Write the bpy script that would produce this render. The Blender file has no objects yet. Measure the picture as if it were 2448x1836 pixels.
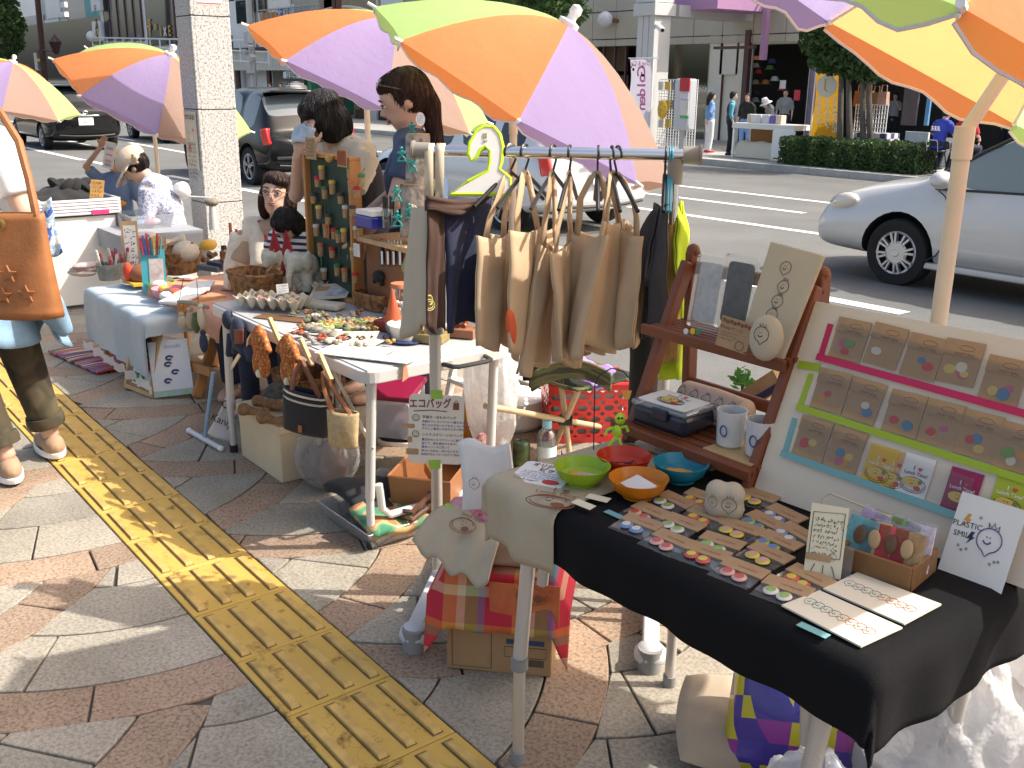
import bpy,bmesh,math,random
from mathutils import Vector as V,Matrix as MX,noise as NZ,kdtree
random.seed(7)
S=bpy.context.scene;COL=S.collection
CF,CPI,CRO,CH,CPS=2395.,.2956,.0103,1.5079,-.9031
def _cam():
 fw=V((0,math.cos(CPI),-math.sin(CPI)));r=V((1,0,0));u=r.cross(fw)
 r2=r*math.cos(CRO)+u*math.sin(CRO);u2=-r*math.sin(CRO)+u*math.cos(CRO)
 c,s=math.cos(CPS),math.sin(CPS)
 m=MX(((c,s,0),(-s,c,0),(0,0,1)))
 return m@fw,m@r2,m@u2
FW,RT,UP=_cam();CAM=V((0,0,CH))
cd=bpy.data.cameras.new('camera');co=bpy.data.objects.new('camera',cd);COL.objects.link(co)
cd.sensor_width=36;cd.lens=CF/2448*36;cd.clip_start=.05;cd.clip_end=600
co.matrix_world=MX((RT,UP,-FW)).transposed().to_4x4();co.location=CAM;S.camera=co
SUN_AZ,SUN_EL=math.atan2(.77,.63),math.radians(47)
w=bpy.data.worlds.new('World');S.world=w;w.use_nodes=True
nt=w.node_tree;bg=nt.nodes['Background'];sk=nt.nodes.new('ShaderNodeTexSky');sk.sky_type='NISHITA'
sk.sun_disc=False;sk.sun_elevation=SUN_EL;sk.sun_rotation=math.pi/2-SUN_AZ;sk.air_density=1.0;sk.dust_density=5.0;sk.ozone_density=1
wm=nt.nodes.new('ShaderNodeMix');wm.data_type='RGBA';wm.blend_type='MULTIPLY';wm.inputs[0].default_value=1;wm.inputs[7].default_value=(1.07,1.0,.92,1);nt.links.new(sk.outputs[0],wm.inputs[6]);nt.links.new(wm.outputs[2],bg.inputs[0]);bg.inputs[1].default_value=.15
ld=bpy.data.lights.new('sun','SUN');ld.energy=3.4;ld.angle=math.radians(.53);ld.color=(1,.95,.87)
lo=bpy.data.objects.new('sun',ld);COL.objects.link(lo)
sd=V((math.cos(SUN_AZ)*math.cos(SUN_EL),math.sin(SUN_AZ)*math.cos(SUN_EL),math.sin(SUN_EL)))
lo.rotation_euler=sd.to_track_quat('Z','Y').to_euler();lo.location=sd*30
vs=S.view_settings;vs.view_transform='Standard';vs.look='None';vs.gamma=1;vs.exposure=.92;vs.use_curve_mapping=False
def ray(x,y):return FW+RT*((x-1224)/CF)-UP*((y-918)/CF)
def W(x,y,z=0.):
 d=ray(x,y);return CAM+d*((z-CH)/d.z)
def WY(x,y,Y):
 d=ray(x,y);return d*(Y/d.y)+CAM
def WX(x,y,X):
 d=ray(x,y);return d*(X/d.x)+CAM
def WD(x,y,dep):return CAM+ray(x,y)*dep
RZ0,RSL,RY0=-.12,-.02,3.4
def rz(Y):return RZ0+RSL*(Y-RY0)
def WR(x,y,dz=0.):
 d=ray(x,y);t=(rz(0)+dz-CH)/(d.z-RSL*d.y);return CAM+d*t
def ZA(P,py):
 k=(918-py)/CF;return CH-(P[0]*(UP.x-k*FW.x)+P[1]*(UP.y-k*FW.y))/(UP.z-k*FW.z)
def PR(p):
 d=V(p)-CAM;z=d.dot(FW);return(1224+CF*d.dot(RT)/z,918-CF*d.dot(UP)/z,z)
def WN(x,y,P,N):
 d=ray(x,y);N=V(N);return CAM+d*((V(P)-CAM).dot(N)/d.dot(N))
MATS={}
def _n(nt,t,**k):
 n=nt.nodes.new(t)
 for a,b in k.items():setattr(n,a,b)
 return n
def M(name,col=(.5,.5,.5),rough=.6,metal=0.,var=0.,vs=8.,bump=0.,bs=60.,spec=.5,coat=0.,world=False,col2=None,alpha=1.,sheen=0.,dist=.002):
 if name in MATS:return MATS[name]
 m=bpy.data.materials.new(name);m.use_nodes=True;nt=m.node_tree;b=nt.nodes['Principled BSDF'];MATS[name]=m
 b.inputs['Base Color'].default_value=(*col,1);b.inputs['Roughness'].default_value=rough;b.inputs['Metallic'].default_value=metal
 b.inputs['Specular IOR Level'].default_value=spec;b.inputs['Coat Weight'].default_value=coat;b.inputs['Coat Roughness'].default_value=.05
 if sheen:b.inputs['Sheen Weight'].default_value=sheen
 if alpha<1:b.inputs['Alpha'].default_value=alpha
 if var or bump or col2:
  src=_n(nt,'ShaderNodeNewGeometry').outputs['Position']if world else _n(nt,'ShaderNodeTexCoord').outputs['Object']
  if var or col2:
   n=_n(nt,'ShaderNodeTexNoise');n.inputs['Scale'].default_value=vs;n.inputs['Detail'].default_value=5;n.inputs['Roughness'].default_value=.6
   nt.links.new(src,n.inputs['Vector'])
   r=_n(nt,'ShaderNodeValToRGB');r.color_ramp.elements[0].position=.3;r.color_ramp.elements[1].position=.7
   c2=col2 or tuple(min(1,c*(1+var))for c in col);c1=col if col2 else tuple(c*(1-var)for c in col)
   r.color_ramp.elements[0].color=(*c1,1);r.color_ramp.elements[1].color=(*c2,1)
   nt.links.new(n.outputs[0],r.inputs[0]);nt.links.new(r.outputs[0],b.inputs['Base Color'])
  if bump:
   n2=_n(nt,'ShaderNodeTexNoise');n2.inputs['Scale'].default_value=bs;n2.inputs['Detail'].default_value=3
   bp=_n(nt,'ShaderNodeBump');bp.inputs['Strength'].default_value=bump;bp.inputs['Distance'].default_value=dist
   nt.links.new(src,n2.inputs['Vector']);nt.links.new(n2.outputs[0],bp.inputs['Height']);nt.links.new(bp.outputs[0],b.inputs['Normal'])
 return m
def MT(name,col,trans=.4,rough=.8,alpha=1.,tcol=None,gloss=0.,wr=0.,ws=9.,weave=0.):
 if name in MATS:return MATS[name]
 m=bpy.data.materials.new(name);m.use_nodes=True;nt=m.node_tree;MATS[name]=m
 out=nt.nodes['Material Output'];b=nt.nodes['Principled BSDF'];b.inputs['Base Color'].default_value=(*col,1);b.inputs['Roughness'].default_value=rough
 t=_n(nt,'ShaderNodeBsdfTranslucent');t.inputs[0].default_value=(*(tcol or col),1);mx=_n(nt,'ShaderNodeMixShader');mx.inputs[0].default_value=trans
 nt.links.new(b.outputs[0],mx.inputs[1]);nt.links.new(t.outputs[0],mx.inputs[2]);last=mx
 if wr or weave:
  co=_n(nt,'ShaderNodeTexCoord').outputs['Object'];bp=_n(nt,'ShaderNodeBump');bp.inputs['Strength'].default_value=wr or .3;bp.inputs['Distance'].default_value=.03 if wr else .002
  nt.links.new(noise_tex(nt,co,ws if wr else 260,3),bp.inputs['Height'])
  for s in(b,t):nt.links.new(bp.outputs[0],s.inputs['Normal'])
 if alpha<1:
  tr=_n(nt,'ShaderNodeBsdfTransparent');m2=_n(nt,'ShaderNodeMixShader');m2.inputs[0].default_value=alpha
  nt.links.new(tr.outputs[0],m2.inputs[1]);nt.links.new(mx.outputs[0],m2.inputs[2]);last=m2
 nt.links.new(last.outputs[0],out.inputs[0]);return m
def MG(name,col=(.9,.95,.95),refl=.12,rough=.03,base=None,bmix=0.):
 if name in MATS:return MATS[name]
 m=bpy.data.materials.new(name);m.use_nodes=True;nt=m.node_tree;MATS[name]=m;nt.nodes.remove(nt.nodes['Principled BSDF'])
 out=nt.nodes['Material Output'];tr=_n(nt,'ShaderNodeBsdfTransparent');tr.inputs[0].default_value=(*col,1)
 g=_n(nt,'ShaderNodeBsdfGlossy');g.inputs['Roughness'].default_value=rough;lw=_n(nt,'ShaderNodeLayerWeight');lw.inputs[0].default_value=.35
 ad=_n(nt,'ShaderNodeMath',operation='MULTIPLY_ADD');ad.inputs[1].default_value=.6;ad.inputs[2].default_value=refl;ad.use_clamp=True
 nt.links.new(lw.outputs['Fresnel'],ad.inputs[0]);mx=_n(nt,'ShaderNodeMixShader');nt.links.new(ad.outputs[0],mx.inputs[0])
 first=tr
 if base:
  d=_n(nt,'ShaderNodeBsdfDiffuse');d.inputs[0].default_value=(*base,1);m0=_n(nt,'ShaderNodeMixShader');m0.inputs[0].default_value=bmix
  nt.links.new(tr.outputs[0],m0.inputs[1]);nt.links.new(d.outputs[0],m0.inputs[2]);first=m0
 nt.links.new(first.outputs[0],mx.inputs[1]);nt.links.new(g.outputs[0],mx.inputs[2]);nt.links.new(mx.outputs[0],out.inputs[0]);return m
def ramp_mat(name,build,rough=.7):
 if name in MATS:return MATS[name]
 m=bpy.data.materials.new(name);m.use_nodes=True;nt=m.node_tree;b=nt.nodes['Principled BSDF'];MATS[name]=m
 b.inputs['Roughness'].default_value=rough
 c=build(nt,_n(nt,'ShaderNodeTexCoord').outputs['Object'],b);
 if c:nt.links.new(c,b.inputs['Base Color'])
 return m
def ramp(nt,fac,stops,const=False):
 r=_n(nt,'ShaderNodeValToRGB');e=r.color_ramp.elements
 if const:r.color_ramp.interpolation='CONSTANT'
 while len(e)<len(stops):e.new(.5)
 for i,(p,c)in enumerate(stops):e[i].position=p;e[i].color=(*c,1)
 nt.links.new(fac,r.inputs[0]);return r.outputs[0]
def noise_tex(nt,co,sc,det=4,ro=.6):
 n=_n(nt,'ShaderNodeTexNoise');n.inputs['Scale'].default_value=sc;n.inputs['Detail'].default_value=det;n.inputs['Roughness'].default_value=ro
 nt.links.new(co,n.inputs['Vector']);return n.outputs[0]
def bump_to(nt,b,h,st=.4,di=.003):
 bp=_n(nt,'ShaderNodeBump');bp.inputs['Strength'].default_value=st;bp.inputs['Distance'].default_value=di
 nt.links.new(h,bp.inputs['Height']);nt.links.new(bp.outputs[0],b.inputs['Normal'])
def mixc(nt,f,a,c,mode='MIX'):
 m=_n(nt,'ShaderNodeMix',data_type='RGBA',blend_type=mode)
 for s,k in((f,0),(a,6),(c,7)):
  if isinstance(s,(int,float)):m.inputs[k].default_value=s
  elif isinstance(s,tuple):m.inputs[k].default_value=(*s,1)
  else:nt.links.new(s,m.inputs[k])
 return m.outputs[2]
def frame(o,x,y):
 x=V(x).normalized();z=x.cross(V(y)).normalized();y=z.cross(x)
 m=MX((x,y,z)).transposed().to_4x4();m.translation=V(o);return m
def rot(ax,deg):return MX.Rotation(math.radians(deg),4,ax)
def tr(*p):return MX.Translation(V(p)if len(p)==3 else V(p[0]))
class MB:
 def __init__(s):s.v=[];s.f=[];s.m=[];s.T=None;s.mi=0
 def add(s,vs,fs,mi=None):
  o=len(s.v);T=s.T
  for p in vs:
   p=V(p);s.v.append(T@p if T else p)
  for f in fs:s.f.append(tuple(i+o for i in f));s.m.append(s.mi if mi is None else mi)
  return s
 def box(s,c,d,R=None,taper=1.):
  x,y,z=d[0]/2,d[1]/2,d[2]/2;c=V(c)
  ps=[V((sx*x*(taper if sz>0 else 1),sy*y*(taper if sz>0 else 1),sz*z))for sz in(-1,1)for sx,sy in((-1,-1),(1,-1),(1,1),(-1,1))]
  if R:ps=[R@p for p in ps]
  return s.add([p+c for p in ps],[(3,2,1,0),(4,5,6,7),(0,1,5,4),(1,2,6,5),(2,3,7,6),(3,0,4,7)])
 def bar(s,a,b,wx,wy,up=(0,0,1)):
  a,b=V(a),V(b);z=(b-a).normalized();x=V(up).cross(z)
  if x.length<1e-4:x=V((1,0,0))
  x.normalize();y=z.cross(x);vs=[]
  for p in(a,b):
   for sx,sy in((-1,-1),(1,-1),(1,1),(-1,1)):vs.append(p+x*(sx*wx/2)+y*(sy*wy/2))
  return s.add(vs,[(3,2,1,0),(4,5,6,7),(0,1,5,4),(1,2,6,5),(2,3,7,6),(3,0,4,7)])
 def tube(s,pts,r,n=8,cap=True,closed=False):
  pts=[V(p)for p in pts];k=len(pts);rs=r if isinstance(r,(list,tuple))else[r]*k;vs=[];up=None
  for i,p in enumerate(pts):
   t=(pts[(i+1)%k]-pts[i-1])if closed else(pts[min(i+1,k-1)]-pts[max(i-1,0)])
   if t.length<1e-9:t=V((0,0,1))
   t.normalize()
   if up is None:
    up=V((0,0,1))if abs(t.z)<.9 else V((1,0,0))
   x=up-t*up.dot(t)
   if x.length<1e-5:x=t.orthogonal()
   x.normalize();y=t.cross(x);up=x
   for j in range(n):
    a=2*math.pi*j/n;vs.append(p+(x*math.cos(a)+y*math.sin(a))*rs[i])
  fs=[]
  for i in range(k if closed else k-1):
   for j in range(n):
    i2=(i+1)%k;fs.append((i*n+j,i*n+(j+1)%n,i2*n+(j+1)%n,i2*n+j))
  if cap and not closed:fs+=[tuple(range(n-1,-1,-1)),tuple((k-1)*n+j for j in range(n))]
  return s.add(vs,fs)
 def cyl(s,a,b,r0,r1=None,n=12):return s.tube([a,b],[r0,r0 if r1 is None else r1],n)
 def lathe(s,prof,n=20,T=None,cap=False):
  k=len(prof);vs=[];fs=[]
  for r,z in prof:
   for j in range(n):
    a=2*math.pi*j/n;p=V((r*math.cos(a),r*math.sin(a),z));vs.append(T@p if T else p)
  for i in range(k-1):
   for j in range(n):fs.append((i*n+j,i*n+(j+1)%n,(i+1)*n+(j+1)%n,(i+1)*n+j))
  if cap:fs+=[tuple(range(n-1,-1,-1)),tuple((k-1)*n+j for j in range(n))]
  return s.add(vs,fs)
 def ell(s,c,r,n=12,m=7,R=None):
  r=(r,r,r)if isinstance(r,(int,float))else r;c=V(c);vs=[]
  def q(p):return c+(R@p if R else p)
  vs.append(q(V((0,0,-r[2]))))
  for i in range(1,m):
   a=-math.pi/2+math.pi*i/m
   for j in range(n):
    b=2*math.pi*j/n;vs.append(q(V((r[0]*math.cos(a)*math.cos(b),r[1]*math.cos(a)*math.sin(b),r[2]*math.sin(a)))))
  vs.append(q(V((0,0,r[2]))));fs=[(0,1+(j+1)%n,1+j)for j in range(n)]
  for i in range(m-2):
   for j in range(n):fs.append((1+i*n+j,1+i*n+(j+1)%n,1+(i+1)*n+(j+1)%n,1+(i+1)*n+j))
  L=len(vs)-1;fs+=[(L,L-n+j,L-n+(j+1)%n)for j in range(n)]
  return s.add(vs,fs)
 def prism(s,poly,z0,z1,T=None):
  k=len(poly);vs=[V((p[0],p[1],z))for z in(z0,z1)for p in poly]
  if T:vs=[T@p for p in vs]
  return s.add(vs,[tuple(range(k-1,-1,-1)),tuple(range(k,2*k))]+[(i,(i+1)%k,k+(i+1)%k,k+i)for i in range(k)])
 def quad(s,a,b,c,d):return s.add([a,b,c,d],[(0,1,2,3)])
 def grid(s,fn,nu,nv,cu=False,cv=False):
  vs=[fn(i/(nu if cu else nu-1),j/(nv if cv else nv-1))for i in range(nu)for j in range(nv)];fs=[]
  for i in range(nu if cu else nu-1):
   for j in range(nv if cv else nv-1):
    i2,j2=(i+1)%nu,(j+1)%nv;fs.append((i*nv+j,i2*nv+j,i2*nv+j2,i*nv+j2))
  return s.add(vs,fs)
 def build(s,name,mat,parent=None,smooth=True,world=False,bevel=0,sub=0,solid=0,ang=35,seg=2):
  me=bpy.data.meshes.new(name);vs=s.v
  if world and parent is not None:
   inv=WM(parent).inverted();vs=[inv@p for p in vs]
  me.from_pydata([tuple(p)for p in vs],[],s.f)
  ml=mat if isinstance(mat,(list,tuple))else[mat]
  for m in ml:me.materials.append(m)
  if len(ml)>1:me.polygons.foreach_set('material_index',s.m)
  if smooth:
   me.polygons.foreach_set('use_smooth',[True]*len(me.polygons))
   if ang<180:me.set_sharp_from_angle(angle=math.radians(ang))
  o=bpy.data.objects.new(name,me);COL.objects.link(o)
  if parent is not None:o.parent=parent
  if solid:md=o.modifiers.new('solid','SOLIDIFY');md.thickness=solid;md.offset=0
  if bevel:md=o.modifiers.new('bevel','BEVEL');md.width=bevel;md.segments=seg;md.limit_method='ANGLE'
  if sub:md=o.modifiers.new('sub','SUBSURF');md.levels=sub;md.render_levels=sub
  return o
def WM(o):
 m=o.matrix_basis.copy();p=o.parent
 while p is not None:m=p.matrix_basis@m;p=p.parent
 return m
def tag(o,label=None,cat=None,group=None,kind=None):
 if label:o['label']=label
 if cat:o['category']=cat
 if group:o['group']=group
 if kind:o['kind']=kind
 return o
def thing(name,label,cat,loc=(0,0,0),rz=0.,group=None,mat=None):
 o=bpy.data.objects.new(name,None);COL.objects.link(o);o.empty_display_size=.05
 if mat is not None:o.matrix_basis=mat
 else:o.location=loc;o.rotation_euler=(0,0,rz)
 return tag(o,label,cat,group)
def put(o,loc=None,rz=None):
 if loc is not None:o.location=loc
 if rz is not None:o.rotation_euler=(0,0,rz)
 return o
def copy_tree(o,parent=None):
 c=o.copy();COL.objects.link(c);c.parent=parent
 for ch in list(o.children):
  if ch.name in COL.objects:copy_tree(ch,c)
 return c
_tx={}
def text(s,size,mat,parent,T,name='lettering',align='CENTER',bold=0.,world=True,sx=1.):
 k=(s,align,bold)
 if k not in _tx:
  cu=bpy.data.curves.new('t','FONT');cu.body=s;cu.size=1;cu.align_x=align;cu.align_y='CENTER';cu.resolution_u=2;cu.offset=bold
  ob=bpy.data.objects.new('t',cu);COL.objects.link(ob);dg=bpy.context.evaluated_depsgraph_get()
  _tx[k]=bpy.data.meshes.new_from_object(ob.evaluated_get(dg));bpy.data.objects.remove(ob)
 me=_tx[k].copy();me.name=name;me.materials.clear();me.materials.append(mat)
 T2=T@MX.Diagonal((size*sx,size,size,1))
 if world and parent is not None:T2=WM(parent).inverted()@T2
 me.transform(T2);o=bpy.data.objects.new(name,me);COL.objects.link(o);o.parent=parent;return o
def remesh(mb,name,mat,parent,vox=.012,sm=4,world=False,fac=.5):
 o=mb.build(name,mat,parent,world=world,ang=180)
 md=o.modifiers.new('r','REMESH');md.mode='VOXEL';md.voxel_size=vox;md.use_smooth_shade=True
 if sm:md=o.modifiers.new('s','SMOOTH');md.iterations=sm;md.factor=fac
 dg=bpy.context.evaluated_depsgraph_get();me=bpy.data.meshes.new_from_object(o.evaluated_get(dg));me.name=name
 old=o.data;o.modifiers.clear();o.data=me;bpy.data.meshes.remove(old)
 return o
def nz(p,s=1.,seed=0.):return NZ.noise(V((p[0]*s+seed,p[1]*s+seed*1.7,p[2]*s)))
def granite(name,a,b,c):
 def f(nt,co,bs):
  co=_n(nt,'ShaderNodeNewGeometry').outputs['Position']
  sp=noise_tex(nt,co,95,2,.7);big=noise_tex(nt,co,2.2,4);oi=_n(nt,'ShaderNodeObjectInfo').outputs['Random']
  c1=ramp(nt,sp,[(.3,c),(.46,a),(.6,b)]);c2=ramp(nt,big,[(.3,(.7,.69,.66)),(.72,(1.1,1.1,1.1))])
  c3=mixc(nt,1.,c1,c2,'MULTIPLY');c4=ramp(nt,oi,[(0,(.84,.84,.84)),(1,(1.08,1.06,1.04))])
  st=noise_tex(nt,co,7,6,.75);c5=ramp(nt,st,[(.26,(.72,.69,.64)),(.40,(1,1,1))])
  bump_to(nt,bs,sp,.25,.002);bs.inputs['Specular IOR Level'].default_value=.3
  return mixc(nt,1.,mixc(nt,1.,c3,c4,'MULTIPLY'),c5,'MULTIPLY')
 return ramp_mat(name,f,.72)
GREY=granite('grey_granite',(.32,.295,.245),(.40,.37,.31),(.225,.205,.17));PINK=granite('pink_granite',(.335,.238,.165),(.405,.308,.232),(.16,.118,.09))
ASPH=ramp_mat('asphalt',lambda nt,co,b:(bump_to(nt,b,noise_tex(nt,co,160,2),.5,.004),mixc(nt,1.,ramp(nt,noise_tex(nt,co,120,2),[(.3,(.095,.097,.094)),(.7,(.17,.173,.165))]),ramp(nt,noise_tex(nt,co,.7,5),[(.3,(.8,.8,.8)),(.7,(1.15,1.15,1.15))]),'MULTIPLY'))[1],.85)
PAINT=M('road_paint',(.78,.78,.75),.6,var=.08,vs=14,bump=.2,bs=90)
KERB=M('kerb_concrete',(.42,.41,.38),.8,var=.18,vs=5,bump=.25,bs=70)
JOINT=M('joint_mortar',(.10,.085,.075),.9,var=.3,vs=9)
pav=MB();pav.add([(-60,-6,-.012),(8,-6,-.012),(8,3.12,-.012),(-60,3.12,-.012)],[(0,1,2,3)])
pavement=tag(pav.build('pavement',JOINT,smooth=False),kind='structure')
road=MB();road.grid(lambda u,v:V((-160+200*u,3.28+16*v,rz(3.28+16*v))),3,2);road=tag(road.build('road',ASPH,smooth=False),kind='structure')
FK,FP=18.9,rz(18.9)+.14
g=MB();g.add([(-160,-400,-1.2),(40,-400,-1.2),(40,400,-1.2),(-160,400,-1.2),(-500,-400,-1.2),(-500,400,-1.2),(400,-400,-1.2),(400,400,-1.2)],[(0,1,2,3),(4,0,3,5),(1,6,7,2)])
tag(g.build('ground',M('ground_soil',(.2,.19,.17),.9,var=.2,vs=.3),smooth=False),kind='structure')
PX,PYS,RR=.865,.95,(.0,.35,.625,.895,1.065)
def fan_c(i,j):return V((-3.26+.5*PX*((j%2))+PX*i,.88+PYS*j))
def clip(poly,f,proj=None):
 out=[];k=len(poly)
 for i in range(k):
  a,b=poly[i],poly[(i+1)%k];fa,fb=f(a),f(b)
  if fa>=0:out.append(a)
  if(fa>=0)!=(fb>=0):
   lo,hi=a,b
   for _ in range(14):
    m=(lo+hi)/2
    if(f(m)>=0)==(fa>=0):lo=m
    else:hi=m
   out.append((lo+hi)/2)
 return out
def area(p):return .5*sum(p[i].x*p[(i+1)%len(p)].y-p[(i+1)%len(p)].x*p[i].y for i in range(len(p)))
def densify(p,st=.05):
 o=[]
 for i,a in enumerate(p):
  b=p[(i+1)%len(p)];n=max(1,int((b-a).length/st));o+=[a.lerp(b,t/n)for t in range(n)]
 return o
JW=.0035;pavers=[];rp=random.Random(3)
for i in range(-9,6):
 for j in range(-4,4):
  c=fan_c(i,j)
  over=[]
  for di in range(-3,2):
   for dj in(-2,-1,0,1,2):
    q=fan_c(i+di,j+dj)
    if(q-c).length<2.15 and q.x<c.x-.01:over.append(q)
  for k in range(1,5):
   r0,r1=RR[k-1],RR[k];rm=(r0+r1)/2;pink=k==4
   n=max(4,round(2*math.pi*rm/(.40 if pink else .47)));off=rp.random()
   if k==1:n=4
   for t in range(n):
    a0,a1=2*math.pi*(t+off)/n,2*math.pi*(t+1+off)/n;am=(a0+a1)/2
    if math.cos(am)<-.35:continue
    ja=JW/max(rm,.1);na=7
    P=[c+V((math.cos(a0+ja+(a1-a0-2*ja)*s/na),math.sin(a0+ja+(a1-a0-2*ja)*s/na)))*(r1-JW)for s in range(na+1)]
    P+=([c+V((math.cos(a1-ja-(a1-a0-2*ja)*s/na),math.sin(a1-ja-(a1-a0-2*ja)*s/na)))*(r0+JW)for s in range(na+1)]if r0>.01 else[c.copy()])
    for q in over:
     if len(P)<3:break
     P=clip(densify(P),lambda p:(p-q).length-RR[4]-JW)
    if len(P)<3:continue
    for half in(0,1):
     Q=clip(P,(lambda p:.876-p.y)if half==0 else(lambda p:p.y-1.184))
     Q=clip(Q,lambda p:3.1-p.y)if len(Q)>2 else Q
     if len(Q)<3 or area(Q)<.0015:continue
     D=[Q[0]]
     for p in Q[1:]:
      if(p-D[-1]).length>.012:D.append(p)
     if len(D)<3:continue
     E=[]
     for s in range(len(D)):
      a,b,d=D[s-1],D[s],D[(s+1)%len(D)]
      if abs((b-a).cross(d-b))>2e-5*1 or(b-a).length>.2:E.append(b)
     if len(E)<3:continue
     ce=sum(E,V((0,0)))/len(E);pavers.append((ce,E,pink))
def vis(c):
 x,y,z=PR((c.x,c.y,0));return z>.3 and-250<x<2700 and 300<y<2150
pavers=[p for p in pavers if vis(p[0])];pavers.sort(key=lambda p:p[0].length);far_p=MB()
for n,(ce,E,pink)in enumerate(pavers):
 dz=rp.uniform(-.0016,.0012)
 if n<300:
  b=MB();b.prism([(p.x-ce.x,p.y-ce.y)for p in E],-.012,dz);o=b.build('paver',PINK if pink else GREY,pavement,smooth=False,bevel=.0022,seg=1);o.location=(ce.x,ce.y,0)
 else:
  far_p.mi=1 if pink else 0;far_p.prism([(p.x,p.y)for p in E],-.012,dz)
if far_p.v:tag(far_p.build('paver',[GREY,PINK],pavement,smooth=False),kind='stuff')
fp=MB();fp.box((-36,.5,-.004),(48,5.2,.008));tag(fp.build('far_paving',GREY,pavement,smooth=False),kind='stuff')
def yel(nt,co,b):
 co=_n(nt,'ShaderNodeNewGeometry').outputs['Position']
 base=ramp(nt,noise_tex(nt,co,3.5,5),[(.3,(.49,.31,.055)),(.7,(.58,.38,.085))]);d=noise_tex(nt,co,11,6,.72)
 dirt=ramp(nt,d,[(.32,(.30,.25,.17)),(.44,(1,1,1))]);sp=noise_tex(nt,co,26,3,.5)
 w=mixc(nt,1.,base,dirt,'MULTIPLY');chip=ramp(nt,sp,[(.24,(1,1,1)),(.27,(0,0,0))])
 vo=_n(nt,'ShaderNodeTexVoronoi',feature='DISTANCE_TO_EDGE');vo.inputs['Scale'].default_value=5.;nd=noise_tex(nt,co,6,3)
 va=_n(nt,'ShaderNodeVectorMath',operation='ADD');nt.links.new(co,va.inputs[0]);nc=_n(nt,'ShaderNodeTexNoise');nc.inputs['Scale'].default_value=9;nt.links.new(co,nc.inputs['Vector']);nt.links.new(nc.outputs[1],va.inputs[1]);nt.links.new(va.outputs[0],vo.inputs['Vector'])
 cr=ramp(nt,vo.outputs[0],[(.0,(1,1,1)),(.012,(0,0,0))]);msk=ramp(nt,noise_tex(nt,co,2.3,2),[(.52,(0,0,0)),(.6,(1,1,1))]);cm=mixc(nt,1.,cr,msk,'MULTIPLY')
 w2=mixc(nt,chip,w,(.09,.085,.08));bump_to(nt,b,d,.25,.003);return mixc(nt,cm,w2,(.16,.10,.03))
YEL=ramp_mat('tactile_yellow',yel,.62);YBAR=M('tactile_bar_worn',(.50,.33,.095),.65,var=.28,vs=14,world=True,bump=.2,bs=80)
ts=MB();ts.box((-26,1.03,-.008),(52,.30,.004));strip=tag(ts.build('tactile_strip',JOINT,smooth=False),kind='structure')
tm=None
for k in range(-45,15):
 x0=-4.70+.3*k
 if not vis(V((x0+.15,1.03)))and k>0:continue
 if tm is None:
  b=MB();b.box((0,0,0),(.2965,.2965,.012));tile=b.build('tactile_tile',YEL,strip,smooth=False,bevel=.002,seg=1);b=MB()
  for q in range(4):b.box((0,-.1125+.075*q,.0095),(.262,.024,.007),taper=.9)
  for q in range(4):b.mi=1;b.box((0,-.1145+.075*q,.0062),(.268,.032,.0008))  # dark base under each bar: dirt line plus painted-in edge shadow
  bars=b.build('raised_bars',[YBAR,M('bar_grime_shade',(.15,.085,.025),.9,var=.3,vs=30,world=True)],tile,smooth=False);tm=(tile.data,bars.data)
 else:
  tile=bpy.data.objects.new('tactile_tile',tm[0]);COL.objects.link(tile);tile.parent=strip;bv=tile.modifiers.new('bevel','BEVEL');bv.width=.002;bv.segments=1
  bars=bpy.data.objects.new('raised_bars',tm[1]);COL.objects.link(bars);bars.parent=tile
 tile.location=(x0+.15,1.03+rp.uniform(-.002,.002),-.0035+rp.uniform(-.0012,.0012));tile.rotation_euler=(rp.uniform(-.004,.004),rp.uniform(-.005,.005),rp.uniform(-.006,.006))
nk=tag(thing('near_kerb',None,None),kind='structure');ks=None
for k in range(20):
 if ks is None:b=MB();b.box((0,0,-.11),(.992,.17,.24));o=b.build('kerb_stone',KERB,nk,smooth=False,bevel=.012);ks=o.data
 else:
  o=bpy.data.objects.new('kerb_stone',ks);COL.objects.link(o);o.parent=nk;bv=o.modifiers.new('bevel','BEVEL');bv.width=.012;bv.segments=2
 o.location=(-17.5+k,3.21,0)
fk=tag(thing('far_kerb',None,None),kind='structure')
for k in range(60):
 o=bpy.data.objects.new('kerb_stone',ks);COL.objects.link(o);o.parent=fk;o.location=(-52+k,FK,FP)
b=MB();b.box((-60,FK+6.585,FP-.1),(200,13,.2));tag(b.build('far_pavement',M('far_paving_slabs',(.36,.35,.32),.8,var=.14,vs=1.6,bump=.2,bs=40),smooth=False),kind='structure')
lines=tag(thing('road_markings',None,None),kind='structure')
def mark(x0,x1,y0,w=.14,y1=None):
 y1=y0 if y1 is None else y1;b=MB();b.add([(x0,y0-w/2,rz(y0)+.005),(x1,y1-w/2,rz(y1)+.005),(x1,y1+w/2,rz(y1)+.005),(x0,y0+w/2,rz(y0)+.005)],[(0,1,2,3)]);b.build('painted_line',PAINT,lines,smooth=False)
def markpx(a,b,w=.14):a,b=WR(*a),WR(*b);mark(a.x,b.x,a.y,w,b.y)
mark(-60,-21.9,5.5,.15,6.03);mark(-21.6,-18,6.05,.15,6.2);mark(-17.8,-12.2,6.3,.15,6.62);mark(-11.8,-4.06,6.66,.16,7.05)
mark(-60,-27,8.9,.14,7.6);mark(-28,-8.1,8.95,.14,8.5);mark(-30,-5.5,10.2,.14,10.5);mark(-30,-8.79,11.8,.14,12.25);mark(-30,-4.5,13.5,.14,14.0);mark(-60,-29,9.4,.12)
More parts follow.
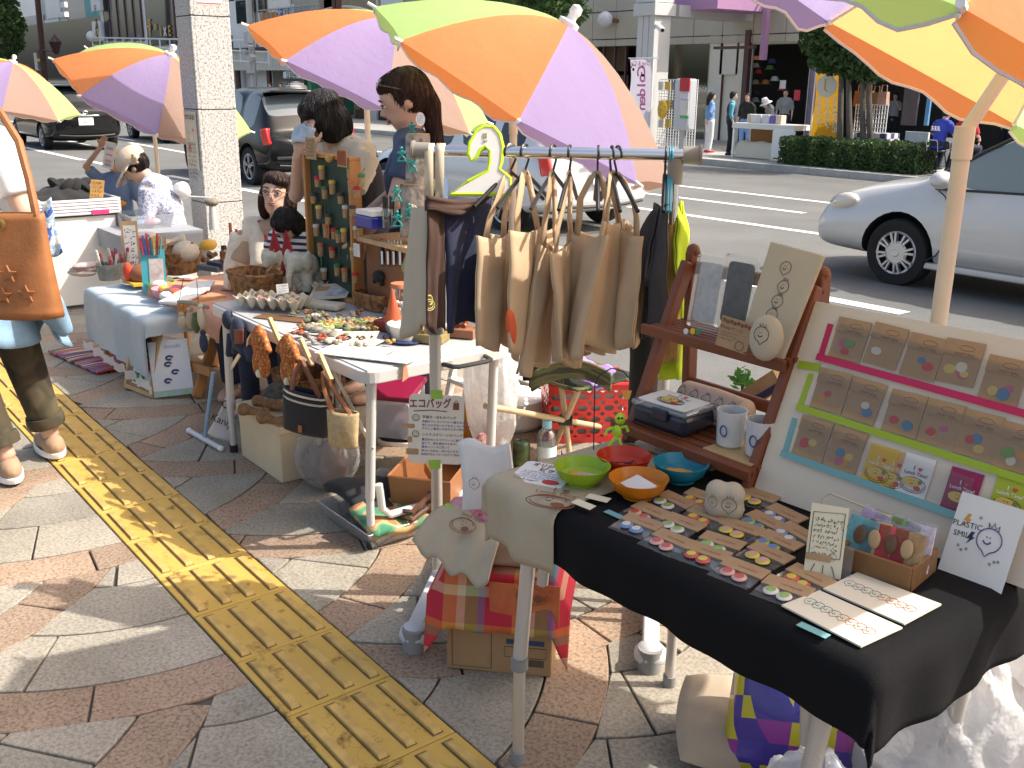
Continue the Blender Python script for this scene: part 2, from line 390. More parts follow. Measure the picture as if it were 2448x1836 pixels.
CAN={'o':MT('canopy_orange',(.80,.25,.09),.55,.75,tcol=(.94,.46,.18),wr=.25),'p':MT('canopy_purple',(.33,.25,.49),.5,.75,tcol=(.53,.44,.70),wr=.25),'b':MT('canopy_brown',(.38,.255,.21),.5,.75,tcol=(.58,.40,.33),wr=.25),'g':MT('canopy_green',(.46,.70,.24),.5,.75,tcol=(.60,.80,.34),wr=.25)}
HEM=MT('canopy_white_hem',(.85,.83,.84),.3);POLEM=M('parasol_pole_cream',(.72,.63,.50),.45,var=.05);WPL=M('white_plastic',(.85,.85,.83),.4)
def parasol(label,c9,ax,u,v,gores,R=.9,hd=.47,js=.11):
 k9=R/.9;c=CAM+(V(c9)-CAM)*k9;U3=V(u)*k9;V3=V(v)*k9;ax=V(ax).normalized();j=c-ax*js
 base=V((j.x,j.y,0 if j.y<3.2 else rz(j.y)))
 t=thing('parasol',label,'parasol',base,group='striped parasols')
 n=len(gores);NS,NT=9,8
 def P(s,th):
  k=math.floor(th);fr=th-k;q=math.sin(fr*math.pi)
  a0,a1=2*math.pi*k/n,2*math.pi*(k+1)/n;d0=U3*math.cos(a0)+V3*math.sin(a0);d1=U3*math.cos(a1)+V3*math.sin(a1)
  d=d0*(1-fr)+d1*fr;h=hd*R*(1-s**1.75);sag=1-.035*q*s*s
  return c+d*(s*sag)+ax*(h-.02*R*q*math.sin(min(1,s)*math.pi))
 for k,cn in enumerate(gores):
  b=MB();b.grid(lambda x,y:P(.012+.988*x,k+y*.9999),NS,NT);g=b.build('canopy_panel',CAN[cn],t,world=True,ang=180)
  b=MB()
  def VL(x,y):
   p=P(1,k+y*.9999);e=p+V((0,0,0));dn=-ax*.6+(c-p).normalized()*.35;w=.078*R*(.28+.72*math.sin(math.pi*min(.5,min(y,1-y)*2.2+.0)))
   return e+dn.normalized()*w*x+(ax*.008*math.sin(y*17+k)*x)
  b.grid(VL,4,14);b.build('valance',CAN[cn],g,world=True,ang=180)
  b=MB();b.tube([VL(1,y/13)for y in range(14)],.0035,5);b.build('hem',HEM,g,world=True)
 for k in range(n):
  b=MB();b.tube([P(s,k)-ax*.012 for s in(.02,.3,.55,.8,1.0)],.004,5);p1=P(1,k);d=(p1-c).normalized();b.tube([p1-d*.02,p1+d*.03],.007,6);b.build('rib',WPL,t,world=True)
 top=c+ax*hd*R;b=MB();b.lathe([(.045,-.012),(.045,.012),(.02,.02),(.02,.04),(.026,.052),(.022,.075),(0,.085)],14,frame(top,ax.orthogonal(),ax.cross(ax.orthogonal())));b.build('finial',WPL,t,world=True)
 b=MB();b.tube([j,top],.0135,10);b.build('upper_pole',POLEM,t,world=True)
 b=MB();b.tube([base,j],.0165,12);b.build('lower_pole',POLEM,t,world=True)
 b=MB();b.tube([j-V((0,0,.05)),j+V((0,0,.012))],.0195,12);b.build('tilt_joint',POLEM,t,world=True)
 b=MB();b.lathe([(.0,0),(.165,0),(.18,.02),(.18,.09),(.165,.125),(.06,.135),(.035,.19),(.022,.20)],18);b.build('base',M('parasol_base',(.72,.71,.67),.5,var=.06,vs=9),t)
 return t,c,ax
parasol('near parasol tilted over the black table, seen from below with a glowing orange panel',(-1.275,2.499,1.506),(.356,.28,.891),(-.343,.823,-.122),(-.768,-.262,.389),'opbgopbg',.70,js=.10)
parasol('large parasol with green, orange, purple and brown panels behind the clothes rack',(-4.238,3.419,1.41),(.38,.324,.866),(.486,.615,-.443),(.676,-.589,-.076),'bpogbpog',.72)
parasol('orange and purple parasol behind the two standing women',(-6.405,3.779,1.516),(.342,.234,.91),(.31,.783,-.318),(.787,-.391,-.195),'gbpogbpo',.73)
parasol('orange and purple parasol partly hidden behind the granite pillar',(-9.567,3.342,1.316),(.409,.245,.879),(.194,.819,-.318),(.798,-.3,-.288),'gbpogbpo',.77)
q=WD(14,222,13.2);parasol('brown and green parasol cut off by the left edge of the picture',q,(.30,.25,.9),(.194,.86,-.28),(.82,-.25,-.2),'gbpogbpo',.77)
DGL=M('car_glass_dark',(.012,.016,.018),.04,spec=.6,coat=.3);TYRE=M('tyre_rubber',(.012,.012,.012),.85,bump=.2,bs=120);WELL=M('wheel_well',(.006,.006,.006),.9)
ALLOY=M('wheel_alloy',(.55,.56,.57),.3,metal=.7);REDL=M('tail_lamp_red',(.55,.015,.015),.15,coat=.8);CLR=M('head_lamp_clear',(.62,.58,.50),.12,coat=1.);CHR=M('chrome',(.8,.8,.8),.12,metal=1.)
BLKP=M('black_trim',(.015,.015,.016),.45);PLATE=M('number_plate',(.85,.85,.82),.4);INK=M('ink_black',(.015,.015,.02),.7);PGRN=M('plate_green_ink',(.03,.14,.07),.6)
def car(name,label,origin,heading,paint,st,glass,Wd,wheels,wr=.30,group='cars on the road',glassm=None):
 t=thing(name,label,'car',origin,heading,group);k=len(st);L=st[-1][0];vs=[];n=14;half=Wd/2
 for(x,zb,ys,ym,zm,yb,zbl,yr,zr_,zc)in st:
  h=[(0,zb),(ys*half,zb),(ym*half,zb+(zm-zb)*.35),(ym*half,zm),(yb*half,zbl),(yr*half,zr_),(yr*half*.55,zr_*.35+zc*.65),(0,zc)]
  for y,z in h:vs.append((x,y,z))
  for y,z in h[-2:0:-1]:vs.append((x,-y,z))
 b=MB();b.v=[V(p)for p in vs]
 for i in range(k-1):
  for j in range(n):
   sg=j if j<7 else n-1-j
   b.f.append((i*n+j,i*n+(j+1)%n,(i+1)*n+(j+1)%n,(i+1)*n+j));b.m.append(1 if glass(i,sg)else 0)
 b.f+=[tuple(range(n)),tuple((k-1)*n+j for j in range(n-1,-1,-1))];b.m+=[0,0]
 o=b.build('body',[paint,glassm or DGL,WELL],None,ang=180);bm=bmesh.new();bm.from_mesh(o.data);bmesh.ops.recalc_face_normals(bm,faces=bm.faces)
 cr=bm.edges.layers.float.new('crease_edge')
 for e in bm.edges:
  ms={f.material_index for f in e.link_faces}
  if len(ms)>1:e[cr]=.75
 bm.to_mesh(o.data);bm.free();md=o.modifiers.new('s','SUBSURF');md.levels=md.render_levels=3
 cuts=[]
 for x in wheels:
  for s in(-1,1):
   c=MB();c.tube([(x,s*(half-.24),wr+.01),(x,s*(half+.2),wr+.01)],wr+.055,28);co_=c.build('cut',WELL,None);cuts.append(co_)
   bo=o.modifiers.new('b','BOOLEAN');bo.object=co_;bo.operation='DIFFERENCE';bo.solver='EXACT';bo.material_mode='TRANSFER'
 dg=bpy.context.evaluated_depsgraph_get();me=bpy.data.meshes.new_from_object(o.evaluated_get(dg));bpy.data.objects.remove(o)
 for c in cuts:bpy.data.objects.remove(c)
 V_=[v.co.copy()for v in me.vertices];names=('body','window','wheel_well');mats=(paint,glassm or DGL,WELL);body=None
 ml=[m.name for m in me.materials]
 for q in range(3):
  idx=[p for p in me.polygons if ml[p.material_index]==mats[q].name]
  gr={0:idx}
  if q==2:
   gr={}
   for p in idx:gr.setdefault((min(wheels,key=lambda x:abs(x-p.center.x)),p.center.y>0),[]).append(p)
  for idx in gr.values():
   if not idx:continue
   used={};fs=[]
   for p in idx:fs.append(tuple(used.setdefault(v,len(used))for v in p.vertices))
   b=MB();b.v=[V_[v]for v in used];b.f=fs;b.m=[0]*len(fs);p=b.build(names[q],mats[q],t,ang=50)
   if q==0:body=p
 for x in wheels:
  for s in(-1,1):
   b=MB();y=s*(half-.015);T=frame((x,y,wr),(1,0,0),(0,0,1))if s<0 else frame((x,y,wr),(-1,0,0),(0,0,1));b.T=T
   b.lathe([(wr*.62,-.19),(wr*.94,-.19),(wr,-.165),(wr,-.03),(wr*.95,-.004),(wr*.70,-.002),(wr*.64,-.012),(wr*.62,-.03)],32);wh=b.build('wheel',TYRE,t)
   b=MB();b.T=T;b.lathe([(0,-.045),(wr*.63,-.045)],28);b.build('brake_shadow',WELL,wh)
   b=MB();b.T=T;rim_style(b,wr);b.build('rim',ALLOY,wh,ang=30)
 me_b=body
 return t,body
def rim_style(b,wr):
 if RIM=='cover':
  b.lathe([(wr*.66,-.014),(wr*.63,-.006),(wr*.58,-.012)],32)
  b.lathe([(0,.002),(wr*.10,.002),(wr*.12,-.004),(wr*.30,-.002),(wr*.36,-.012)],24)
  for q in range(8):
   a=2*math.pi*q/8+.2
   for da in(-.14,.14):
    c,s=math.cos(a+da*.8),math.sin(a+da*.8);p0=V((c,s,0))*(wr*.30);p1=V((math.cos(a+da*1.0),math.sin(a+da*1.0),0))*(wr*.61);b.bar(p0+V((0,0,-.008)),p1+V((0,0,-.010)),.018,wr*.13)
 else:
  b.lathe([(wr*.70,-.012),(wr*.66,-.004),(wr*.61,-.010),(wr*.60,-.03)],32);b.lathe([(0,-.004),(wr*.12,-.006),(wr*.14,-.02)],16)
  for q in range(5):
   a=2*math.pi*q/5+.3
   for da in(-.13,.13):
    p0=V((math.cos(a),math.sin(a),0))*(wr*.08);p1=V((math.cos(a+da),math.sin(a+da),0))*(wr*.62);b.bar(p0+V((0,0,-.012)),p1+V((0,0,-.012)),.016,.026)
RIM='spoke'
BLKPAINT=M('car_paint_black',(.004,.005,.006),.16,coat=.45,spec=.3);SILV=M('car_paint_silver',(.57,.57,.56),.36,metal=.25,coat=.7);WHT=M('car_paint_pearl',(.62,.64,.66),.25,metal=.15,coat=1.)
def hatch(L,H,sp=0.):
 h=H/1.5
 return[(0,.33,.60,.86,.55,.80,.80,.72,.86,.87),(.05,.27,.80,.95,.58,.90,.86,.80,.92,.94),(.20,.24,.88,1.0,.62,.93,.90,.80,1.06*h,1.10*h),(.48,.20,.92,1.0,.64,.93,.92,.73,1.36*h,1.42*h),(.62,.19,.94,1.0,.64,.93,.92,.72,1.41*h,1.47*h),(.98,.19,.94,1.0,.64,.93,.91,.72,1.44*h,1.50*h),(1.06,.19,.94,1.0,.64,.93,.91,.72,1.445*h,1.505*h),(1.75,.19,.94,1.0,.64,.93,.89,.71,1.45*h,1.51*h),(1.84,.19,.94,1.0,.64,.93,.89,.71,1.445*h,1.505*h),(2.25,.19,.94,1.0,.63,.93,.88,.69,1.40*h,1.46*h),(2.62,.19,.93,1.0,.62,.92,.87,.74,1.16*h,1.22*h),(2.95,.19,.92,1.0,.60,.90,.86,.82,.95,1.0),(3.10,.20,.92,1.0,.60,.88,.83,.76,.90,.94),(L-.35,.22,.88,.98,.56,.80,.72,.60,.80,.83),(L-.10,.26,.74,.88,.50,.68,.62,.50,.66,.68),(L,.34,.5,.70,.48,.56,.56,.4,.58,.59)]
def hglass(i,s):
 if s==4:return i in(4,6,8,9)or i==3
 if s in(5,6):return i==2 or i==10
 return False
def sedan(L,H):
 h=H/1.48
 return[(0,.34,.6,.82,.56,.76,.80,.66,.88,.89),(.06,.27,.80,.94,.60,.88,.90,.74,1.0,1.02),(.5,.22,.90,1.0,.66,.92,.95,.80,1.03,1.06),(.62,.20,.92,1.0,.66,.92,.95,.80,1.05,1.10),(1.15,.19,.94,1.0,.66,.92,.94,.70,1.36*h,1.42*h),(1.3,.19,.94,1.0,.66,.92,.94,.69,1.39*h,1.45*h),(1.4,.19,.94,1.0,.66,.92,.93,.69,1.40*h,1.46*h),(2.05,.19,.94,1.0,.66,.92,.91,.68,1.41*h,1.48*h),(2.14,.19,.94,1.0,.66,.92,.91,.68,1.41*h,1.475*h),(2.5,.19,.94,1.0,.65,.92,.90,.66,1.36*h,1.43*h),(3.0,.19,.94,1.0,.64,.91,.88,.73,1.10*h,1.16*h),(3.28,.19,.93,1.0,.64,.90,.86,.82,.96,1.0),(3.42,.20,.93,1.0,.63,.88,.84,.78,.91,.95),(L-.45,.22,.90,.99,.60,.84,.78,.64,.85,.88),(L-.14,.23,.84,.95,.54,.80,.71,.58,.75,.78),(L-.03,.26,.74,.88,.50,.72,.64,.50,.66,.69),(L,.30,.62,.78,.48,.62,.57,.42,.60,.62)]
def sglass(i,s):
 if s==4:return i in(4,6,8,9)
 if s in(5,6):return i==3 or i==10
 return False
def rear_bits(t,body,Wd,z,plate_s,plate_x,lampbox,emblem=True,plate_z=.66,lo=None):
 h=Wd/2
 for s in(-1,1):
  b=MB();b.box((.12,s*(h-.135),lampbox[2]),(.14,.19,lampbox[3][2]*1.75),rot('Z',s*28)@rot('Y',12));l=b.build('tail_lamp',REDL,t,bevel=.025);b=MB();b.box((.105,s*(h-.15),lampbox[2]-lampbox[3][2]*.55),(.13,.13,.04),rot('Z',s*28)@rot('Y',12));b.build('lens',M('lamp_lens_amber',(.7,.25,.05),.15,coat=.8),l)
 b=MB();b.box((plate_x,0,plate_z),(.016,.33,.165));p=b.build('number_plate',PLATE,t,bevel=.003)
 T=WM(t)@frame((plate_x-.011,0,plate_z-.015),(0,-1,0),(0,0,1));text(plate_s,.085,PGRN,p,T,bold=.01)
 b=MB();b.box((plate_x+.012,0,plate_z+.13),(.02,.62,.028));b.build('chrome_strip',CHR,t,bevel=.006)
 if emblem:
  b=MB();b.tube([(plate_x+.0,.055*math.cos(a),plate_z+.20+.035*math.sin(a))for a in[2*math.pi*q/14 for q in range(14)]],.007,6,closed=True);b.build('emblem',CHR,t)
 b=MB();b.tube([(plate_x-.01,-.62,.36),(plate_x-.045,-.3,.34),(plate_x-.05,0,.335),(plate_x-.045,.3,.34),(plate_x-.01,.62,.36)],.02,8);b.build('bumper_lip',BLKP,t)
 for s in(-1,1):
  b=MB();b.ell((2.75 if Wd>1.68 else 2.6,s*(h+.07),.98),(.075,.11,.07),12,8);b.build('side_mirror',body.data.materials[0],t)
  for x in(1.15,2.0):b=MB();b.tube([(x,s*(h+.012),.80),(x+.05,s*(h+.03),.80),(x+.15,s*(h+.03),.80),(x+.2,s*(h+.012),.80)],.012,6);b.build('door_handle',body.data.materials[0],t)
T1=V((-24.95,7.02,rz(7.0)));t,bd=car('parked_car','black hatchback with number 16-21, furthest left on the road',T1,math.pi,BLKPAINT,hatch(3.78,1.50),hglass,1.69,(.72,3.18),.29)
rear_bits(t,bd,1.69,0,'16-21',-.035,(.155,.135,.82,(.105,.10,.14)))
b=MB();b.box((.47,0,1.435),(.30,1.02,.03),rot('Y',4));b.build('roof_spoiler',BLKPAINT,t,bevel=.012);b=MB();b.box((.33,0,1.415),(.02,.20,.022));b.build('brake_light',REDL,t)
b=MB();b.tube([(.10,.10,.99),(.16,-.05,1.03),(.22,-.28,1.05)],.012,6);b.build('rear_wiper',BLKP,t)
t,bd=car('silver_car','pale silver car half hidden behind the left orange and purple parasol',V((-27.0,10.6,rz(10.6))),math.pi,WHT,sedan(4.3,1.47),sglass,1.7,(.85,3.4),.30)
rear_bits(t,bd,1.7,0,'35-08',-.035,(.13,.18,.86,(.10,.14,.09)))
t,bd=car('black_hatchback','black hatchback with number 20 and red tail lamps, right of the granite pillar',V((-15.05,7.72,rz(7.7))),math.pi,BLKPAINT,hatch(3.85,1.54),hglass,1.70,(.66,3.15),.31,glassm=M('car_glass_grey',(.10,.12,.135),.06,coat=.8))
rear_bits(t,bd,1.70,0,'20-57',-.035,(.155,.13,.80,(.115,.105,.15)))
b=MB();b.box((.42,0,1.475),(.36,1.10,.035),rot('Y',5));b.build('roof_spoiler',BLKPAINT,t,bevel=.014);b=MB();b.tube([(.75,0,1.54),(.66,0,1.72)],.006,6);b.build('aerial',BLKP,t)
b=MB();b.box((-.02,0,.47),(.03,1.3,.05));b.build('bumper_groove',BLKP,t,bevel=.01)
t,bd=car('pearl_white_car','pearl white car with red tail lamps behind the clothes rack',V((-8.55,8.02,rz(8.0))),math.pi,WHT,hatch(4.2,1.46),hglass,1.72,(.78,3.4),.31)
rear_bits(t,bd,1.72,0,'72-40',-.035,(.14,.14,.84,(.105,.12,.17)))
RIM='cover'
t,bd=car('silver_saloon','silver saloon at the right edge, its bonnet and front wheel in view',V((-1.42,8.95,rz(8.9))),math.pi,SILV,sedan(4.35,1.50),sglass,1.70,(.85,3.42),.298,glassm=M('car_glass_light',(.20,.24,.23),.05,coat=.8))
for s in(-1,1):
 b=MB();b.ell((4.09,s*.675,.665),(.23,.105,.095),18,10,rot('Z',-s*30).to_3x3()@rot('Y',14).to_3x3());hl=b.build('head_lamp',CLR,t);b=MB();b.ell((4.08,s*.60,.632),(.17,.11,.075),14,8,rot('Z',-s*32).to_3x3());b.build('reflector',CHR,hl)
 b=MB();b.ell((3.02,s*.93,.97),(.09,.12,.075),14,8);b.build('side_mirror',SILV,t)
 b=MB();b.ell((4.22,s*.64,.34),(.05,.07,.055),12,8);b.build('fog_lamp',BLKP,t)
 zz=[(3.15,.905),(3.02,.83),(2.95,.72),(2.93,.58),(2.96,.45),(3.03,.33),(3.12,.27)]
 b=MB();b.tube([(x,s*(.853 if z<.8 else .853-(z-.8)*.35),z)for x,z in zz],.006,5);b.build('door_seam',BLKP,t)
 b=MB();b.box((2.15,s*.79,.225),(2.2,.06,.06));b.build('side_sill',SILV,t,bevel=.015)
 b=MB();b.tube([(1.0,s*.786,.915),(2.4,s*.782,.90),(3.15,s*.775,.88)],.011,6);b.build('belt_trim',BLKP,t)
 b=MB();b.tube([(2.52,s*.555,1.385),(2.85,s*.60,1.20),(3.2,s*.68,.97)],.016,6);b.build('pillar_trim',BLKP,t)
 b=MB();b.tube([(3.2,s*.28,.985),(3.0,s*.10,1.07),(2.85,s*-.02,1.14)],.008,5);b.build('wiper',BLKP,t)
b=MB();b.box((4.28,0,.49),(.05,.7,.07));b.build('grille',BLKP,t,bevel=.01)
def rect(px0,py0,px1,py1,Y):
 xm,ym=(px0+px1)/2,(py0+py1)/2;return WY(px0,ym,Y).x,WY(px1,ym,Y).x,WY(xm,py1,Y).z,WY(xm,py0,Y).z
def fbox(parent,name,mat,px,Y,dep=.1,bevel=0,lo=None,hi=None,world=True):
 x0,x1,z0,z1=rect(*px,Y);z0=lo if lo is not None else z0;z1=hi if hi is not None else z1
 b=MB();b.box(((x0+x1)/2,Y+dep/2,(z0+z1)/2),(abs(x1-x0),dep,abs(z1-z0)));return b.build(name,mat,parent,smooth=False,world=world,bevel=bevel)
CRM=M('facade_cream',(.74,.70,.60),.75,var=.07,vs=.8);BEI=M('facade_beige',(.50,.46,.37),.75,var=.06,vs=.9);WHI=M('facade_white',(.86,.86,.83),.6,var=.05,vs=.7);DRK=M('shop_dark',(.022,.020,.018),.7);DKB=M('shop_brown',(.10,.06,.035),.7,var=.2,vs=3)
GLS=MG('shop_glass',(.75,.78,.72),.10);GLB=M('window_dark',(.035,.045,.05),.05,spec=.8,coat=.5);GRY=M('facade_grey',(.55,.55,.53),.7,var=.06,vs=.8);TEA=M('facade_teal',(.16,.40,.40),.7,var=.06,vs=1);PNK=M('sign_beam_pink',(.40,.22,.38),.55,var=.05);TILEW=M('facade_tile',(.62,.57,.50),.7,var=.12,vs=9)
BRN=M('brown_metal',(.09,.035,.03),.45);STEEL=M('galvanised_steel',(.45,.46,.46),.4,metal=.6);WIRE=M('white_wire',(.75,.75,.73),.45);SIGW=M('sign_white',(.75,.75,.74),.5)
YB=25.2
def building(name,label,px,Y,mat,dep=9,hi=11,lo=None):
 x0,x1,z0,z1=rect(*px,Y);t=thing(name,label,'building',((x0+x1)/2,Y,FP-.01));b=MB();z0=FP-.01 if lo is None else lo
 b.box(((x0+x1)/2,Y+dep/2,(z0+hi)/2),(abs(x1-x0),dep,hi-z0));b.build('wall',mat,t,smooth=False,world=True);return t
sb=thing('shop_building','beige panelled shop building across the street on the right','building',(-18,YB,FP))
b=MB();b.box((-18,YB+6.2,4.5),(36,5,11));b.build('upper_wall',GRY,sb,smooth=False,world=True)
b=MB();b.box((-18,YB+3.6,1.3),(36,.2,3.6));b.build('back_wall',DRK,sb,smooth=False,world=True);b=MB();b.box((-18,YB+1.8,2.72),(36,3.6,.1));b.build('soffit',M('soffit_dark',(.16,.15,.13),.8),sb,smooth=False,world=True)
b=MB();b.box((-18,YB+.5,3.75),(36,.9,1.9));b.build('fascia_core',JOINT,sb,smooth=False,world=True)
pan=[None,None]
for r,(z0,z1)in enumerate(((2.86,3.72),(2.62,2.83),(3.75,4.6))):
 for k in range(30):
  w=1.16;x=-35.2+k*1.18;b=MB();b.box((x,YB-.02,(z0+z1)/2),(w,.10,z1-z0));b.build('panel',BEI,sb,smooth=False,world=True,bevel=.012)
b=MB();b.box((-18,YB-.3,3.72+.95),(36,.04,.06));b.build('trim',GRY,sb,smooth=False,world=True)
for px,m,nm in(((1240,88,1392,330),GLB,'window'),((1560,88,1690,340),GLS,'window'),((1392,85,1412,345),CRM,'pilaster'),((1690,80,1722,350),CRM,'pilaster'),((1722,80,1766,178),CRM,'wall_panel'),((1755,80,1772,350),CRM,'pilaster'),((1772,72,1783,350),BRN,'drain_pipe'),((1783,80,1990,104),BEI,'shutter_box')):
 if nm=='drain_pipe':fbox(sb,nm,m,px,YB-.15,.12,lo=FP)
 else:fbox(sb,nm,m,px,YB-(.03 if nm=='window'else 0),.06 if nm=='window'else .3,lo=FP if px[3]>300 else None)
fbox(sb,'door',CRM,(1720,178,1756,350),YB+.12,.06,lo=FP,bevel=.01)
fbox(sb,'door_frame',BRN,(1716,174,1720,350),YB+.02,.1,lo=FP)
for k in range(6):fbox(sb,'mullion',BRN,(1412+k*26,90,1415+k*26,340),YB-.02,.08,lo=FP)
for px in((1412,100,1500,170),(1412,180,1500,250)):fbox(sb,'lattice_panel',DKB,px,YB+.4,.05)
fbox(sb,'shutter',M('shutter_mauve',(.28,.22,.30),.6,var=.1),(1932,145,1960,330),YB+.5,.05)
for px in((1790,108,1793,335),(1928,150,1930,330)):fbox(sb,'door_post',STEEL,px,YB+.2,.06,lo=FP)
text('NAVY',.24,SIGW,sb,frame(WY(1690,216,YB-.34),(1,0,0),(0,0,1)))
p=WY(1447,47,YB-.35);b=MB();b.ell(p,.27,18,12);gl=b.build('globe_lamp',M('globe_white',(.75,.76,.78),.3),sb,world=True);b=MB();b.cyl(p+V((.15,.05,0)),p+V((.35,.30,-.05)),.06);b.build('lamp_bracket',M('rust',(.22,.09,.03),.8,var=.3,vs=8),gl,world=True)
YC=21.0
cl=thing('arcade_column','pale grey square arcade column with a box capital across the street','column',(WY(1537,200,YC).x,YC,FP));x0,x1,_,z1=rect(1517,38,1558,330,YC);xc=(x0+x1)/2;w=x1-x0
b=MB()
for q in(-1,0,1):b.box((xc+q*w*.335,YC+w/2,(FP+z1)/2),(w*.31,w-.03,z1-FP))
b.build('shaft',GRY,cl,smooth=False,world=True,bevel=.01)
b=MB();b.box((xc,YC+w/2,(FP+z1)/2),(w*.9,w*.9,z1-FP));b.build('shaft_core',JOINT,cl,smooth=False,world=True)
z2=WY(1540,8,YC).z;b=MB();b.box((xc,YC+w/2,(z1+z2)/2),(w*1.25,w*1.25,z2-z1));b.build('capital',GRY,cl,smooth=False,world=True,bevel=.015);b=MB();b.box((xc,YC+w/2,z2+.09),(w*1.1,w*1.1,.14));b.build('cap',GRY,cl,smooth=False,world=True)
b=MB();b.box((xc+.02,(YC+w+YB)/2+.1,(z1+z2)/2),(w*1.0,YB-YC-w-.35,(z2-z1)*.96));b.build('cross_beam',GRY,cl,smooth=False,world=True)
sc=thing('security_camera','white security camera on the arcade column','camera',WY(1572,62,YC));p=sc.location;b=MB();b.bar(p,p+V((.30,-.12,-.12)),.12,.12);b.build('housing',WHI,sc,world=True,bevel=.01);b=MB();b.bar(p+V((-.18,.1,.02)),p+V((.05,0,.02)),.05,.05);b.build('bracket',STEEL,sc,world=True);b=MB();b.cyl(p+V((.29,-.116,-.116)),p+V((.33,-.132,-.132)),.05);b.build('lens',DRK,sc,world=True)
ps=thing('pink_sign_box','pink metal sign box jutting from the shop fascia','sign',WY(1650,60,22.4));x0,x1,z0,z1=rect(1600,-30,1716,24,22.4)
b=MB();b.box(((x0+x1)/2,23.6,(z0+4.6)/2),(x1-x0,2.4,4.6-z0));b.build('box',PNK,ps,smooth=False,world=True,bevel=.01);b=MB();b.box((x1+.1,24.4,z0-.6),(.16,.16,1.4));b.build('strut',PNK,ps,smooth=False,world=True);b=MB();b.box(((x0+x1)/2+.1,24.2,z0-.95),(x1-x0-.3,.14,.08));b.build('lower_rail',BRN,ps,smooth=False,world=True)
rg=random.Random(11);cols=[(.6,.6,.6),(.5,.06,.04),(.12,.25,.06),(.06,.08,.22),(.5,.4,.2),(.04,.04,.05),(.35,.36,.38),(.5,.2,.05)]
for k,(x,y)in enumerate(((1805,160),(1812,175),(1840,165),(1845,150),(1806,200),(1808,225),(1805,242),(1830,200),(1852,192),(1870,215),(1800,260),(1835,255))):
 p=WY(x,y,YB+.9);m=M('goods_%d'%(k%8),cols[k%8],.8);b=MB();b.lathe([(0,.13),(.09,.11),(.13,.02),(.135,0),(.19,-.02)],12,tr(p));h=b.build('hanging_hat',m);tag(h,['grey','red','green','navy','tan','black','silver','orange'][k%8]+[' hat hanging high in the dark shop front',' hat hanging low in the dark shop front'][k>7],'hat','hats in the dark shop')
for px,c,nm in(((1797,134,1814,143),(.75,.22,.03),'orange_notice'),((1898,215,1912,240),(.7,.05,.08),'red_sale_notice'),((1864,192,1878,212),(.75,.74,.7),'white_poster')):
 o=fbox(None,nm,M(nm,c,.6),px,YB+.25,.02);tag(o,{'orange_notice':'small orange notice in the dark shop window','red_sale_notice':'small red and white sale notice by the dark shop door','white_poster':'white poster with a black cat in the shop window'}[nm],'notice')
LEAF=[MT('leaf_dark',(.035,.075,.02),.25,.5),MT('leaf_mid',(.055,.11,.028),.3,.5),MT('leaf_light',(.10,.17,.04),.35,.5)];BARK=M('bark_grey',(.13,.11,.09),.9,var=.25,vs=14,bump=.5,bs=30)
def leaves(b,c,r,n,size,rnd,shell=.55):
 c=V(c)
 for _ in range(n):
  d=V((rnd.gauss(0,1),rnd.gauss(0,1),rnd.gauss(0,1))).normalized();k=shell+(1-shell)*rnd.random()**.6
  p=c+V((d.x*r[0],d.y*r[1],d.z*r[2]))*k;a=V((rnd.uniform(-1,1),rnd.uniform(-1,1),rnd.uniform(-1,1))).normalized();e=a.orthogonal().normalized();s=size*rnd.uniform(.6,1.3)
  b.mi=rnd.choice((0,0,1,1,2));b.add([p-a*s,p+e*s*.45,p+a*s,p-e*s*.45],[(0,1,2,3)])
def tree(label,base,trunks,clumps,n=500,size=.09,seed=1,top=None):
 t=thing('tree',label,'tree',base);rnd=random.Random(seed)
 for pts,r in trunks:b=MB();b.tube(pts,r,8);b.build('trunk',BARK,t,world=True)
 b=MB()
 for c,r in clumps:leaves(b,c,r,n,size,rnd)
 b.build('crown',LEAF,t,smooth=False,world=True);return t
Yt=19.9;bx=[WY(x,335,Yt)for x in(2012,2030,2052,2062)];tops=[WY(x,130,Yt)for x in(2008,2022,2060,2075)]
cl_=[(WY(x,y,Yt),(r*1.1,r,r*.8))for x,y,r in((1975,95,.55),(2010,60,.7),(2055,110,.6),(2100,140,.5),(1985,140,.45),(2060,30,.8),(2120,80,.6),(2040,150,.4),(1960,60,.4),(2080,165,.35),(2020,0,1.0),(2110,0,.9))]
tree('street tree with several slim trunks behind the hedge, right of the yellow banner',(bx[1].x,Yt,FP),[([V((p.x,p.y+.15*i,FP)),(p+q)/2+V((.03*i,0,0)),q+V((0,0,.4))],[.075,.06,.035])for i,(p,q)in enumerate(zip(bx,tops))],cl_,620,.085,5)
hd=thing('hedge','low clipped green hedge along the far kerb','hedge',(-13,19.6,FP));xa,xb=WY(1858,410,19.3).x,WY(2186,410,19.3).x;hz=ZA((-12,19.4),343);b=MB();rnd=random.Random(4)
def hshape(u,v,wv):
 return V((xa+(xb-xa)*u,19.3+1.0*v,FP+(hz-FP)*wv))
core=MB();core.box(((xa+xb)/2,19.85,(FP+hz)/2-.04),(xb-xa-.15,.85,hz-FP-.12));core.build('hedge_core',M('hedge_inner',(.012,.022,.008),.9),hd,smooth=False,world=True)
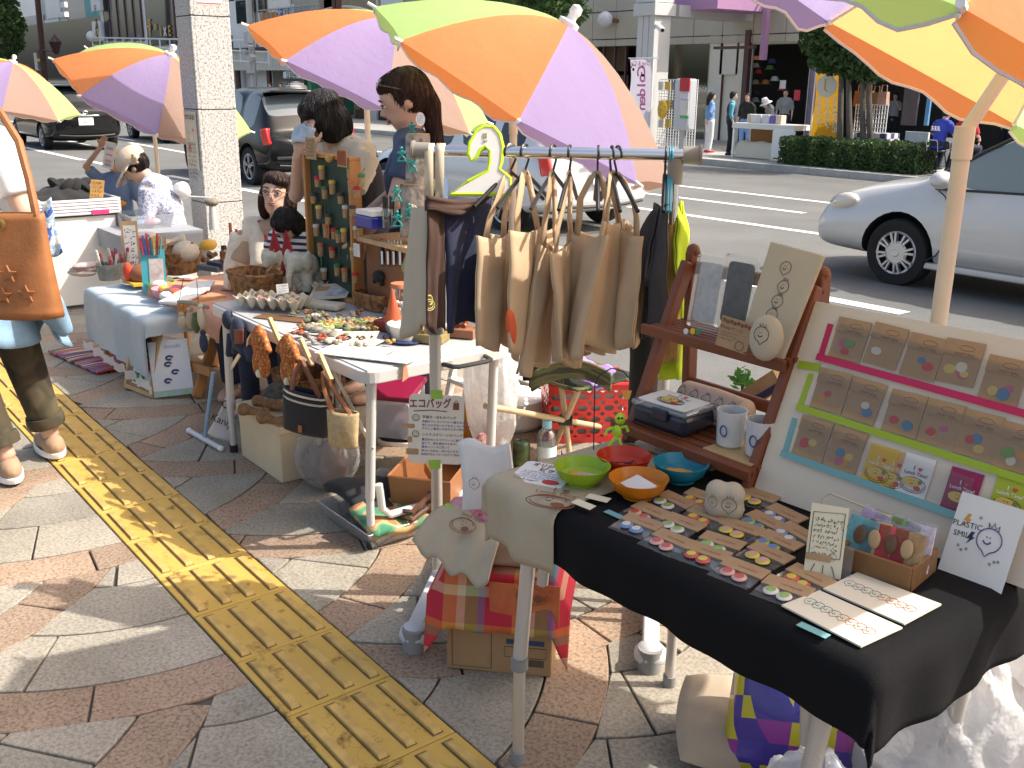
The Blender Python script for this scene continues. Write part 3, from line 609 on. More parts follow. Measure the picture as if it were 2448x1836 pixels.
for _ in range(9000):
 f=rnd.random();u,v=rnd.random(),rnd.random()
 if f<.55:p=hshape(u,-.02+.06*rnd.random()+.05*math.sin(u*40),v*.97+.02)
 elif f<.88:p=hshape(u,v,.96+.05*rnd.random()+.03*math.sin(u*33+v*3))
 else:p=hshape(rnd.choice((0.,1.))+.01*rnd.uniform(-1,1),u,v)
 a=V((rnd.uniform(-1,1),rnd.uniform(-1,1),rnd.uniform(-1,1))).normalized();e=a.orthogonal().normalized();s=.035*rnd.uniform(.6,1.4);b.mi=rnd.choice((0,0,1,1,2));b.add([p-a*s,p+e*s*.5,p+a*s,p-e*s*.5],[(0,1,2,3)])
tag(b.build('hedge_leaves',LEAF,hd,smooth=False,world=True),kind='stuff')
def windows(t,px_list,Y,mat=GLB,frame_m=None):
 for px in px_list:
  f=fbox(t,'window',frame_m or WHI,px,Y-.14,.10);x0,x1,y0,y1=px;fbox(f,'pane',mat,(x0+1.2,y0+1.2,x1-1.2,y1-1.2),Y-.165,.03)
YL=26.
t=building('cream_building','cream building with a parking sign at far left',(-60,-200,96,300),YL+6,CRM,hi=7.5)
windows(t,[(2,40,32,62),(42,120,60,150)],YL+6)
t2=building('pale_upper_building','white building rising behind the cream one at far left',(-40,-200,130,300),YL+14,WHI,hi=30)
b=MB();x0,x1,z0,z1=rect(34,48,92,66,YL+5.9)
for k in range(9):b.cyl((x0+(x1-x0)*k/8,YL+5.8,z0),(x0+(x1-x0)*k/8,YL+5.8,z1),.03)
b.cyl((x0,YL+5.8,z1),(x1,YL+5.8,z1),.04);b.build('balcony_railing',BRN,t,world=True)
t=building('grey_building','grey building with air conditioners beside the teal one',(92,-200,168,300),YL+4,GRY,hi=24);windows(t,[(108,-20,142,44),(108,46,142,92)],YL+4,M('window_pale',(.5,.55,.58),.1,coat=.5))
for y in(5,28,48,65):fbox(t,'air_conditioner',WHI,(144,y,154,y+13),YL+3.5,.4)
t=building('tiled_building','beige tiled building with a lettered corner at left',(166,-200,206,300),YL+2,TILEW,hi=24);p=WY(194,112,YL+1.8);text('A',2.2,SIGW,t,frame(p,(1,0,0),(0,0,1)),bold=.03)
t=building('teal_building','teal green narrow building with a lettered hanging sign',(206,-200,236,300),YL+1.2,TEA,hi=24)
t=building('glass_front_building','white building with tall windows and orange window lettering',(234,-200,640,150),YL,WHI,hi=22)
for k in range(5):f=fbox(t,'window',BRN,(242+k*19,-120,256+k*19,98),YL-.14,.1);fbox(f,'pane',GLB,(244+k*19,-120,255+k*19,97),YL-.17,.03)
f=fbox(t,'window',BRN,(344,-120,412,108),YL-.14,.1);fbox(f,'pane',GLB,(345,-120,411,107),YL-.17,.03)
GOLD=M('gold_letter',(.75,.42,.03),.5)
for s_,x,y,sz in(('S',357,60,1.0),('o',371,62,.8),('T',357,76,1.0),('I',383,75,.9),('x',394,72,1.1),('E',405,75,.9)):text(s_,sz*1.05,GOLD if s_ not in 'x'else SIGW,t,frame(WY(x,y,YL-.25),(1,0,0),(0,0,1)),bold=.02)
for k in range(4):f=fbox(t,'window',BRN,(535+k*26,-120,552+k*26,30),YL-.14,.1);fbox(f,'pane',GLB,(537+k*26,-120,551+k*26,29),YL-.17,.03)
f=fbox(t,'window',WHI,(548,0,606,128),YL-.24,.1);fbox(f,'pane',GLB,(564,0,604,55),YL-.27,.03);fbox(f,'pane',GLB,(538,85,556,128),YL-.27,.03)
t=building('balcony_building','beige building with a blue balcony sign behind the middle parasol',(640,-200,760,200),YL+.5,BEI,hi=20)
windows(t,[(642,0,692,28)],YL+.5);BLU=M('sign_blue',(.10,.19,.38),.5)
f=fbox(t,'balcony_sign',BLU,(664,20,702,42),YL-.3,.06);text('天ゆ通',.75,SIGW,f,frame(WY(683,31,YL-.34),(1,0,0),(0,0,1)),bold=.02);fbox(t,'crate',M('crate_orange',(.5,.24,.10),.8),(622,30,664,56),YL-.2,.5)
b=MB();x0,x1,z0,z1=rect(616,18,765,50,YL-.5)
for k in range(14):b.cyl((x0+(x1-x0)*k/13,YL-.5,z0),(x0+(x1-x0)*k/13,YL-.5,z1),.025)
for zz in(z0,z1):b.cyl((x0,YL-.5,zz),(x1,YL-.5,zz),.035)
b.build('balcony_railing',STEEL,t,world=True)
t=building('curtained_building','brown and white building with curtained windows behind the parasols',(756,-200,1000,200),YL+1,BEI,hi=20);windows(t,[(762,-60,795,26),(830,-60,900,26),(910,-60,960,40)],YL+1,M('curtain_tan',(.35,.28,.18),.8,var=.2,vs=6))
t=building('arcade_building','grey arcade building behind the large parasol',(1000,-200,1420,200),YL+2.5,GRY,hi=20,lo=2.2)
aw=thing('awning_front','cream ribbed awning over dark shop fronts behind the black hatchback','awning',WY(620,200,25.));x0,x1,z0,z1=rect(530,122,700,168,24.9)
for k in range(22):xk=x0+(x1-x0)*k/22;b=MB();b.box((xk+(x1-x0)/44,24.9,(z0+z1)/2),((x1-x0)/22*.93,.3,z1-z0));b.build('rib',CRM,aw,smooth=False,world=True)
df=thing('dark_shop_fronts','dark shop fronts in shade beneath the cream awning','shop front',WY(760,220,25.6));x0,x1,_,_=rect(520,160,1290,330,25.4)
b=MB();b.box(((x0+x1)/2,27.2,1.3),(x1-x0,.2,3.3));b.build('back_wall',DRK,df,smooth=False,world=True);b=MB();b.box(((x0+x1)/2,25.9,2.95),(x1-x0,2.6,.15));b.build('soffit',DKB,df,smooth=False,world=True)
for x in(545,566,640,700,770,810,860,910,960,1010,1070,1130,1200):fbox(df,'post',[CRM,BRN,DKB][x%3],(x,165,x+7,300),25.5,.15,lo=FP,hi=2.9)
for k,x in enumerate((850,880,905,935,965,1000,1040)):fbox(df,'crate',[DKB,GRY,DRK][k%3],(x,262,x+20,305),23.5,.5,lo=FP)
ft=thing('white_footbridge_railing','white handrail of a raised walkway in front of the tall windows','railing',WY(420,110,24.));b=MB();P0,P1=WY(220,90,24.2),WY(640,98,24.2)
for q in(0,-.55,-1.1):b.tube([P0+V((0,0,q)),P1+V((0,0,q))],.05,6)
for k in range(18):p=P0.lerp(P1,k/17);b.cyl(p,p-V((0,0,1.25)),.045,n=6)
b.build('rails',WPL,ft,world=True);b=MB();b.ell(P0+V((-.1,0,.1)),.38,12,8);b.build('ball_end',WPL,ft,world=True)
up=thing('utility_pole','grey utility pole with cables and floodlights, left of the middle parasol','pole',(WY(610,250,22.).x,22.,FP));p=up.location;b=MB();b.cyl(p,p+V((0,0,7)),.17,.15,14);b.build('shaft',GRY,up,world=True)
for dx in(.22,.32):b=MB();b.cyl(p+V((dx,-.05,0)),p+V((dx,-.05,6)),.04);b.build('conduit',STEEL,up,world=True)
for dz,dx in((2.95,-.35),(2.7,.5),(3.2,.3)):b=MB();b.box(p+V((dx,-.2,dz)),(.35,.25,.16),rot('Y',25));b.build('floodlight',GRY,up,smooth=False,world=True,bevel=.02)
for z in(3.6,2.2):b=MB();b.box(p+V((.1,-.16,z)),(.5,.3,.55));b.build('junction_box',GRY,up,smooth=False,world=True,bevel=.02)
lp=thing('brown_lamp_post','tall brown lamp post with a lantern at far left','lamp post',(WY(105,180,21.).x,21.,FP));b=MB();b.cyl(lp.location,WY(86,-40,21.),.24,.2,12);b.build('shaft',BRN,lp,world=True)
q0,q1=WY(103,120,21.),WY(134,120,21.);b=MB();b.tube([q0,q1],.08,6);b.build('arm',BRN,lp,world=True);b=MB();b.lathe([(.08,-.3),(.2,-.2),(.42,.5),(.48,.55),(.1,.95),(.03,1.1)],8,tr(q1));b.build('lantern',BRN,lp,world=True)
for z in(3.2,2.4):b=MB();b.box(lp.location+V((.4,-.2,z)),(.7,.3,.6));b.build('signal_box',DKB,lp,smooth=False,world=True)
pk=thing('parking_sign','yellow and grey parking sign at far left','sign',WY(91,145,23.));fbox(pk,'panel',GRY,(82,126,100,168),23.,.15);f=fbox(pk,'panel',GOLD,(86,126,100,152),22.95,.04);text('P',1.0,SIGW,f,frame(WY(91,136,22.93),(1,0,0),(0,0,1)),bold=.03);fbox(pk,'red_patch',M('sign_red',(.6,.05,.04),.5),(90,155,99,164),22.97,.04)
hs=thing('hanging_sign','white hanging sign lettered SOL on the teal building','sign',WY(230,70,25.5));fbox(hs,'board',SIGW,(221,50,241,98),25.4,.2)
for c,y in(('S',58),('O',68),('L',78),('O',89)):text(c,1.0,INK if c!='O'else GOLD,hs,frame(WY(231,y,25.36),(1,0,0),(0,0,1)),bold=.03)
h2=thing('upper_hanging_sign','white hanging sign reading JF high on the teal building','sign',WY(226,10,25.5));fbox(h2,'board',SIGW,(214,-60,237,27),25.4,.2);text('JF',.7,INK,h2,frame(WY(227,22,25.36),(1,0,0),(0,0,1)))
p=WY(2,40,17.);tree('leafy tree at the top left corner',WY(-40,300,17.),[([WY(-30,300,17.),WY(-25,50,17.)],[.2,.12])],[(WY(x,y,17.),(1.3,1.3,1.1))for x,y in((0,20),(-20,60),(15,60),(-10,-20),(8,100))],700,.2,8)
p=WY(1300,10,22.);tree('dark tree crown above the large parasol',(p.x,22.,FP),[([V((p.x,22,FP)),V((p.x,22,4))],[.16,.08])],[(WY(x,y,22.),(.9,.9,.7))for x,y in((1250,-5),(1300,5),(1345,20),(1330,-20),(1280,20),(1220,-20))],600,.11,9)
bs=thing('green_bus','green bus with a lit destination board behind the parasols','bus',WY(700,250,22.3));GB=M('bus_green',(.02,.13,.08),.35,coat=.5);x0,x1,z0,z1=rect(672,168,732,290,21.5)
b=MB();b.box(((x0+x1)/2,22.8,(rz(21)+.3+z1)/2),(x1-x0,2.3,z1-rz(21)-.3));b.build('body',GB,bs,smooth=False,world=True,bevel=.12);fbox(bs,'windscreen',GLB,(668,190,728,232),21.55,.03);f=fbox(bs,'destination_board',SIGW,(677,172,716,187),21.5,.03);text('22 住宅',.32,PGRN,f,frame(WY(696,180,21.46),(1,0,0),(0,0,1)),bold=.02)
b=MB();pts=[WY(735+i*18,38-22*math.sin(math.pi*i/10),23.)for i in range(11)]
ar=thing('arched_shelter','arched glass shelter roof behind the middle parasol','shelter',WY(820,40,23.));b.tube(pts,.06,6);b.build('arch',GRY,ar,world=True);b=MB();b.grid(lambda u,v:WY(735+180*u,40-21*math.sin(math.pi*u),23.2+2*v),12,2);b.build('roof_panel',M('shelter_green',(.30,.40,.36),.3,coat=.3),ar,world=True,solid=.03)
for x in(802,812):b=MB();q=WY(x,60,22.9);b.cyl((q.x,q.y,FP),(q.x,q.y,6),.12);tag(b.build('brown_post',BRN),'dark brown %s post rising behind the middle parasol'%('left'if x<805 else 'right'),'post')
def hairmat(name,a,c):
 def f(nt,co,b):
  m_=_n(nt,'ShaderNodeMapping');m_.inputs['Scale'].default_value=(1,1,.07);nt.links.new(co,m_.inputs['Vector']);n=noise_tex(nt,m_.outputs[0],170,3,.6);bump_to(nt,b,n,1.,.008);b.inputs['Specular IOR Level'].default_value=.35;return ramp(nt,n,[(.35,a),(.7,c)])
 return ramp_mat(name,f,.42)
SKIN=M('skin',(.60,.385,.285),.5,var=.05,vs=20);SKIN2=M('skin_tan',(.42,.245,.16),.5,var=.05,vs=20);HAIRB=hairmat('hair_black',(.004,.003,.003),(.022,.016,.015));HAIRR=hairmat('hair_brown',(.014,.006,.005),(.060,.026,.018));LIPS=M('lips',(.44,.20,.155),.5);EYE=M('eye_dark',(.012,.009,.008),.2);EYEW=M('eye_white',(.75,.72,.68),.3)
def CL(name,c,**k):return M('cloth_'+name,c,.88,var=k.pop('var',.10),vs=k.pop('vs',9),bump=k.pop('bump',.35),bs=k.pop('bs',260),sheen=k.pop('sheen',.05),dist=.0015,**k)
def hand(b,w,d,n,s=1.,curl=.5,spread=.16):
 d=V(d).normalized();n=V(n);n=(n-d*n.dot(d)).normalized();x=d.cross(n);w=V(w)
 R=MX((d,x,n)).transposed();b.ell(w+d*.045*s,(.052*s,.040*s,.017*s),12,8,R)
 for i,(off,ln)in enumerate(((-.030,.066),(-.010,.075),(.011,.070),(.030,.056))):
  p=w+d*.082*s+x*off*s;fd=(d+x*off*4*spread).normalized();a=.35*curl;q=[p-fd*.012*s,p]
  for L in(.45,.33,.22):
   fd2=fd*math.cos(a)+n*math.sin(a);q.append(q[-1]+fd2*ln*L*s);a+=.75*curl
  b.tube(q,[.0095*s,.0098*s,.0092*s,.0085*s,.0068*s],7)
 p=w+d*.025*s-x*.030*s;td=(d*.75-x*.62+n*.25).normalized();b.tube([p-td*.01,p+td*.03*s,p+td*.05*s+n*.012*s*curl,p+(td*.72+d*.2).normalized()*.07*s+n*.02*s*curl],[.013*s,.0125*s,.011*s,.008*s],7)
def head_parts(t,hc,R,k,skin,face=True,glasses=False,eyes=True):
 def P(x,y,z):return hc+R@V((x*k,y*k,z*k))
 if not face:return
 for s in(-1,1):
  b=MB()
  if eyes:
   b.ell(P(.083,s*.032,.008),(.009*k,.0125*k,.0045*k),10,6,R);e=b.build('eye',EYEW,t);b=MB();b.ell(P(.0905,s*.032,.008),(.004*k,.0062*k,.0048*k),8,6,R);b.build('iris',EYE,e)
   b=MB();b.tube([P(.087,s*.016,.011),P(.094,s*.032,.017),P(.085,s*.050,.012)],[.002*k,.003*k,.002*k],5);b.build('eyelid',EYE,e)
  b=MB();b.tube([P(.090,s*.016,.030),P(.093,s*.034,.036),P(.083,s*.053,.030)],[.0025*k,.0035*k,.002*k],5);b.build('eyebrow',HAIRB,t)
 b=MB();b.ell(P(.092,0,-.046),(.008*k,.023*k,.006*k),10,6,R);b.ell(P(.091,0,-.054),(.009*k,.018*k,.006*k),10,6,R);b.build('lips',LIPS,t)
 if glasses:
  g=MB()
  for s in(-1,1):
   g.tube([P(.106,s*.034+.025*math.cos(a),.004+.016*math.sin(a))for a in[2*math.pi*q/16 for q in range(16)]],.0016*k,5,closed=True);g.tube([P(.104,s*.058,.008),P(.04,s*.076,.012),P(-.01,s*.078,.008)],.0016*k,5)
  g.tube([P(.107,-.010,.006),P(.110,0,.010),P(.107,.010,.006)],.0016*k,5);g.build('glasses',BRN,t)
def hair(t,hc,R,k,style,mat,vox=.010):
 b=MB()
 def P(x,y,z):return hc+R@V((x*k,y*k,z*k))
 def E(c,r):b.ell(P(*c),tuple(q*k for q in r),16,10,R)
 E((-.022,0,.028),(.096,.088,.098))
 E((.018,0,.072),(.070,.072,.046))
 if style=='short':E((-.05,0,-.02),(.062,.075,.075))
 if style=='crop':pass
 if style=='bob':
  for s in(-1,1):E((-.008,s*.070,-.035),(.062,.026,.088))
  E((-.058,0,-.045),(.060,.086,.095));E((.058,.02,.066),(.036,.062,.030));E((.03,0,.085),(.06,.07,.04))
 if style=='bobfull':
  for s in(-1,1):E((.008,s*.074,-.028),(.078,.034,.098))
  E((-.060,0,-.045),(.078,.100,.112));E((.060,0,.055),(.042,.070,.050));E((-.02,0,.06),(.1,.095,.075))
 if style=='pony':
  E((.000,0,.060),(.082,.074,.052))
  q=P(-.095,0,.005);Q=lambda x,z:q+V((x*k,0,z*k));b.tube([P(-.07,0,.01),q,Q(-.02,-.05),Q(-.02,-.12),Q(-.035,-.20),Q(-.04,-.27),Q(-.05,-.32)],[.026*k,.026*k,.034*k,.036*k,.030*k,.020*k,.004*k],10);b.tube([Q(-.02,-.08),Q(-.045,-.16),Q(-.065,-.24)],[.016*k,.014*k,.003*k],8)
 if style=='long':
  b.tube([P(-.05,0,.02),P(-.09,0,-.10),P(-.10,0,-.25)],[.08*k,.085*k,.06*k],12)
 o=remesh(b,'hair',mat,t,vox,7)
 if vox<.012:
  rn=random.Random(len(o.data.vertices));s=MB();vv=o.data.vertices;kd=kdtree.KDTree(len(vv));[kd.insert(v.co,v.index)for v in vv];kd.balance()
  for _ in range(520):
   v=vv[rn.randrange(len(vv))];p=v.co.copy();n=v.normal.copy();d=V((rn.gauss(0,.18),rn.gauss(0,.18),-1));pts=[p+n*.001]
   for q in range(4):t_=(d-n*d.dot(n));t_=t_.normalized()if t_.length>.05 else d*.3;c_,i_,_=kd.find(p+t_*.018*k);p=c_.copy();n=vv[i_].normal.copy();pts.append(p+n*(.0015+.0006*q))
   s.tube(pts,[.0014,.0016,.0014,.001,.0004],4,cap=False)
  tag(s.build('hair_strands',mat,o),kind='stuff')
 return o
def person(label,loc,rz_=0.,H=1.58,pose=None,skin=SKIN,top=None,sleeve=.55,bottom=None,hairm=HAIRB,style='short',look=(0,0),vox=.014,group='people at the market',hs=(1,1),hd=None,face=True,glasses=False,leglen=1.,shoes=None,collar=0.,seated=False,name='person',topname='shirt',wide=1.,sink=0.,hsz=1.):
 t=thing(name,label,'person',loc,rz_,group);k=H/1.6
 J=dict(pel=V((0,0,.86)),che=V((0,0,1.16)),nek=V((0,0,1.345)),hed=V((.022,0,1.485)))
 for s,n in((1,'L'),(-1,'R')):
  J['sh'+n]=V((0,s*.165,1.285));J['el'+n]=V((-.02,s*.215,1.03));J['wr'+n]=V((.06,s*.22,.82));J['hi'+n]=V((0,s*.085,.84));J['kn'+n]=V((.02,s*.095,.46));J['an'+n]=V((-.02,s*.10,.07));J['ha'+n]=V((.3,0,-1));J['hn'+n]=V((0,-s,0))
 for q in J:J[q]=J[q]*k if q[:2]not in('ha','hn')else J[q]
 for q,p in(pose or{}).items():J[q]=V(p)
 if sink:
  for q in J:
   if q[:2]not in('ha','hn')or q=='hed':J[q]=J[q]-V((0,0,sink))
  for s_,n in((1,'L'),(-1,'R')):hz_=J['hi'+n].z;J['kn'+n]=V((.38*k,s_*.11,max(hz_-.02,.16)));J['an'+n]=V((.36*k,s_*.11,.08))
 R=(MX.Rotation(math.radians(look[0]),3,'Z')@MX.Rotation(math.radians(look[1]),3,'Y'))
 if hd:R=hd
 hc=J['hed'];ud=(J['nek']-J['che']).normalized();sd=(J['shL']-J['shR']).normalized();fx=sd.cross(ud).normalized();TR=MX((fx,sd,ud)).transposed()
 pu=(J['che']-J['pel']).normalized();hx=sd.cross(pu).normalized();TP=MX((hx,sd,pu)).transposed();mid=(J['che']+J['pel'])/2
 def torso(b,g):
  b.ell(J['che'],(.098*k*wide+g,.145*k*wide+g,.15*k+g),16,10,TR);b.ell(mid,(.090*k*wide+g,.128*k*wide+g,.17*k+g),16,10,TP);b.ell(J['pel'],(.105*k*wide+g,.150*k*wide+g,.12*k+g),16,10,TP)
  b.tube([J['shL'],(J['shL']+J['shR'])/2+ud*.03*k,J['shR']],[.048*k+g,.06*k+g,.048*k+g],10)
 b=MB();torso(b,0);b.tube([(J['che']+J['nek'])/2,J['nek'],hc+R@V((-.015,0,-.06))*k],[.07*k,.050*k,.050*k],10)
 hk=k*.98*hsz;b.ell(hc+R@V((0,0,.022))*hk,(.092*hk,.074*hk,.100*hk),18,12,R);b.ell(hc+R@V((.026,0,-.045))*hk,(.062*hk,.056*hk,.060*hk),14,10,R);b.ell(hc+R@V((.052,0,-.082))*hk,(.028*hk,.026*hk,.020*hk),10,8,R)
 if face:b.tube([hc+R@V((.085,0,.015))*hk,hc+R@V((.104,0,-.018))*hk,hc+R@V((.088,0,-.026))*hk],[.008*hk,.013*hk,.012*hk],8)
 for s in(-1,1):b.ell(hc+R@V((-.008,s*.076,-.008))*hk,(.018*hk,.008*hk,.028*hk),10,6,R)
 for n in 'LR':
  b.tube([J['sh'+n],J['el'+n],J['wr'+n]],[.047*k,.037*k,.025*k],10);b.ell(J['el'+n],.037*k,10,6);hand(b,J['wr'+n],J['ha'+n],J['hn'+n],k*hs['LR'.index(n)],.55)
  b.tube([J['hi'+n],J['kn'+n],J['an'+n]],[.082*k,.056*k,.036*k],10);b.ell(J['kn'+n],.057*k,10,6)
  fd=hx if not seated else hx;an=J['an'+n];b.ell(an+V((.055*fd.x,.055*fd.y,-.042*k)),(.115*k,.042*k,.036*k),12,8,MX.Rotation(math.atan2(fd.y,fd.x),3,'Z'))
 body=remesh(b,'body',skin,t,vox,3);head_parts(t,hc,R,hk,skin,face,glasses);
 if style:hair(t,hc,R,hk,style,hairm,max(.009,vox*.75))
 if top:
  b=MB();torso(b,.020);
  for n in 'LR':
   if sleeve>0:
    f=sleeve*2;e=J['sh'+n].lerp(J['el'+n],min(1,f));pts=[J['sh'+n],e];rs=[.066*k,.060*k]
    if f>1:pts.append(J['el'+n].lerp(J['wr'+n],f-1));rs=[.066*k,.054*k,.044*k]
    b.tube(pts,rs,12)
  if collar:b.tube([J['nek']-ud*.03,J['nek']+ud*collar],[.075*k,.066*k],12)
  remesh(b,topname,top,t,max(.011,vox*.85),2)
 if bottom:
  b=MB();b.ell(J['pel'],(.128*k*wide,.172*k*wide,.13*k),16,10,TP)
  for n in 'LR':a=J['kn'+n].lerp(J['an'+n],leglen*.98)if leglen>0 else J['kn'+n];b.tube([J['hi'+n],J['kn'+n],a],[.104*k,.078*k,.062*k],12);b.ell(J['kn'+n],.078*k,10,7)
  remesh(b,'trousers',bottom,t,max(.012,vox*.9),2)
 if shoes:
  for n in 'LR':
   an=J['an'+n];fd=hx;Rz=MX.Rotation(math.atan2(fd.y,fd.x),3,'Z');b=MB();b.ell(an+V((.08*fd.x,.08*fd.y,-.040*k)),(.105*k,.050*k,.036*k),14,9,Rz);b.ell(an+V((-.012*fd.x,-.012*fd.y,-.034*k)),(.070*k,.044*k,.046*k),12,8,Rz);b.ell(an+V((.03*fd.x,.03*fd.y,-.03*k)),(.08*k,.046*k,.045*k),12,8,Rz);sh=remesh(b,'shoe',shoes,t,max(.007,vox*.6),3)
   b=MB();b.T=tr(an+V((.055*fd.x,.055*fd.y,-.066*k)))@Rz.to_4x4();b.lathe([(.98,-.010),(1.0,-.003),(1.0,.010),(.9,.014)],20,MX.Diagonal((.136*k,.055*k,1,1)));b.build('sole',WPL,sh)
 return t,J,R,k
def farp(label,x,y,h,**k):
 d=ray(x,y);P=CAM+d*((FP-CH)/d.z)if y else None;P=V((P.x,P.y,FP));return person(label,P,k.pop('rz_',0),h,vox=.022,group='people across the street',**k)
WHT_C=CL('white',(.72,.71,.70));DEN=CL('denim_blue',(.16,.30,.55));NAVY=CL('navy',(.02,.025,.05));BLK_C=CL('black',(.012,.012,.013));GRYC=CL('grey',(.25,.26,.26));REDC=CL('red',(.55,.02,.03));ROY=CL('royal_blue',(.04,.06,.42));CYA=CL('cyan',(.08,.35,.42))
farp('woman in a blue denim shirt and white trousers across the street',1692,366,1.53,rz_=math.radians(60),top=DEN,sleeve=.9,bottom=WHT_C,style='long',shoes=REDC,pose=dict(wrL=(-.02,.20,.80),wrR=(-.14,-.10,.82),elR=(-.10,-.27,1.02)))
t_,_,_,_=farp('man in a dark vest over turquoise sleeves and black trousers',1742,372,1.56,rz_=math.radians(40),top=CYA,sleeve=.75,bottom=BLK_C,style='short',shoes=BLK_C)
b=MB();b.ell((0,0,1.12),(.135,.175,.20),16,10);b.ell((0,0,.92),(.13,.175,.2),16,10);remesh(b,'vest',CL('vest',(.035,.035,.07)),t_,.02,2)
farp('woman in black behind the white stall table',1778,362,1.5,rz_=math.radians(-70),top=BLK_C,sleeve=.7,bottom=DEN,style='short',shoes=BLK_C)
t_,J_,R_,k_=farp('stallholder in a white sun hat bending over the stall table',1832,362,1.42,rz_=math.radians(-120),top=GRYC,sleeve=.5,bottom=NAVY,style='short',look=(0,30),pose=dict(hed=(.14,0,1.22),nek=(.06,0,1.13)))
b=MB();b.lathe([(0,.13),(.07,.12),(.095,.05),(.10,.01),(.17,-.03),(.172,-.035),(.10,0)],18,tr(.13,0,1.27)@rot('Y',25));b.build('sun_hat',WHT_C,t_)
farp('person in a grey shirt and cap inside the dark shop doorway',1868,350,1.6,rz_=math.radians(-60),top=GRYC,sleeve=.5,bottom=NAVY,style='short')
def sitp(label,x,y,mat,sty,**k):
 d=WY(x,y,19.7);P=V((d.x,19.7,FP));t,J,R,kk=person(label,P,math.radians(82),1.6,dict(pel=(0,0,.62),che=(.05,0,.90),nek=(.10,0,1.07),hed=(.15,0,1.19),shL=(.08,.17,1.02),shR=(.08,-.17,1.02),elL=(.12,.25,.80),elR=(.12,-.25,.80),wrL=(.32,.15,.78),wrR=(.32,-.15,.78),hiL=(.02,.09,.60),hiR=(.02,-.09,.60),knL=(.36,.13,.56),knR=(.36,-.13,.56),anL=(.22,.13,.14),anR=(.22,-.13,.14)),top=mat,sleeve=.42,bottom=NAVY,style=sty,look=(0,25),vox=.022,shoes=BLK_C,group='people across the street',**k)
 s=thing('stool','black stool with a chrome back under the %s'%k_lab[label],'stool',P,math.radians(82));b=MB();b.lathe([(0,.50),(.17,.50),(.18,.49),(.17,.46),(0,.455)],18);b.build('seat',BLKP,s)
 for sx in(-1,1):
  for sy in(-1,1):b=MB();b.tube([(sx*.10,sy*.10,.46),(sx*.18,sy*.17,0)],.012,6);b.build('leg',BLKP,s)
 b=MB();b.tube([(-.15,-.13,.48),(-.19,-.13,.66),(-.20,-.11,.70),(-.20,.11,.70),(-.19,.13,.66),(-.15,.13,.48)],.011,6);b.build('back_hoop',CHR,s);return t
k_lab={'person in a royal blue T-shirt seated with back to the street':'person in blue','person in a red T-shirt seated with back to the street':'person in red'}
tb=sitp('person in a royal blue T-shirt seated with back to the street',2236,395,ROY,'crop')
for q in(-.07,0,.07):b=MB();b.ell((-.155,q,.955),(.012,.026,.02),10,6);b.box((-.148,q,.925),(.02,.03,.03));b.build('printed_figure',WHT_C,tb)
b=MB();b.box((-.140,0,.895),(.012,.21,.022));b.build('printed_band',WHT_C,tb)
sitp('person in a red T-shirt seated with back to the street',2292,396,REDC,'short')
farp('person in a striped top raising a hand to the face',2128,348,1.52,rz_=math.radians(-80),top=CL('stripe',(.30,.30,.30)),sleeve=.7,bottom=BLK_C,style='long',pose=dict(elL=(.14,.22,1.05),wrL=(.13,.06,1.28),haL=(0,-.2,1)))
farp('person in a maroon apron over a white T-shirt behind the red shirt',2270,345,1.55,rz_=math.radians(-110),top=WHT_C,sleeve=.4,bottom=NAVY,style='short')
farp('dark haired person with a pink sleeve by the right edge',2395,360,1.3,rz_=math.radians(200),top=CL('dusty_pink',(.5,.3,.3)),sleeve=.9,bottom=NAVY,style='long')
for i,(x,m,st)in enumerate(((652,DEN,'pale blue'),(676,BLK_C,'black'),(694,WHT_C,'white'),(722,WHT_C,'white'))):
 P=WY(x,292,19.6);person('person in %s %s beyond the black hatchback roof'%(st,['walking left of the group','with dark hair','beside the striped sunshade','under the striped sunshade'][i]),(P.x,19.6,FP),math.radians(-90+i*40),1.55,top=m,sleeve=.4,bottom=NAVY,style='short',vox=.024,group='people across the street',face=False)
ss=thing('striped_sunshade','small black and white striped sunshade above the distant group','sunshade',WY(710,215,19.4));p=WY(708,212,19.4);SB=ramp_mat('sunshade_stripes',lambda nt,co,b:ramp(nt,(lambda w:(nt.links.new(co,w.inputs['Vector']),w.outputs['Fac'])[1])(_n(nt,'ShaderNodeTexWave',bands_direction='Z')),[(.45,(.75,.73,.68)),(.5,(.02,.02,.03))],True));SB.node_tree.nodes['Wave Texture'].inputs['Scale'].default_value=4.
b=MB();b.lathe([(0,.28),(.2,.25),(.40,.12),(.50,-.06)],18,tr(p));b.build('canopy',SB,ss,world=True,solid=.01);b=MB();b.cyl(p+V((0,0,.26)),p-V((0,0,.6)),.012);b.build('handle',BRN,ss,world=True)
CAMO=ramp_mat('camo_brown',lambda nt,co,b:ramp(nt,noise_tex(nt,co,7,2,.4),[(.38,(.030,.022,.016)),(.48,(.075,.055,.03)),(.56,(.05,.045,.025)),(.64,(.11,.085,.05))]),.9)
TAN=CL('tan_canvas',(.38,.25,.155))
lw,lt=MX.Rotation(math.pi,4,'Z'),None
P0=V((-4.15,.665,0))
tw,J,R,k=person('woman in a white T-shirt walking away at the left edge with a brown bag',P0,math.pi,1.62,dict(hiL=(0,.085,.86),hiR=(0,-.085,.86),anL=(-.13,-.04,.09),anR=(.05,-.245,.09),knL=(-.04,.04,.47),knR=(.04,-.17,.47),elR=(-.08,-.22,1.02),wrR=(-.03,-.235,.76),haR=(.15,0,-1),hnR=(0,1,0)),top=WHT_C,sleeve=.40,bottom=CAMO,style='short',shoes=TAN,leglen=.80,vox=.012,group='people on the near pavement')
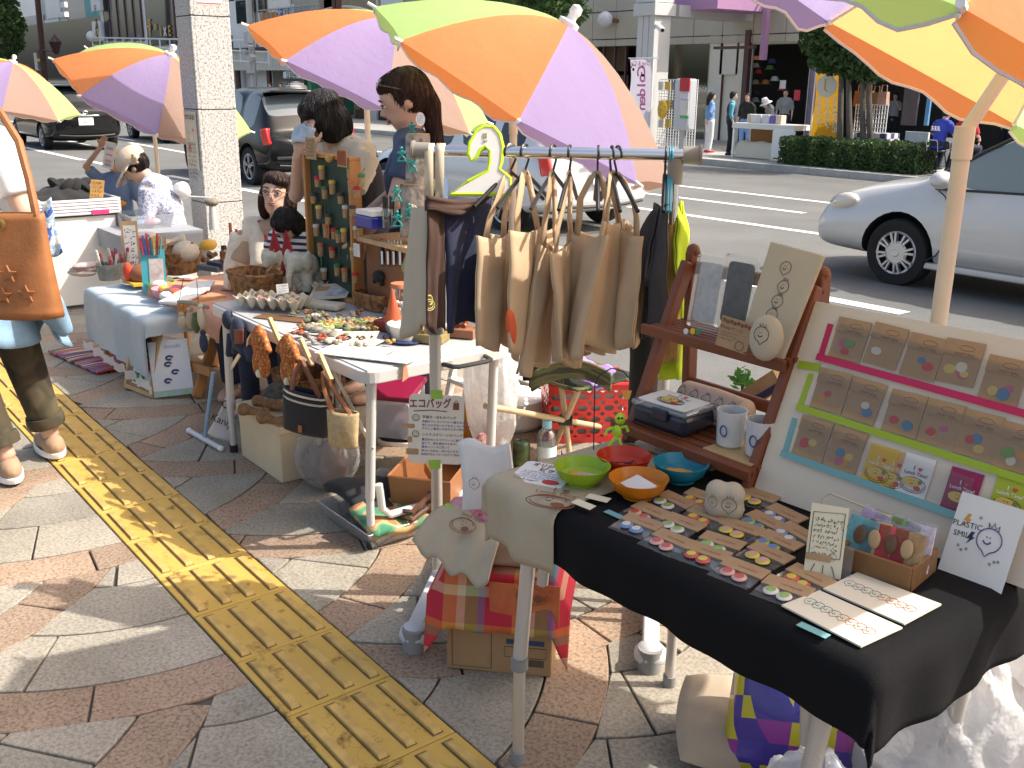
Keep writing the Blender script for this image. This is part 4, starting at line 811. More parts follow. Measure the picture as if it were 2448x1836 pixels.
for n in 'LR':
 a=J['kn'+n].lerp(J['an'+n],.80);d=(J['an'+n]-J['kn'+n]).normalized();b=MB();b.T=frame(a,d.orthogonal(),d.cross(d.orthogonal()));b.lathe([(.060,-.022),(.071,-.022),(.075,0),(.071,.024),(.060,.024),(.060,-.022)],18);b.build('rolled_cuff',CAMO,tw)
DNM=CL('washed_denim',(.20,.33,.47),var=.3,vs=7)
b=MB()
def wrap(u,v):
 a=-2.3+4.4*u;z=.92-.30*v*(1+.32*math.sin(a*1.5+.6));r=.18+.05*v+.012*math.sin(a*9)*v;return V((math.cos(a+math.pi)*r*.86,math.sin(a+math.pi)*r*1.1,z))
b.grid(wrap,40,12);b.build('denim_shirt_round_waist',DNM,tw,solid=.008)
b=MB();b.grid(lambda u,v:V((-.20+.30*u+.03*math.sin(v*5),-.17-.15*v*(.4+.6*math.sin(u*2.6))-.02*math.sin(u*9+v*3),.90-.42*v*(.6+.4*math.sin(u*3)))),18,14);b.build('denim_flap',DNM,tw,solid=.008)
b=MB();b.tube([(-.16,-.19,.80),(-.20,-.24,.68),(-.17,-.30,.56)],[.045,.06,.03],10);remesh(b,'denim_sleeve',DNM,tw,.012,2)
LEA=M('leather_tan',(.30,.115,.035),.6,var=.22,vs=11,bump=.4,bs=90)
bg_=thing('shoulder_bag','tan leather shoulder bag with three raised stars carried by the walking woman','bag',WD(8,640,3.47),math.radians(50))
def bagf(s):
 def f(u,v):
  z=.36*(1-v);w=(.165+.025*v);x=(u-.5)*2*w;th=.055*math.sqrt(max(0,1-(2*u-1)**4))*(.35+.65*v);return V((x,s*th+.006*math.sin(u*9+v*5),z-.17))
 return f
b=MB();b.grid(bagf(-1),20,16);b.grid(bagf(1),20,16);b.grid(lambda u,v:bagf(-1)(u,1).lerp(bagf(1)(u,1),v),20,3);b.build('bag_body',LEA,bg_,solid=.006)
for x,z,r in((.043,-.012,.034),(.015,-.088,.034),(.098,-.080,.034)):
 pts=[((r if i%2==0 else r*.42)*math.cos(math.pi/2+i*math.pi/5)+x,(r if i%2==0 else r*.42)*math.sin(math.pi/2+i*math.pi/5)+z)for i in range(10)];b=MB();b.prism(pts,0,.008,frame((0,-.050,0),(1,0,0),(0,0,1)));b.build('raised_star',LEA,bg_,smooth=False,bevel=.003)
b=MB();b.lathe([(.02,0),(.02,.008),(.012,.010),(.010,.004)],16,frame((.03,-.036,.155),(1,0,0),(0,0,1)));b.build('snap_ring',M('brass',(.5,.36,.12),.3,metal=.9),bg_)
b=MB();b.tube([(-.13,0,.18),(-.10,.04,.34),(-.06,.12,.50),(-.02,.15,.52),(.06,.1,.42),(.12,.02,.30),(.14,0,.18)],.014,8);b.build('strap',LEA,bg_)
BT=CL('boy_blue',(.11,.17,.30))
tb,J,R,k=person('boy in a beige cap and blue T-shirt holding a printed bag over his face',V((-8.56,2.60,0)),math.radians(-32),1.22,dict(elR=(.10,-.20,1.10),wrR=(.16,-.05,1.26),shR=(0,-.125,.975),haR=(.2,.5,.85),hnR=(1,.2,-.2),elL=(.06,.19,.79),wrL=(.20,.22,.66),haL=(.6,.3,-.7),hnL=(0,-1,0)),skin=SKIN2,top=BT,sleeve=.40,bottom=NAVY,style=None,vox=.011,group='people on the near pavement',sink=.30)
hc=J['hed'];b=MB();b.ell(hc+V((-.010,0,.040)),(.088,.075,.070),16,10);b.ell(hc+V((.07,0,.045)),(.055,.055,.010),14,6);remesh(b,'cap',CL('beige',(.50,.42,.33)),tb,.009,2)
b=MB();b.ell(hc+V((.08,0,-.33)),(.028,.085,.035),14,8);b.build('shirt_print',M('print_orange',(.6,.25,.03),.8,var=.6,vs=40),tb)
pb=thing('clear_packet','clear printed packet held up in front of the face of the boy','packet',J['hed']);M4=WM(tb);p=M4@(J['wrR']+V((.045,.085,.05)));e=V((RT.x,RT.y,0)).normalized();T=frame(p,e+V((0,0,-.25)),V((0,0,1))+e*.18);b=MB();b.T=T;b.box((.012,-.115,0),(.085,.21,.012));pb.location=p;b.build('film',MT('packet_film',(.75,.75,.72),.3,alpha=.75),pb,smooth=False,world=True,bevel=.003)
for z_,c_ in((-.06,(.35,.35,.38)),(-.11,(.6,.12,.15)),(-.16,(.5,.3,.3)),(-.19,(.3,.3,.3))):b=MB();b.T=T;b.box((.012,z_,.007),(.05,.022 if c_[0]!=.6 else .010,.001));b.build('print',M('print_%d'%int(-z_*100),c_,.7),pb,smooth=False,world=True)
DOT=ramp_mat('cloth_white_blue_rings',lambda nt,co,b:ramp(nt,(lambda v:(nt.links.new(co,v.inputs['Vector']),v.outputs['Distance'])[1])(_n(nt,'ShaderNodeTexVoronoi')),[(.20,(.52,.53,.58)),(.30,(.15,.17,.32)),(.45,(.20,.22,.38)),(.5,(.50,.51,.57))]),.9);DOT.node_tree.nodes['Voronoi Texture'].inputs['Scale'].default_value=55
th,J,R,k=person('woman in a beige sun hat and patterned white blouse bending over her hands',V((-6.98,2.42,0)),math.radians(-128),1.56,dict(pel=(-.06,0,.82),che=(.0,0,1.08),nek=(.09,0,1.235),hed=(.165,0,1.325),shL=(.04,.16,1.19),shR=(.04,-.16,1.19),elL=(.06,.22,.93),elR=(.06,-.21,.93),wrL=(.26,.09,.955),wrR=(.27,-.04,.955),haL=(.8,-.6,.1),haR=(.8,.5,.1),hnL=(0,0,1),hnR=(0,0,1)),top=DOT,sleeve=.56,bottom=NAVY,style='crop',hairm=HAIRB,look=(0,42),vox=.011,group='people on the near pavement',sink=.42)
BEG=CL('hat_beige',(.55,.46,.35),var=.08);Rh=R.to_4x4();b=MB();b.T=tr(J['hed'])@Rh@tr(0,0,.035);b.ell((-.012,0,.035),(.112,.098,.075),18,12);b.grid(lambda u,v:(lambda a,r:V((r*math.cos(a)*1.05,r*math.sin(a)*.92,.004-.45*(r-.085)-.02*math.cos(a)*(v>.4)-(.010 if u>1 else 0))))(2*math.pi*v,.07+u*(.045+.075*max(0,math.cos(2*math.pi*v))**.7)),8,36,cv=True);b.grid(lambda u,v:(lambda a,r:V((r*math.cos(a)*1.05,r*math.sin(a)*.92,-.008-.45*(r-.085))))(2*math.pi*v,.07+u*(.045+.075*max(0,math.cos(2*math.pi*v))**.7)),8,36,cv=True);ht=remesh(b,'sun_hat',BEG,th,.008,3)
b=MB();b.T=tr(J['hed'])@Rh
rr=random.Random(2)
for q in range(16):a=rr.uniform(0,6.28);r_=rr.uniform(.005,.03);b.ell((-.055+r_*math.cos(a),.098,.03+r_*math.sin(a)),(.012,.008,.012),8,6)
b.build('hat_rosette',CL('rosette',(.40,.31,.21)),ht)
b=MB();b.tube([(-.12,-.06,.78),(-.15,0,.74),(-.12,.06,.78)],[.04,.05,.04],10);remesh(b,'hood',WHT_C,th,.011,2)
SHW=ramp_mat('shawl_cream',lambda nt,co,b:ramp(nt,noise_tex(nt,co,9,3),[(.35,(.60,.52,.40)),(.6,(.72,.66,.54)),(.7,(.60,.52,.48))]),.9)
tg,J,R,k=person('seated woman with glasses and brown bob looking up, wearing a cream shawl',V((-4.72,2.22,-.53)),math.radians(-48),1.58,dict(elL=(.12,.20,1.02),elR=(.10,-.23,1.03),wrL=(.30,.04,1.02),wrR=(.30,-.05,1.02),haL=(.3,-1,0),haR=(.3,1,0),knL=(.42,.12,.82),knR=(.42,-.12,.82),anL=(.40,.12,.60),anR=(.40,-.12,.60)),top=CL('beige_dress',(.42,.30,.20)),sleeve=.3,bottom=NAVY,style='bob',hairm=HAIRR,look=(4,-12),glasses=True,vox=.011,group='people on the near pavement')
b=MB();b.tube([J['shL']+V((0,.02,0)),J['nek']+V((-.03,0,-.02)),J['shR']+V((0,-.02,0))],[.085,.07,.085],12);b.ell(J['che']+V((-.02,0,-.02)),(.135,.19,.19),16,10)
for s in(-1,1):b.tube([V((.02,s*.10,1.30)),V((.09,s*.075,1.14)),V((.10,s*.06,.98))],[.05,.06,.06],10);b.tube([V((.0,s*.19,1.26)),V((.02,s*.225,1.10)),V((.05,s*.23,.98))],[.08,.085,.075],10)
remesh(b,'shawl',SHW,tg,.011,2)
b=MB();b.tube([V((.03,-.10,1.34)),V((.10,-.01,1.19)),V((.118,.06,1.06))],.014,8);b.build('red_strap',CL('red_strap',(.55,.07,.05)),tg)
person('child with black hair in a striped top, head bent over the table',V((-4.22,2.05,0)),math.radians(-60),1.12,dict(hed=(.05,0,.985)),top=ramp_mat('cloth_stripes_navy',lambda nt,co,b:ramp(nt,(lambda w:(nt.links.new(co,w.inputs['Vector']),w.outputs['Fac'])[1])(_n(nt,'ShaderNodeTexWave',bands_direction='Z')),[(.5,(.7,.7,.7)),(.55,(.02,.025,.05))],True)),sleeve=.4,bottom=NAVY,style='bob',look=(0,50),vox=.012,group='people on the near pavement',sink=.12)
MATS['cloth_stripes_navy'].node_tree.nodes['Wave Texture'].inputs['Scale'].default_value=11
tp,J,R,k=person('woman with a black bob wiping her face with a folded cloth',V((-4.16,2.34,0)),math.radians(-84),1.58,dict(che=(.03,0,1.08),nek=(.10,0,1.235),hed=(.165,0,1.335),shL=(.05,.165,1.175),shR=(.05,-.165,1.175),elL=(.19,.21,.98),elR=(.20,-.19,.98),wrL=(.265,.06,1.185),wrR=(.265,-.055,1.175),haL=(.0,-.25,1),haR=(.0,.25,1),hnL=(-1,0,0),hnR=(-1,0,0)),top=CL('cream_top',(.66,.58,.47)),sleeve=.36,bottom=NAVY,style='bobfull',hsz=.93,look=(-6,22),vox=.010,group='people on the near pavement')
b=MB();b.ell((.00,0,.98),(.13,.17,.26),16,10)
for s in(-1,1):b.tube([(.11,s*.09,1.05),(.06,s*.10,1.235),(-.02,s*.09,1.20),(-.07,s*.07,1.05)],.035,10)
b.tube([(0,0,.95),(0,0,.5)],[.16,.2],14);remesh(b,'dark_pinafore',CL('pinafore',(.022,.02,.03)),tp,.012,2)
wp=thing('face_cloth','folded pale blue and grey cloth pressed to the face of the wiping woman','cloth',WM(tp)@V((.268,0,1.275)),math.radians(-84));b=MB();b.grid(lambda u,v:V((.012*math.sin(u*6+v*3)+.03*(1-abs(2*u-1))-.02*v,(u-.5)*.16,(v-.5)*.075-.02*abs(2*u-1))),14,9);b.build('cloth',M('cloth_pale_blue',(.62,.65,.67),.9,col2=(.30,.40,.54),vs=14),wp,solid=.012)
tn,J,R,k=person('woman with a dark ponytail and sunglasses pushed up, looking down, in a blue top',V((-3.53,2.25,0)),math.radians(-124),1.53,dict(elL=(.06,.24,1.05),wrL=(.20,.16,.90),elR=(.06,-.23,1.05),wrR=(.26,-.10,.90),haR=(.8,.2,-.4),hnR=(0,0,-1)),top=CL('slate_blue',(.055,.085,.15)),sleeve=.30,bottom=CL('navy_trouser',(.012,.014,.03)),style='pony',hairm=HAIRR,hsz=1.1,look=(4,22),vox=.010,group='people on the near pavement',shoes=BLK_C)
b=MB();b.T=tr(J['hed'])@R.to_4x4()
for s in(-1,1):b.ell((.070,s*.036,.098),(.008,.030,.020),14,8,rot('Y',-50).to_3x3());b.tube([(.075,s*.062,.095),(.02,s*.083,.060),(-.03,s*.082,.03)],.003,6)
b.tube([(.078,-.012,.102),(.078,.012,.102)],.003,6);b.build('sunglasses',M('sunglass',(.05,.03,.02),.1,coat=1),tn)
WOOD=M('wood_orange',(.42,.19,.055),.5,var=.22,vs=(5),bump=.2,bs=40);WOODR=M('wood_reddish',(.18,.048,.016),.45,var=.25,vs=6,bump=.15,bs=50);WOODL=M('wood_light',(.50,.33,.16),.6,var=.2,vs=9);WOODD=M('wood_dark',(.14,.07,.03),.6,var=.25,vs=9)
ALU=M('aluminium_white',(.58,.58,.57),.38,metal=.2);ALUT=M('aluminium_tube',(.62,.60,.56),.32,metal=.6);GPL=M('grey_plastic',(.24,.24,.23),.55);RUB=M('rubber_black',(.015,.015,.015),.8);CARD=M('cardboard',(.36,.215,.10),.85,var=.12,vs=6,bump=.2,bs=70);KRAFT=M('kraft_paper',(.40,.26,.14),.85,var=.1,vs=16,bump=.15,bs=120);PAPER=M('paper_white',(.76,.75,.71),.75,var=.03);CREAMP=M('paper_cream',(.70,.64,.46),.75,var=.04)
WICK=ramp_mat('wicker',lambda nt,co,b:(bump_to(nt,b,noise_tex(nt,co,90,2),.8,.004),ramp(nt,noise_tex(nt,co,45,3),[(.35,(.10,.04,.012)),(.6,(.33,.16,.055))]))[1],.7);WICKL=ramp_mat('wicker_light',lambda nt,co,b:(bump_to(nt,b,noise_tex(nt,co,90,2),.8,.004),ramp(nt,noise_tex(nt,co,45,3),[(.35,(.28,.14,.04)),(.6,(.52,.31,.12))]))[1],.7)
BLUEINK=M('ink_blue',(.04,.07,.30),.7);BRNINK=M('ink_brown',(.20,.075,.035),.75);REDINK=M('ink_red',(.60,.04,.04),.6);CLEAR=MG('clear_film',(.95,.95,.95),.02,.12,base=(.8,.8,.82),bmix=.06);CLEARB=MG('clear_plastic',(.92,.94,.96),.10,.08,base=(.75,.76,.78),bmix=.22)
BAGP=MT('carrier_white',(.80,.80,.80),.5,.45,alpha=.82,wr=.6,ws=16);BAGC=MT('carrier_clear',(.60,.61,.63),.4,.25,alpha=.40,wr=.9,ws=22)
def one(mb,name,mat,label,cat,group=None,**k):
 o=mb.build(name,mat,None,**k);return tag(o,label,cat,group)
def scribble(parent,T,rows,width,gap,mat,seed=0,name='handwriting',sz=None,world=True):
 r=random.Random(seed);b=MB();b.T=T;sz=sz or gap*.55
 for q in range(rows):
  x=-width/2;y=-q*gap;end=width/2*(r.uniform(.75,1)if q<rows-1 else r.uniform(.2,.8))
  while x<end:
   w=sz*r.uniform(.5,.9)
   for _ in range(r.choice((2,3))):
    x0,y0=x+r.uniform(0,w),y+r.uniform(-.5,.5)*sz;a=r.choice((0,0,1.57,1.3,.7,2.3));L=sz*r.uniform(.4,.9);d=V((math.cos(a),math.sin(a)))*L/2;n=V((-d.y,d.x)).normalized()*sz*.075
    b.add([(x0-d.x-n.x,y0-d.y-n.y,0),(x0+d.x-n.x,y0+d.y-n.y,0),(x0+d.x+n.x,y0+d.y+n.y,0),(x0-d.x+n.x,y0-d.y+n.y,0)],[(0,1,2,3)])
   x+=w+sz*.28
 return tag(b.build(name,mat,parent,smooth=False,world=world),kind='stuff')
def stroke(parent,T,pts,r,mat,name='drawn_line',closed=False,world=True):
 b=MB();b.T=T;b.tube([(p[0],p[1],0)for p in pts],r,4,closed=closed);return b.build(name,mat,parent,world=world)
def arc(cx,cy,rx,ry,a0=0,a1=360,n=18):return[(cx+rx*math.cos(math.radians(a0+(a1-a0)*i/n)),cy+ry*math.sin(math.radians(a0+(a1-a0)*i/n)))for i in range(n+1)]
def slab(T,w,h,th=.002,r=0.):
 b=MB()
 if r:poly=[p for cx,cy,a in((w/2-r,h/2-r,0),(-w/2+r,h/2-r,90),(-w/2+r,-h/2+r,180),(w/2-r,-h/2+r,270))for p in arc(cx,cy,r,r,a,a+90,4)]
 else:poly=[(-w/2,-h/2),(w/2,-h/2),(w/2,h/2),(-w/2,h/2)]
 b.prism(poly,-th,0,T);return b
def basket(label,p,rx,ry,h,mat,handles=0,rz_=0.,group=None,flare=.82,filled=None):
 t=thing('basket',label,'basket',p,rz_,group);b=MB();N=28
 def prof(u,a,off):
  k=flare+(1-flare)*u;return V((math.cos(a)*(rx*k+off),math.sin(a)*(ry*k+off),h*u))
 def wall(s):
  def f(u,v):
   a=2*math.pi*v;ca,sa=math.cos(a),math.sin(a);e=.55;x=abs(ca)**e*(1 if ca>0 else-1);y=abs(sa)**e*(1 if sa>0 else-1);k=flare+(1-flare)*u;wv=.0022*math.sin(u*h/.009*math.pi+(0 if int(v*56)%2 else math.pi))
   return V((x*(rx*k-s+wv),y*(ry*k-s+wv),h*u+(.004 if s else 0)))
  return f
 b.grid(wall(0),14,56,cv=True);b.grid(wall(.007),6,56,cv=True);b.add([wall(.004)(0,v/55)for v in range(56)],[tuple(range(56))]);b.build('woven_side',mat,t)
 b=MB();b.tube([wall(.003)(1,v/40)for v in range(40)],.006,6,closed=True);b.build('rim',mat,t)
 for s in range(handles):
  sg=1 if s==0 else-1;b=MB();b.tube([(sg*rx*.97,-ry*.35,h*.85),(sg*rx*1.03,-ry*.25,h*1.3),(sg*rx*1.04,0,h*1.5),(sg*rx*1.03,ry*.25,h*1.3),(sg*rx*.97,ry*.35,h*.85)],.006,6);b.build('handle',mat,t)
 return t
def bowl(label,p,r,h,mat,group=None,name='bowl'):
 t=thing(name,label,'bowl',p,0,group);b=MB();b.lathe([(0,.004),(r*.5,.004),(r*.62,.008),(r*.84,h*.45),(r*.97,h*.9),(r,h),(r*.975,h),(r*.94,h*.9),(r*.80,h*.47),(r*.58,.013),(0,.009)],32);b.build('shell',mat,t);b=MB();b.lathe([(r*.5,0),(r*.52,0),(r*.52,.008),(r*.47,.008)],24);b.build('foot_ring',mat,t);return t
def jar(label,p,r,h,cat='jar',lid=None,fill=None):
 t=thing('glass_jar',label,cat,p);b=MB();b.lathe([(0,.002),(r*.95,.002),(r,.01),(r,h*.82),(r*.86,h*.92),(r*.88,h)],20);b.build('glass',MG('jar_glass',(.92,.95,.93),.14),t)
 if lid:b=MB();b.lathe([(0,h*1.08),(r*.9,h*1.08),(r*.95,h*1.05),(r*.95,h*.95)],20);b.build('lid',lid,t)
 return t
def drape(x0,x1,y0,y1,z,ov,nx=46,ny=34,seed=0,wav=.012,cx=None):
 l,r,f,k=ov
 def fn(u,v):
  cx_=x0-l+(x1-x0+l+r)*u;cy_=y0-f+(y1-y0+f+k)*v;px,py=min(max(cx_,x0),x1),min(max(cy_,y0),y1);dx,dy=cx_-px,cy_-py;d=math.hypot(dx,dy);zz=z+.0025*nz((cx_*9,cy_*9,0),1,seed)
  if d>1e-6:
   drop=max(abs(dx),abs(dy))*.55+d*.45;out=min(.016,d*.5)+wav*(math.sin((cx_ if abs(dy)>abs(dx)else cy_)*21+seed)+.6*math.sin((cx_ if abs(dy)>abs(dx)else cy_)*47+seed*2))*min(1,d*9)*.6;ex,ey=dx/d,dy/d;px+=ex*(out+.006);py+=ey*(out+.006);zz=z-drop*1.0+min(.012,d*.2)
  return V((px,py,zz))
 b=MB();b.grid(fn,nx,ny);return b
def grid_cloth(fn,nu=16,nv=16):
 b=MB();b.grid(fn,nu,nv);return b
px_=WD(476,300,7.05);PXX,PYY=px_.x,px_.y;PWD=.285
GPL_=ramp_mat('pillar_granite',lambda nt,co,b:ramp(nt,noise_tex(nt,co,70,2,.8),[(.36,(.16,.155,.15)),(.46,(.40,.395,.38)),(.62,(.55,.545,.53))]),.45)
pl=thing('granite_pillar','speckled grey granite clad pillar with a taped notice','pillar',(PXX-PWD/2,PYY+PWD/2,0));b=MB();b.box((0,0,1.8),(PWD-.012,PWD-.012,3.6));b.build('core',JOINT,pl,smooth=False)
zs=[0,ZA((PXX,PYY),486),ZA((PXX,PYY),262),ZA((PXX,PYY),36),2.6,3.2,3.6]
for a,c in zip(zs,zs[1:]):
 for q in range(4):R_=rot('Z',90*q);b=MB();b.T=R_;b.box((0,-PWD/2+.004,(a+c)/2),(PWD*.80,.008,c-a-.008));b.build('slab',GPL_,pl,smooth=False);b=MB();b.T=R_;b.box((PWD/2-.016,-PWD/2+.016,(a+c)/2),(.030,.030,c-a-.008));b.build('corner_slab',GPL_,pl,smooth=False,bevel=.006)
nt_=thing('notice','yellowed clear-sleeved notice taped to the left face of the granite pillar','notice',(PXX-.12,PYY-.01,1.2));x0,x1,z0,z1=rect(441,267,478,405,PYY-.012);x0,x1=PXX-PWD+.03,PXX-.035;T=frame(((x0+x1)/2,PYY-.008,(z0+z1)/2),(1,0,0),(0,0,1));slab(T,x1-x0,z1-z0,.003).build('sheet',M('notice_paper',(.62,.56,.42),.5,var=.08),nt_,smooth=False,world=True);T2=T@tr(0,(z1-z0)*.40,.001);text('わたるな!',.042,INK,nt_,T2@tr(0,.0,0),bold=.02)
for i,(x,y,w,h,c)in enumerate(((-.05,.22,.04,.035,(.75,.55,.05)),(.02,.08,.05,.09,(.7,.62,.5)),(-.05,.04,.035,.035,(.75,.55,.05)),(.0,-.10,.05,.03,(.75,.55,.05)),(-.05,-.2,.05,.12,(.55,.2,.2)),(.04,-.2,.06,.1,(.55,.5,.42)),(.06,.30,.04,.045,(.75,.30,.08)))):slab(T@tr(x*.8,y*.62*(z1-z0),.001+.0002*i),w,h*(z1-z0),.0008).build('printed_patch',M('notice_patch_%d'%i,c,.7),nt_,smooth=False,world=True)
scribble(nt_,T@tr(0,-.02,.002),9,.15,.03,INK,4)
up_=thing('upper_notice','white and red notice at the top of the granite pillar','notice',(PXX+.01,PYY+.1,2.1));T=frame((PXX+.002,PYY+PWD/2,ZA((PXX,PYY),0)+.02),(0,1,0),(0,0,1));slab(T,.17,.09,.004).build('sheet',PAPER,up_,smooth=False,world=True);slab(T@tr(0,-.035,.0015),.165,.008,.001).build('red_band',REDINK,up_,smooth=False,world=True)
ct=thing('white_stall_cart','white panelled stall cart with a ribbed top band at left','cart',(-7.0,1.7,0));PW=M('panel_white',(.74,.73,.69),.5,var=.03)
CX=-6.98;y0,y1=WX(70,600,CX).y,WX(296,600,CX).y;zt,zb,zf=ZA((CX,(y0+y1)/2),478),ZA((CX,(y0+y1)/2),728),ZA((CX,(y0+y1)/2),516)
b=MB();b.box((CX-.02,(y0+y1)/2,(zb+zf)/2),(.03,y1-y0-.06,zf-zb));b.build('front_panel',PW,ct,smooth=False,world=True,bevel=.004)
for k in range(5):hh=(zt-zf)/5;b=MB();b.box((CX,(y0+y1)/2,zf+hh*(k+.5)),(.035,y1-y0,hh*.86));b.build('band_rib',M('rib_lavender_white',(.70,.68,.71),.4),ct,smooth=False,world=True,bevel=.006)
for s,yy in((0,y0),(1,y1)):b=MB();b.box((CX-.3,yy,(zb+zf)/2),(.6,.025,zf-zb));b.build('side_panel',PW,ct,smooth=False,world=True);b=MB();b.box((CX-.3,yy,(zf+zt)/2),(.6,.03,zt-zf));b.build('side_band',ALU,ct,smooth=False,world=True,bevel=.005);b=MB();b.cyl((CX-.05,yy,0),(CX-.05,yy,zb+.02),.03);b.build('foot',RUB,ct,world=True)
b=MB();b.box((CX-.3,(y0+y1)/2,zf),(.6,y1-y0-.04,.02));b.build('tray',BLKP,ct,smooth=False,world=True);b=MB();b.box((CX+.02,y1-.13,zf+.016),(.006,.11,.03));b.build('pink_label',M('label_pink',(.6,.04,.16),.5),ct,smooth=False,world=True)
lk=thing('black_cloth_heap','heap of black cloth in the top of the white cart','cloth',(CX-.3,(y0+y1)/2,zt));b=MB();b.grid(lambda u,v:V((CX-.56+.5*u,y0+.04+(y1-y0-.08)*v,zf+.05+.11*math.sin(math.pi*u)**.5*math.sin(math.pi*v)**.5+.025*nz((u*6,v*9,1)))),20,26);b.build('cloth',BLK_C,lk,world=True,ang=180)
p=V((CX-.3,y0+(y1-y0)*.62,zt+.02));b=MB();rr=random.Random(5)
for q in range(9):a=rr.uniform(0,6.28);b.ell(p+V((.06*math.cos(a),.09*math.sin(a),.02+.03*rr.random())),(.05,.07,.035),10,6,rot('X',rr.uniform(-60,60)).to_3x3())
one(b,'black_bow_cloth',BLK_C,'crumpled black bow of cloth on top of the white cart','cloth')
b=grid_cloth(lambda u,v:V((CX+.03+.02*math.sin(v*6+u*8),y0+.02+.14*u+.03*v,zt+.02-.36*v+.02*math.sin(u*7))),14,18);one(b,'patterned_scarf',ramp_mat('scarf_blue',lambda nt,co,b:ramp(nt,noise_tex(nt,co,16,2),[(.38,(.03,.08,.35)),(.47,(.55,.60,.45)),(.53,(.10,.25,.55)),(.62,(.7,.7,.6))])),'blue and cream patterned scarf hanging over the left corner of the white cart','scarf',solid=.004)
T=frame(WX(232,455,CX-.02),(.2,1,.1),(.3,.1,1));o=one(slab(T@rot('Z',-14),.085,.14,.004),'orange_card',M('card_orange',(.62,.36,.12),.8),'orange handwritten card leaning at the back of the white cart','card',smooth=False);scribble(o,T@rot('Z',-14)@tr(0,.05,.001),4,.06,.028,INK,6)
RUG=ramp_mat('rag_rug',lambda nt,co,b:(lambda v:(nt.links.new((lambda m:(nt.links.new(co,m.inputs['Vector']),m.inputs['Scale'].__setattr__('default_value',(28,.6,1)),m.outputs[0])[2])(_n(nt,'ShaderNodeMapping')),v.inputs['Vector']),ramp(nt,(lambda s:(nt.links.new(v.outputs['Color'],s.inputs[0]),s.outputs[0])[1])(_n(nt,'ShaderNodeSeparateColor')),[(0,(.5,.03,.06)),(.18,(.02,.02,.07)),(.32,(.55,.22,.03)),(.46,(.10,.22,.06)),(.6,(.45,.10,.30)),(.74,(.65,.6,.5)),(.88,(.06,.10,.35))],True))[1])(_n(nt,'ShaderNodeTexVoronoi')))
rp_=[W(150,815),W(262,868),W(320,850),W(205,800)];p=W(215,838);b=MB();b.grid(lambda u,v:V(((u-.5)*.62,(v-.5)*.40,.012+.004*math.sin(u*40)+.003*math.sin(v*9))),40,12);o=one(b,'rag_rug',RUG,'striped multicoloured rag rug on the paving in front of the white cart','rug',solid=.012);put(o,(-5.62,1.56,0),math.radians(8))
tz=.40
lt_=thing('cloth_covered_table','small table under a pale blue floral cloth at left','table',(-5.2,1.9,0));
LX0,LX1,LY0,LY1=-5.63,-4.72,1.50,2.05
for x in(LX0+.05,LX1-.05):
 for y in(LY0+.05,LY1-.05):b=MB();b.cyl((x,y,0),(x,y,tz-.02),.016);b.build('leg',WOOD,lt_,world=True)
b=MB();b.box(((LX0+LX1)/2,(LY0+LY1)/2,tz-.015),(LX1-LX0-.01,LY1-LY0-.01,.025));b.build('table_top',WOOD,lt_,smooth=False,world=True)
FLOR=ramp_mat('cloth_pale_floral',lambda nt,co,b:mixc(nt,ramp(nt,(lambda v:(v.inputs['Scale'].__setattr__('default_value',22),nt.links.new(co,v.inputs['Vector']),v.outputs['Distance'])[2])(_n(nt,'ShaderNodeTexVoronoi')),[(.10,(1,1,1)),(.16,(0,0,0))]),ramp(nt,noise_tex(nt,co,3,3),[(.3,(.36,.44,.50)),(.7,(.46,.53,.57))]),(.62,.52,.50)),.9)
tc=one(drape(LX0,LX1,LY0,LY1,tz+.004,(.05,.10,.30,.1),60,50,2,.012),'floral_tablecloth',FLOR,'pale blue floral tablecloth hanging to the ground at left','tablecloth',ang=180)
b=MB();b.grid(lambda u,v:V((LX0-.04+(LX1-LX0+.20)*u,LY0-.045-.012*math.sin(u*40),.105+.045*(v-1)+.012*abs(math.sin(u*46)))),70,3);o=b.build('lace_trim',MT('lace_white',(.8,.78,.76),.3,alpha=.8),tc)
wt=thing('folding_wood_table','orange wooden folding table with crossed legs','table',(-4.75,1.75,0));
tw_=.44;WX0,WX1,WY0,WY1=-5.30,-4.30,1.72,2.25
b=MB();b.box(((WX0+WX1)/2,(WY0+WY1)/2,tw_),(WX1-WX0,WY1-WY0,.022));b.build('table_top',WOOD,wt,smooth=False,world=True,bevel=.004)
b=MB();b.bar(W(425,738,tw_),W(540,718,tw_),.03,.055);b.build('apron',WOOD,wt,smooth=False,world=True,bevel=.01)
f0=W(470,955);t0=V((f0.x+.30,f0.y+.02,tw_-.01));
b=MB();b.bar(f0+V((0,0,.01)),W(540,724,tw_-.01),.026,.05,(0,1,0));b.build('leg',WOOD,wt,smooth=False,world=True,bevel=.005)
b=MB();b.bar(f0+V((-.5,.30,0)),W(540,724,tw_-.01)+V((-.5,.30,0)),.026,.05,(0,1,0));b.build('leg',WOOD,wt,smooth=False,world=True,bevel=.005)
f2=W(660,930);b=MB();b.bar(f2,W(590,775,tw_-.02),.026,.045,(0,1,0));b.build('leg',WOOD,wt,smooth=False,world=True,bevel=.005);b=MB();b.bar(f2+V((-.45,.2,0)),W(590,775,tw_-.02)+V((-.45,.2,0)),.026,.045,(0,1,0));b.build('leg',WOOD,wt,smooth=False,world=True,bevel=.005)
b=MB();b.bar(WY(440,870,f0.y+.02),WY(505,890,f0.y+.02),.02,.045);b.build('stretcher',WOOD,wt,smooth=False,world=True,bevel=.004)
ORC=CL('terracotta',(.52,.25,.15),bs=180);one(drape(-5.32,-4.28,1.71,2.27,tw_+.016,(.06,.02,.12,.02),40,24,4,.02),'terracotta_cloth',ORC,'terracotta cloth spread over the middle of the wooden table','cloth',ang=180)
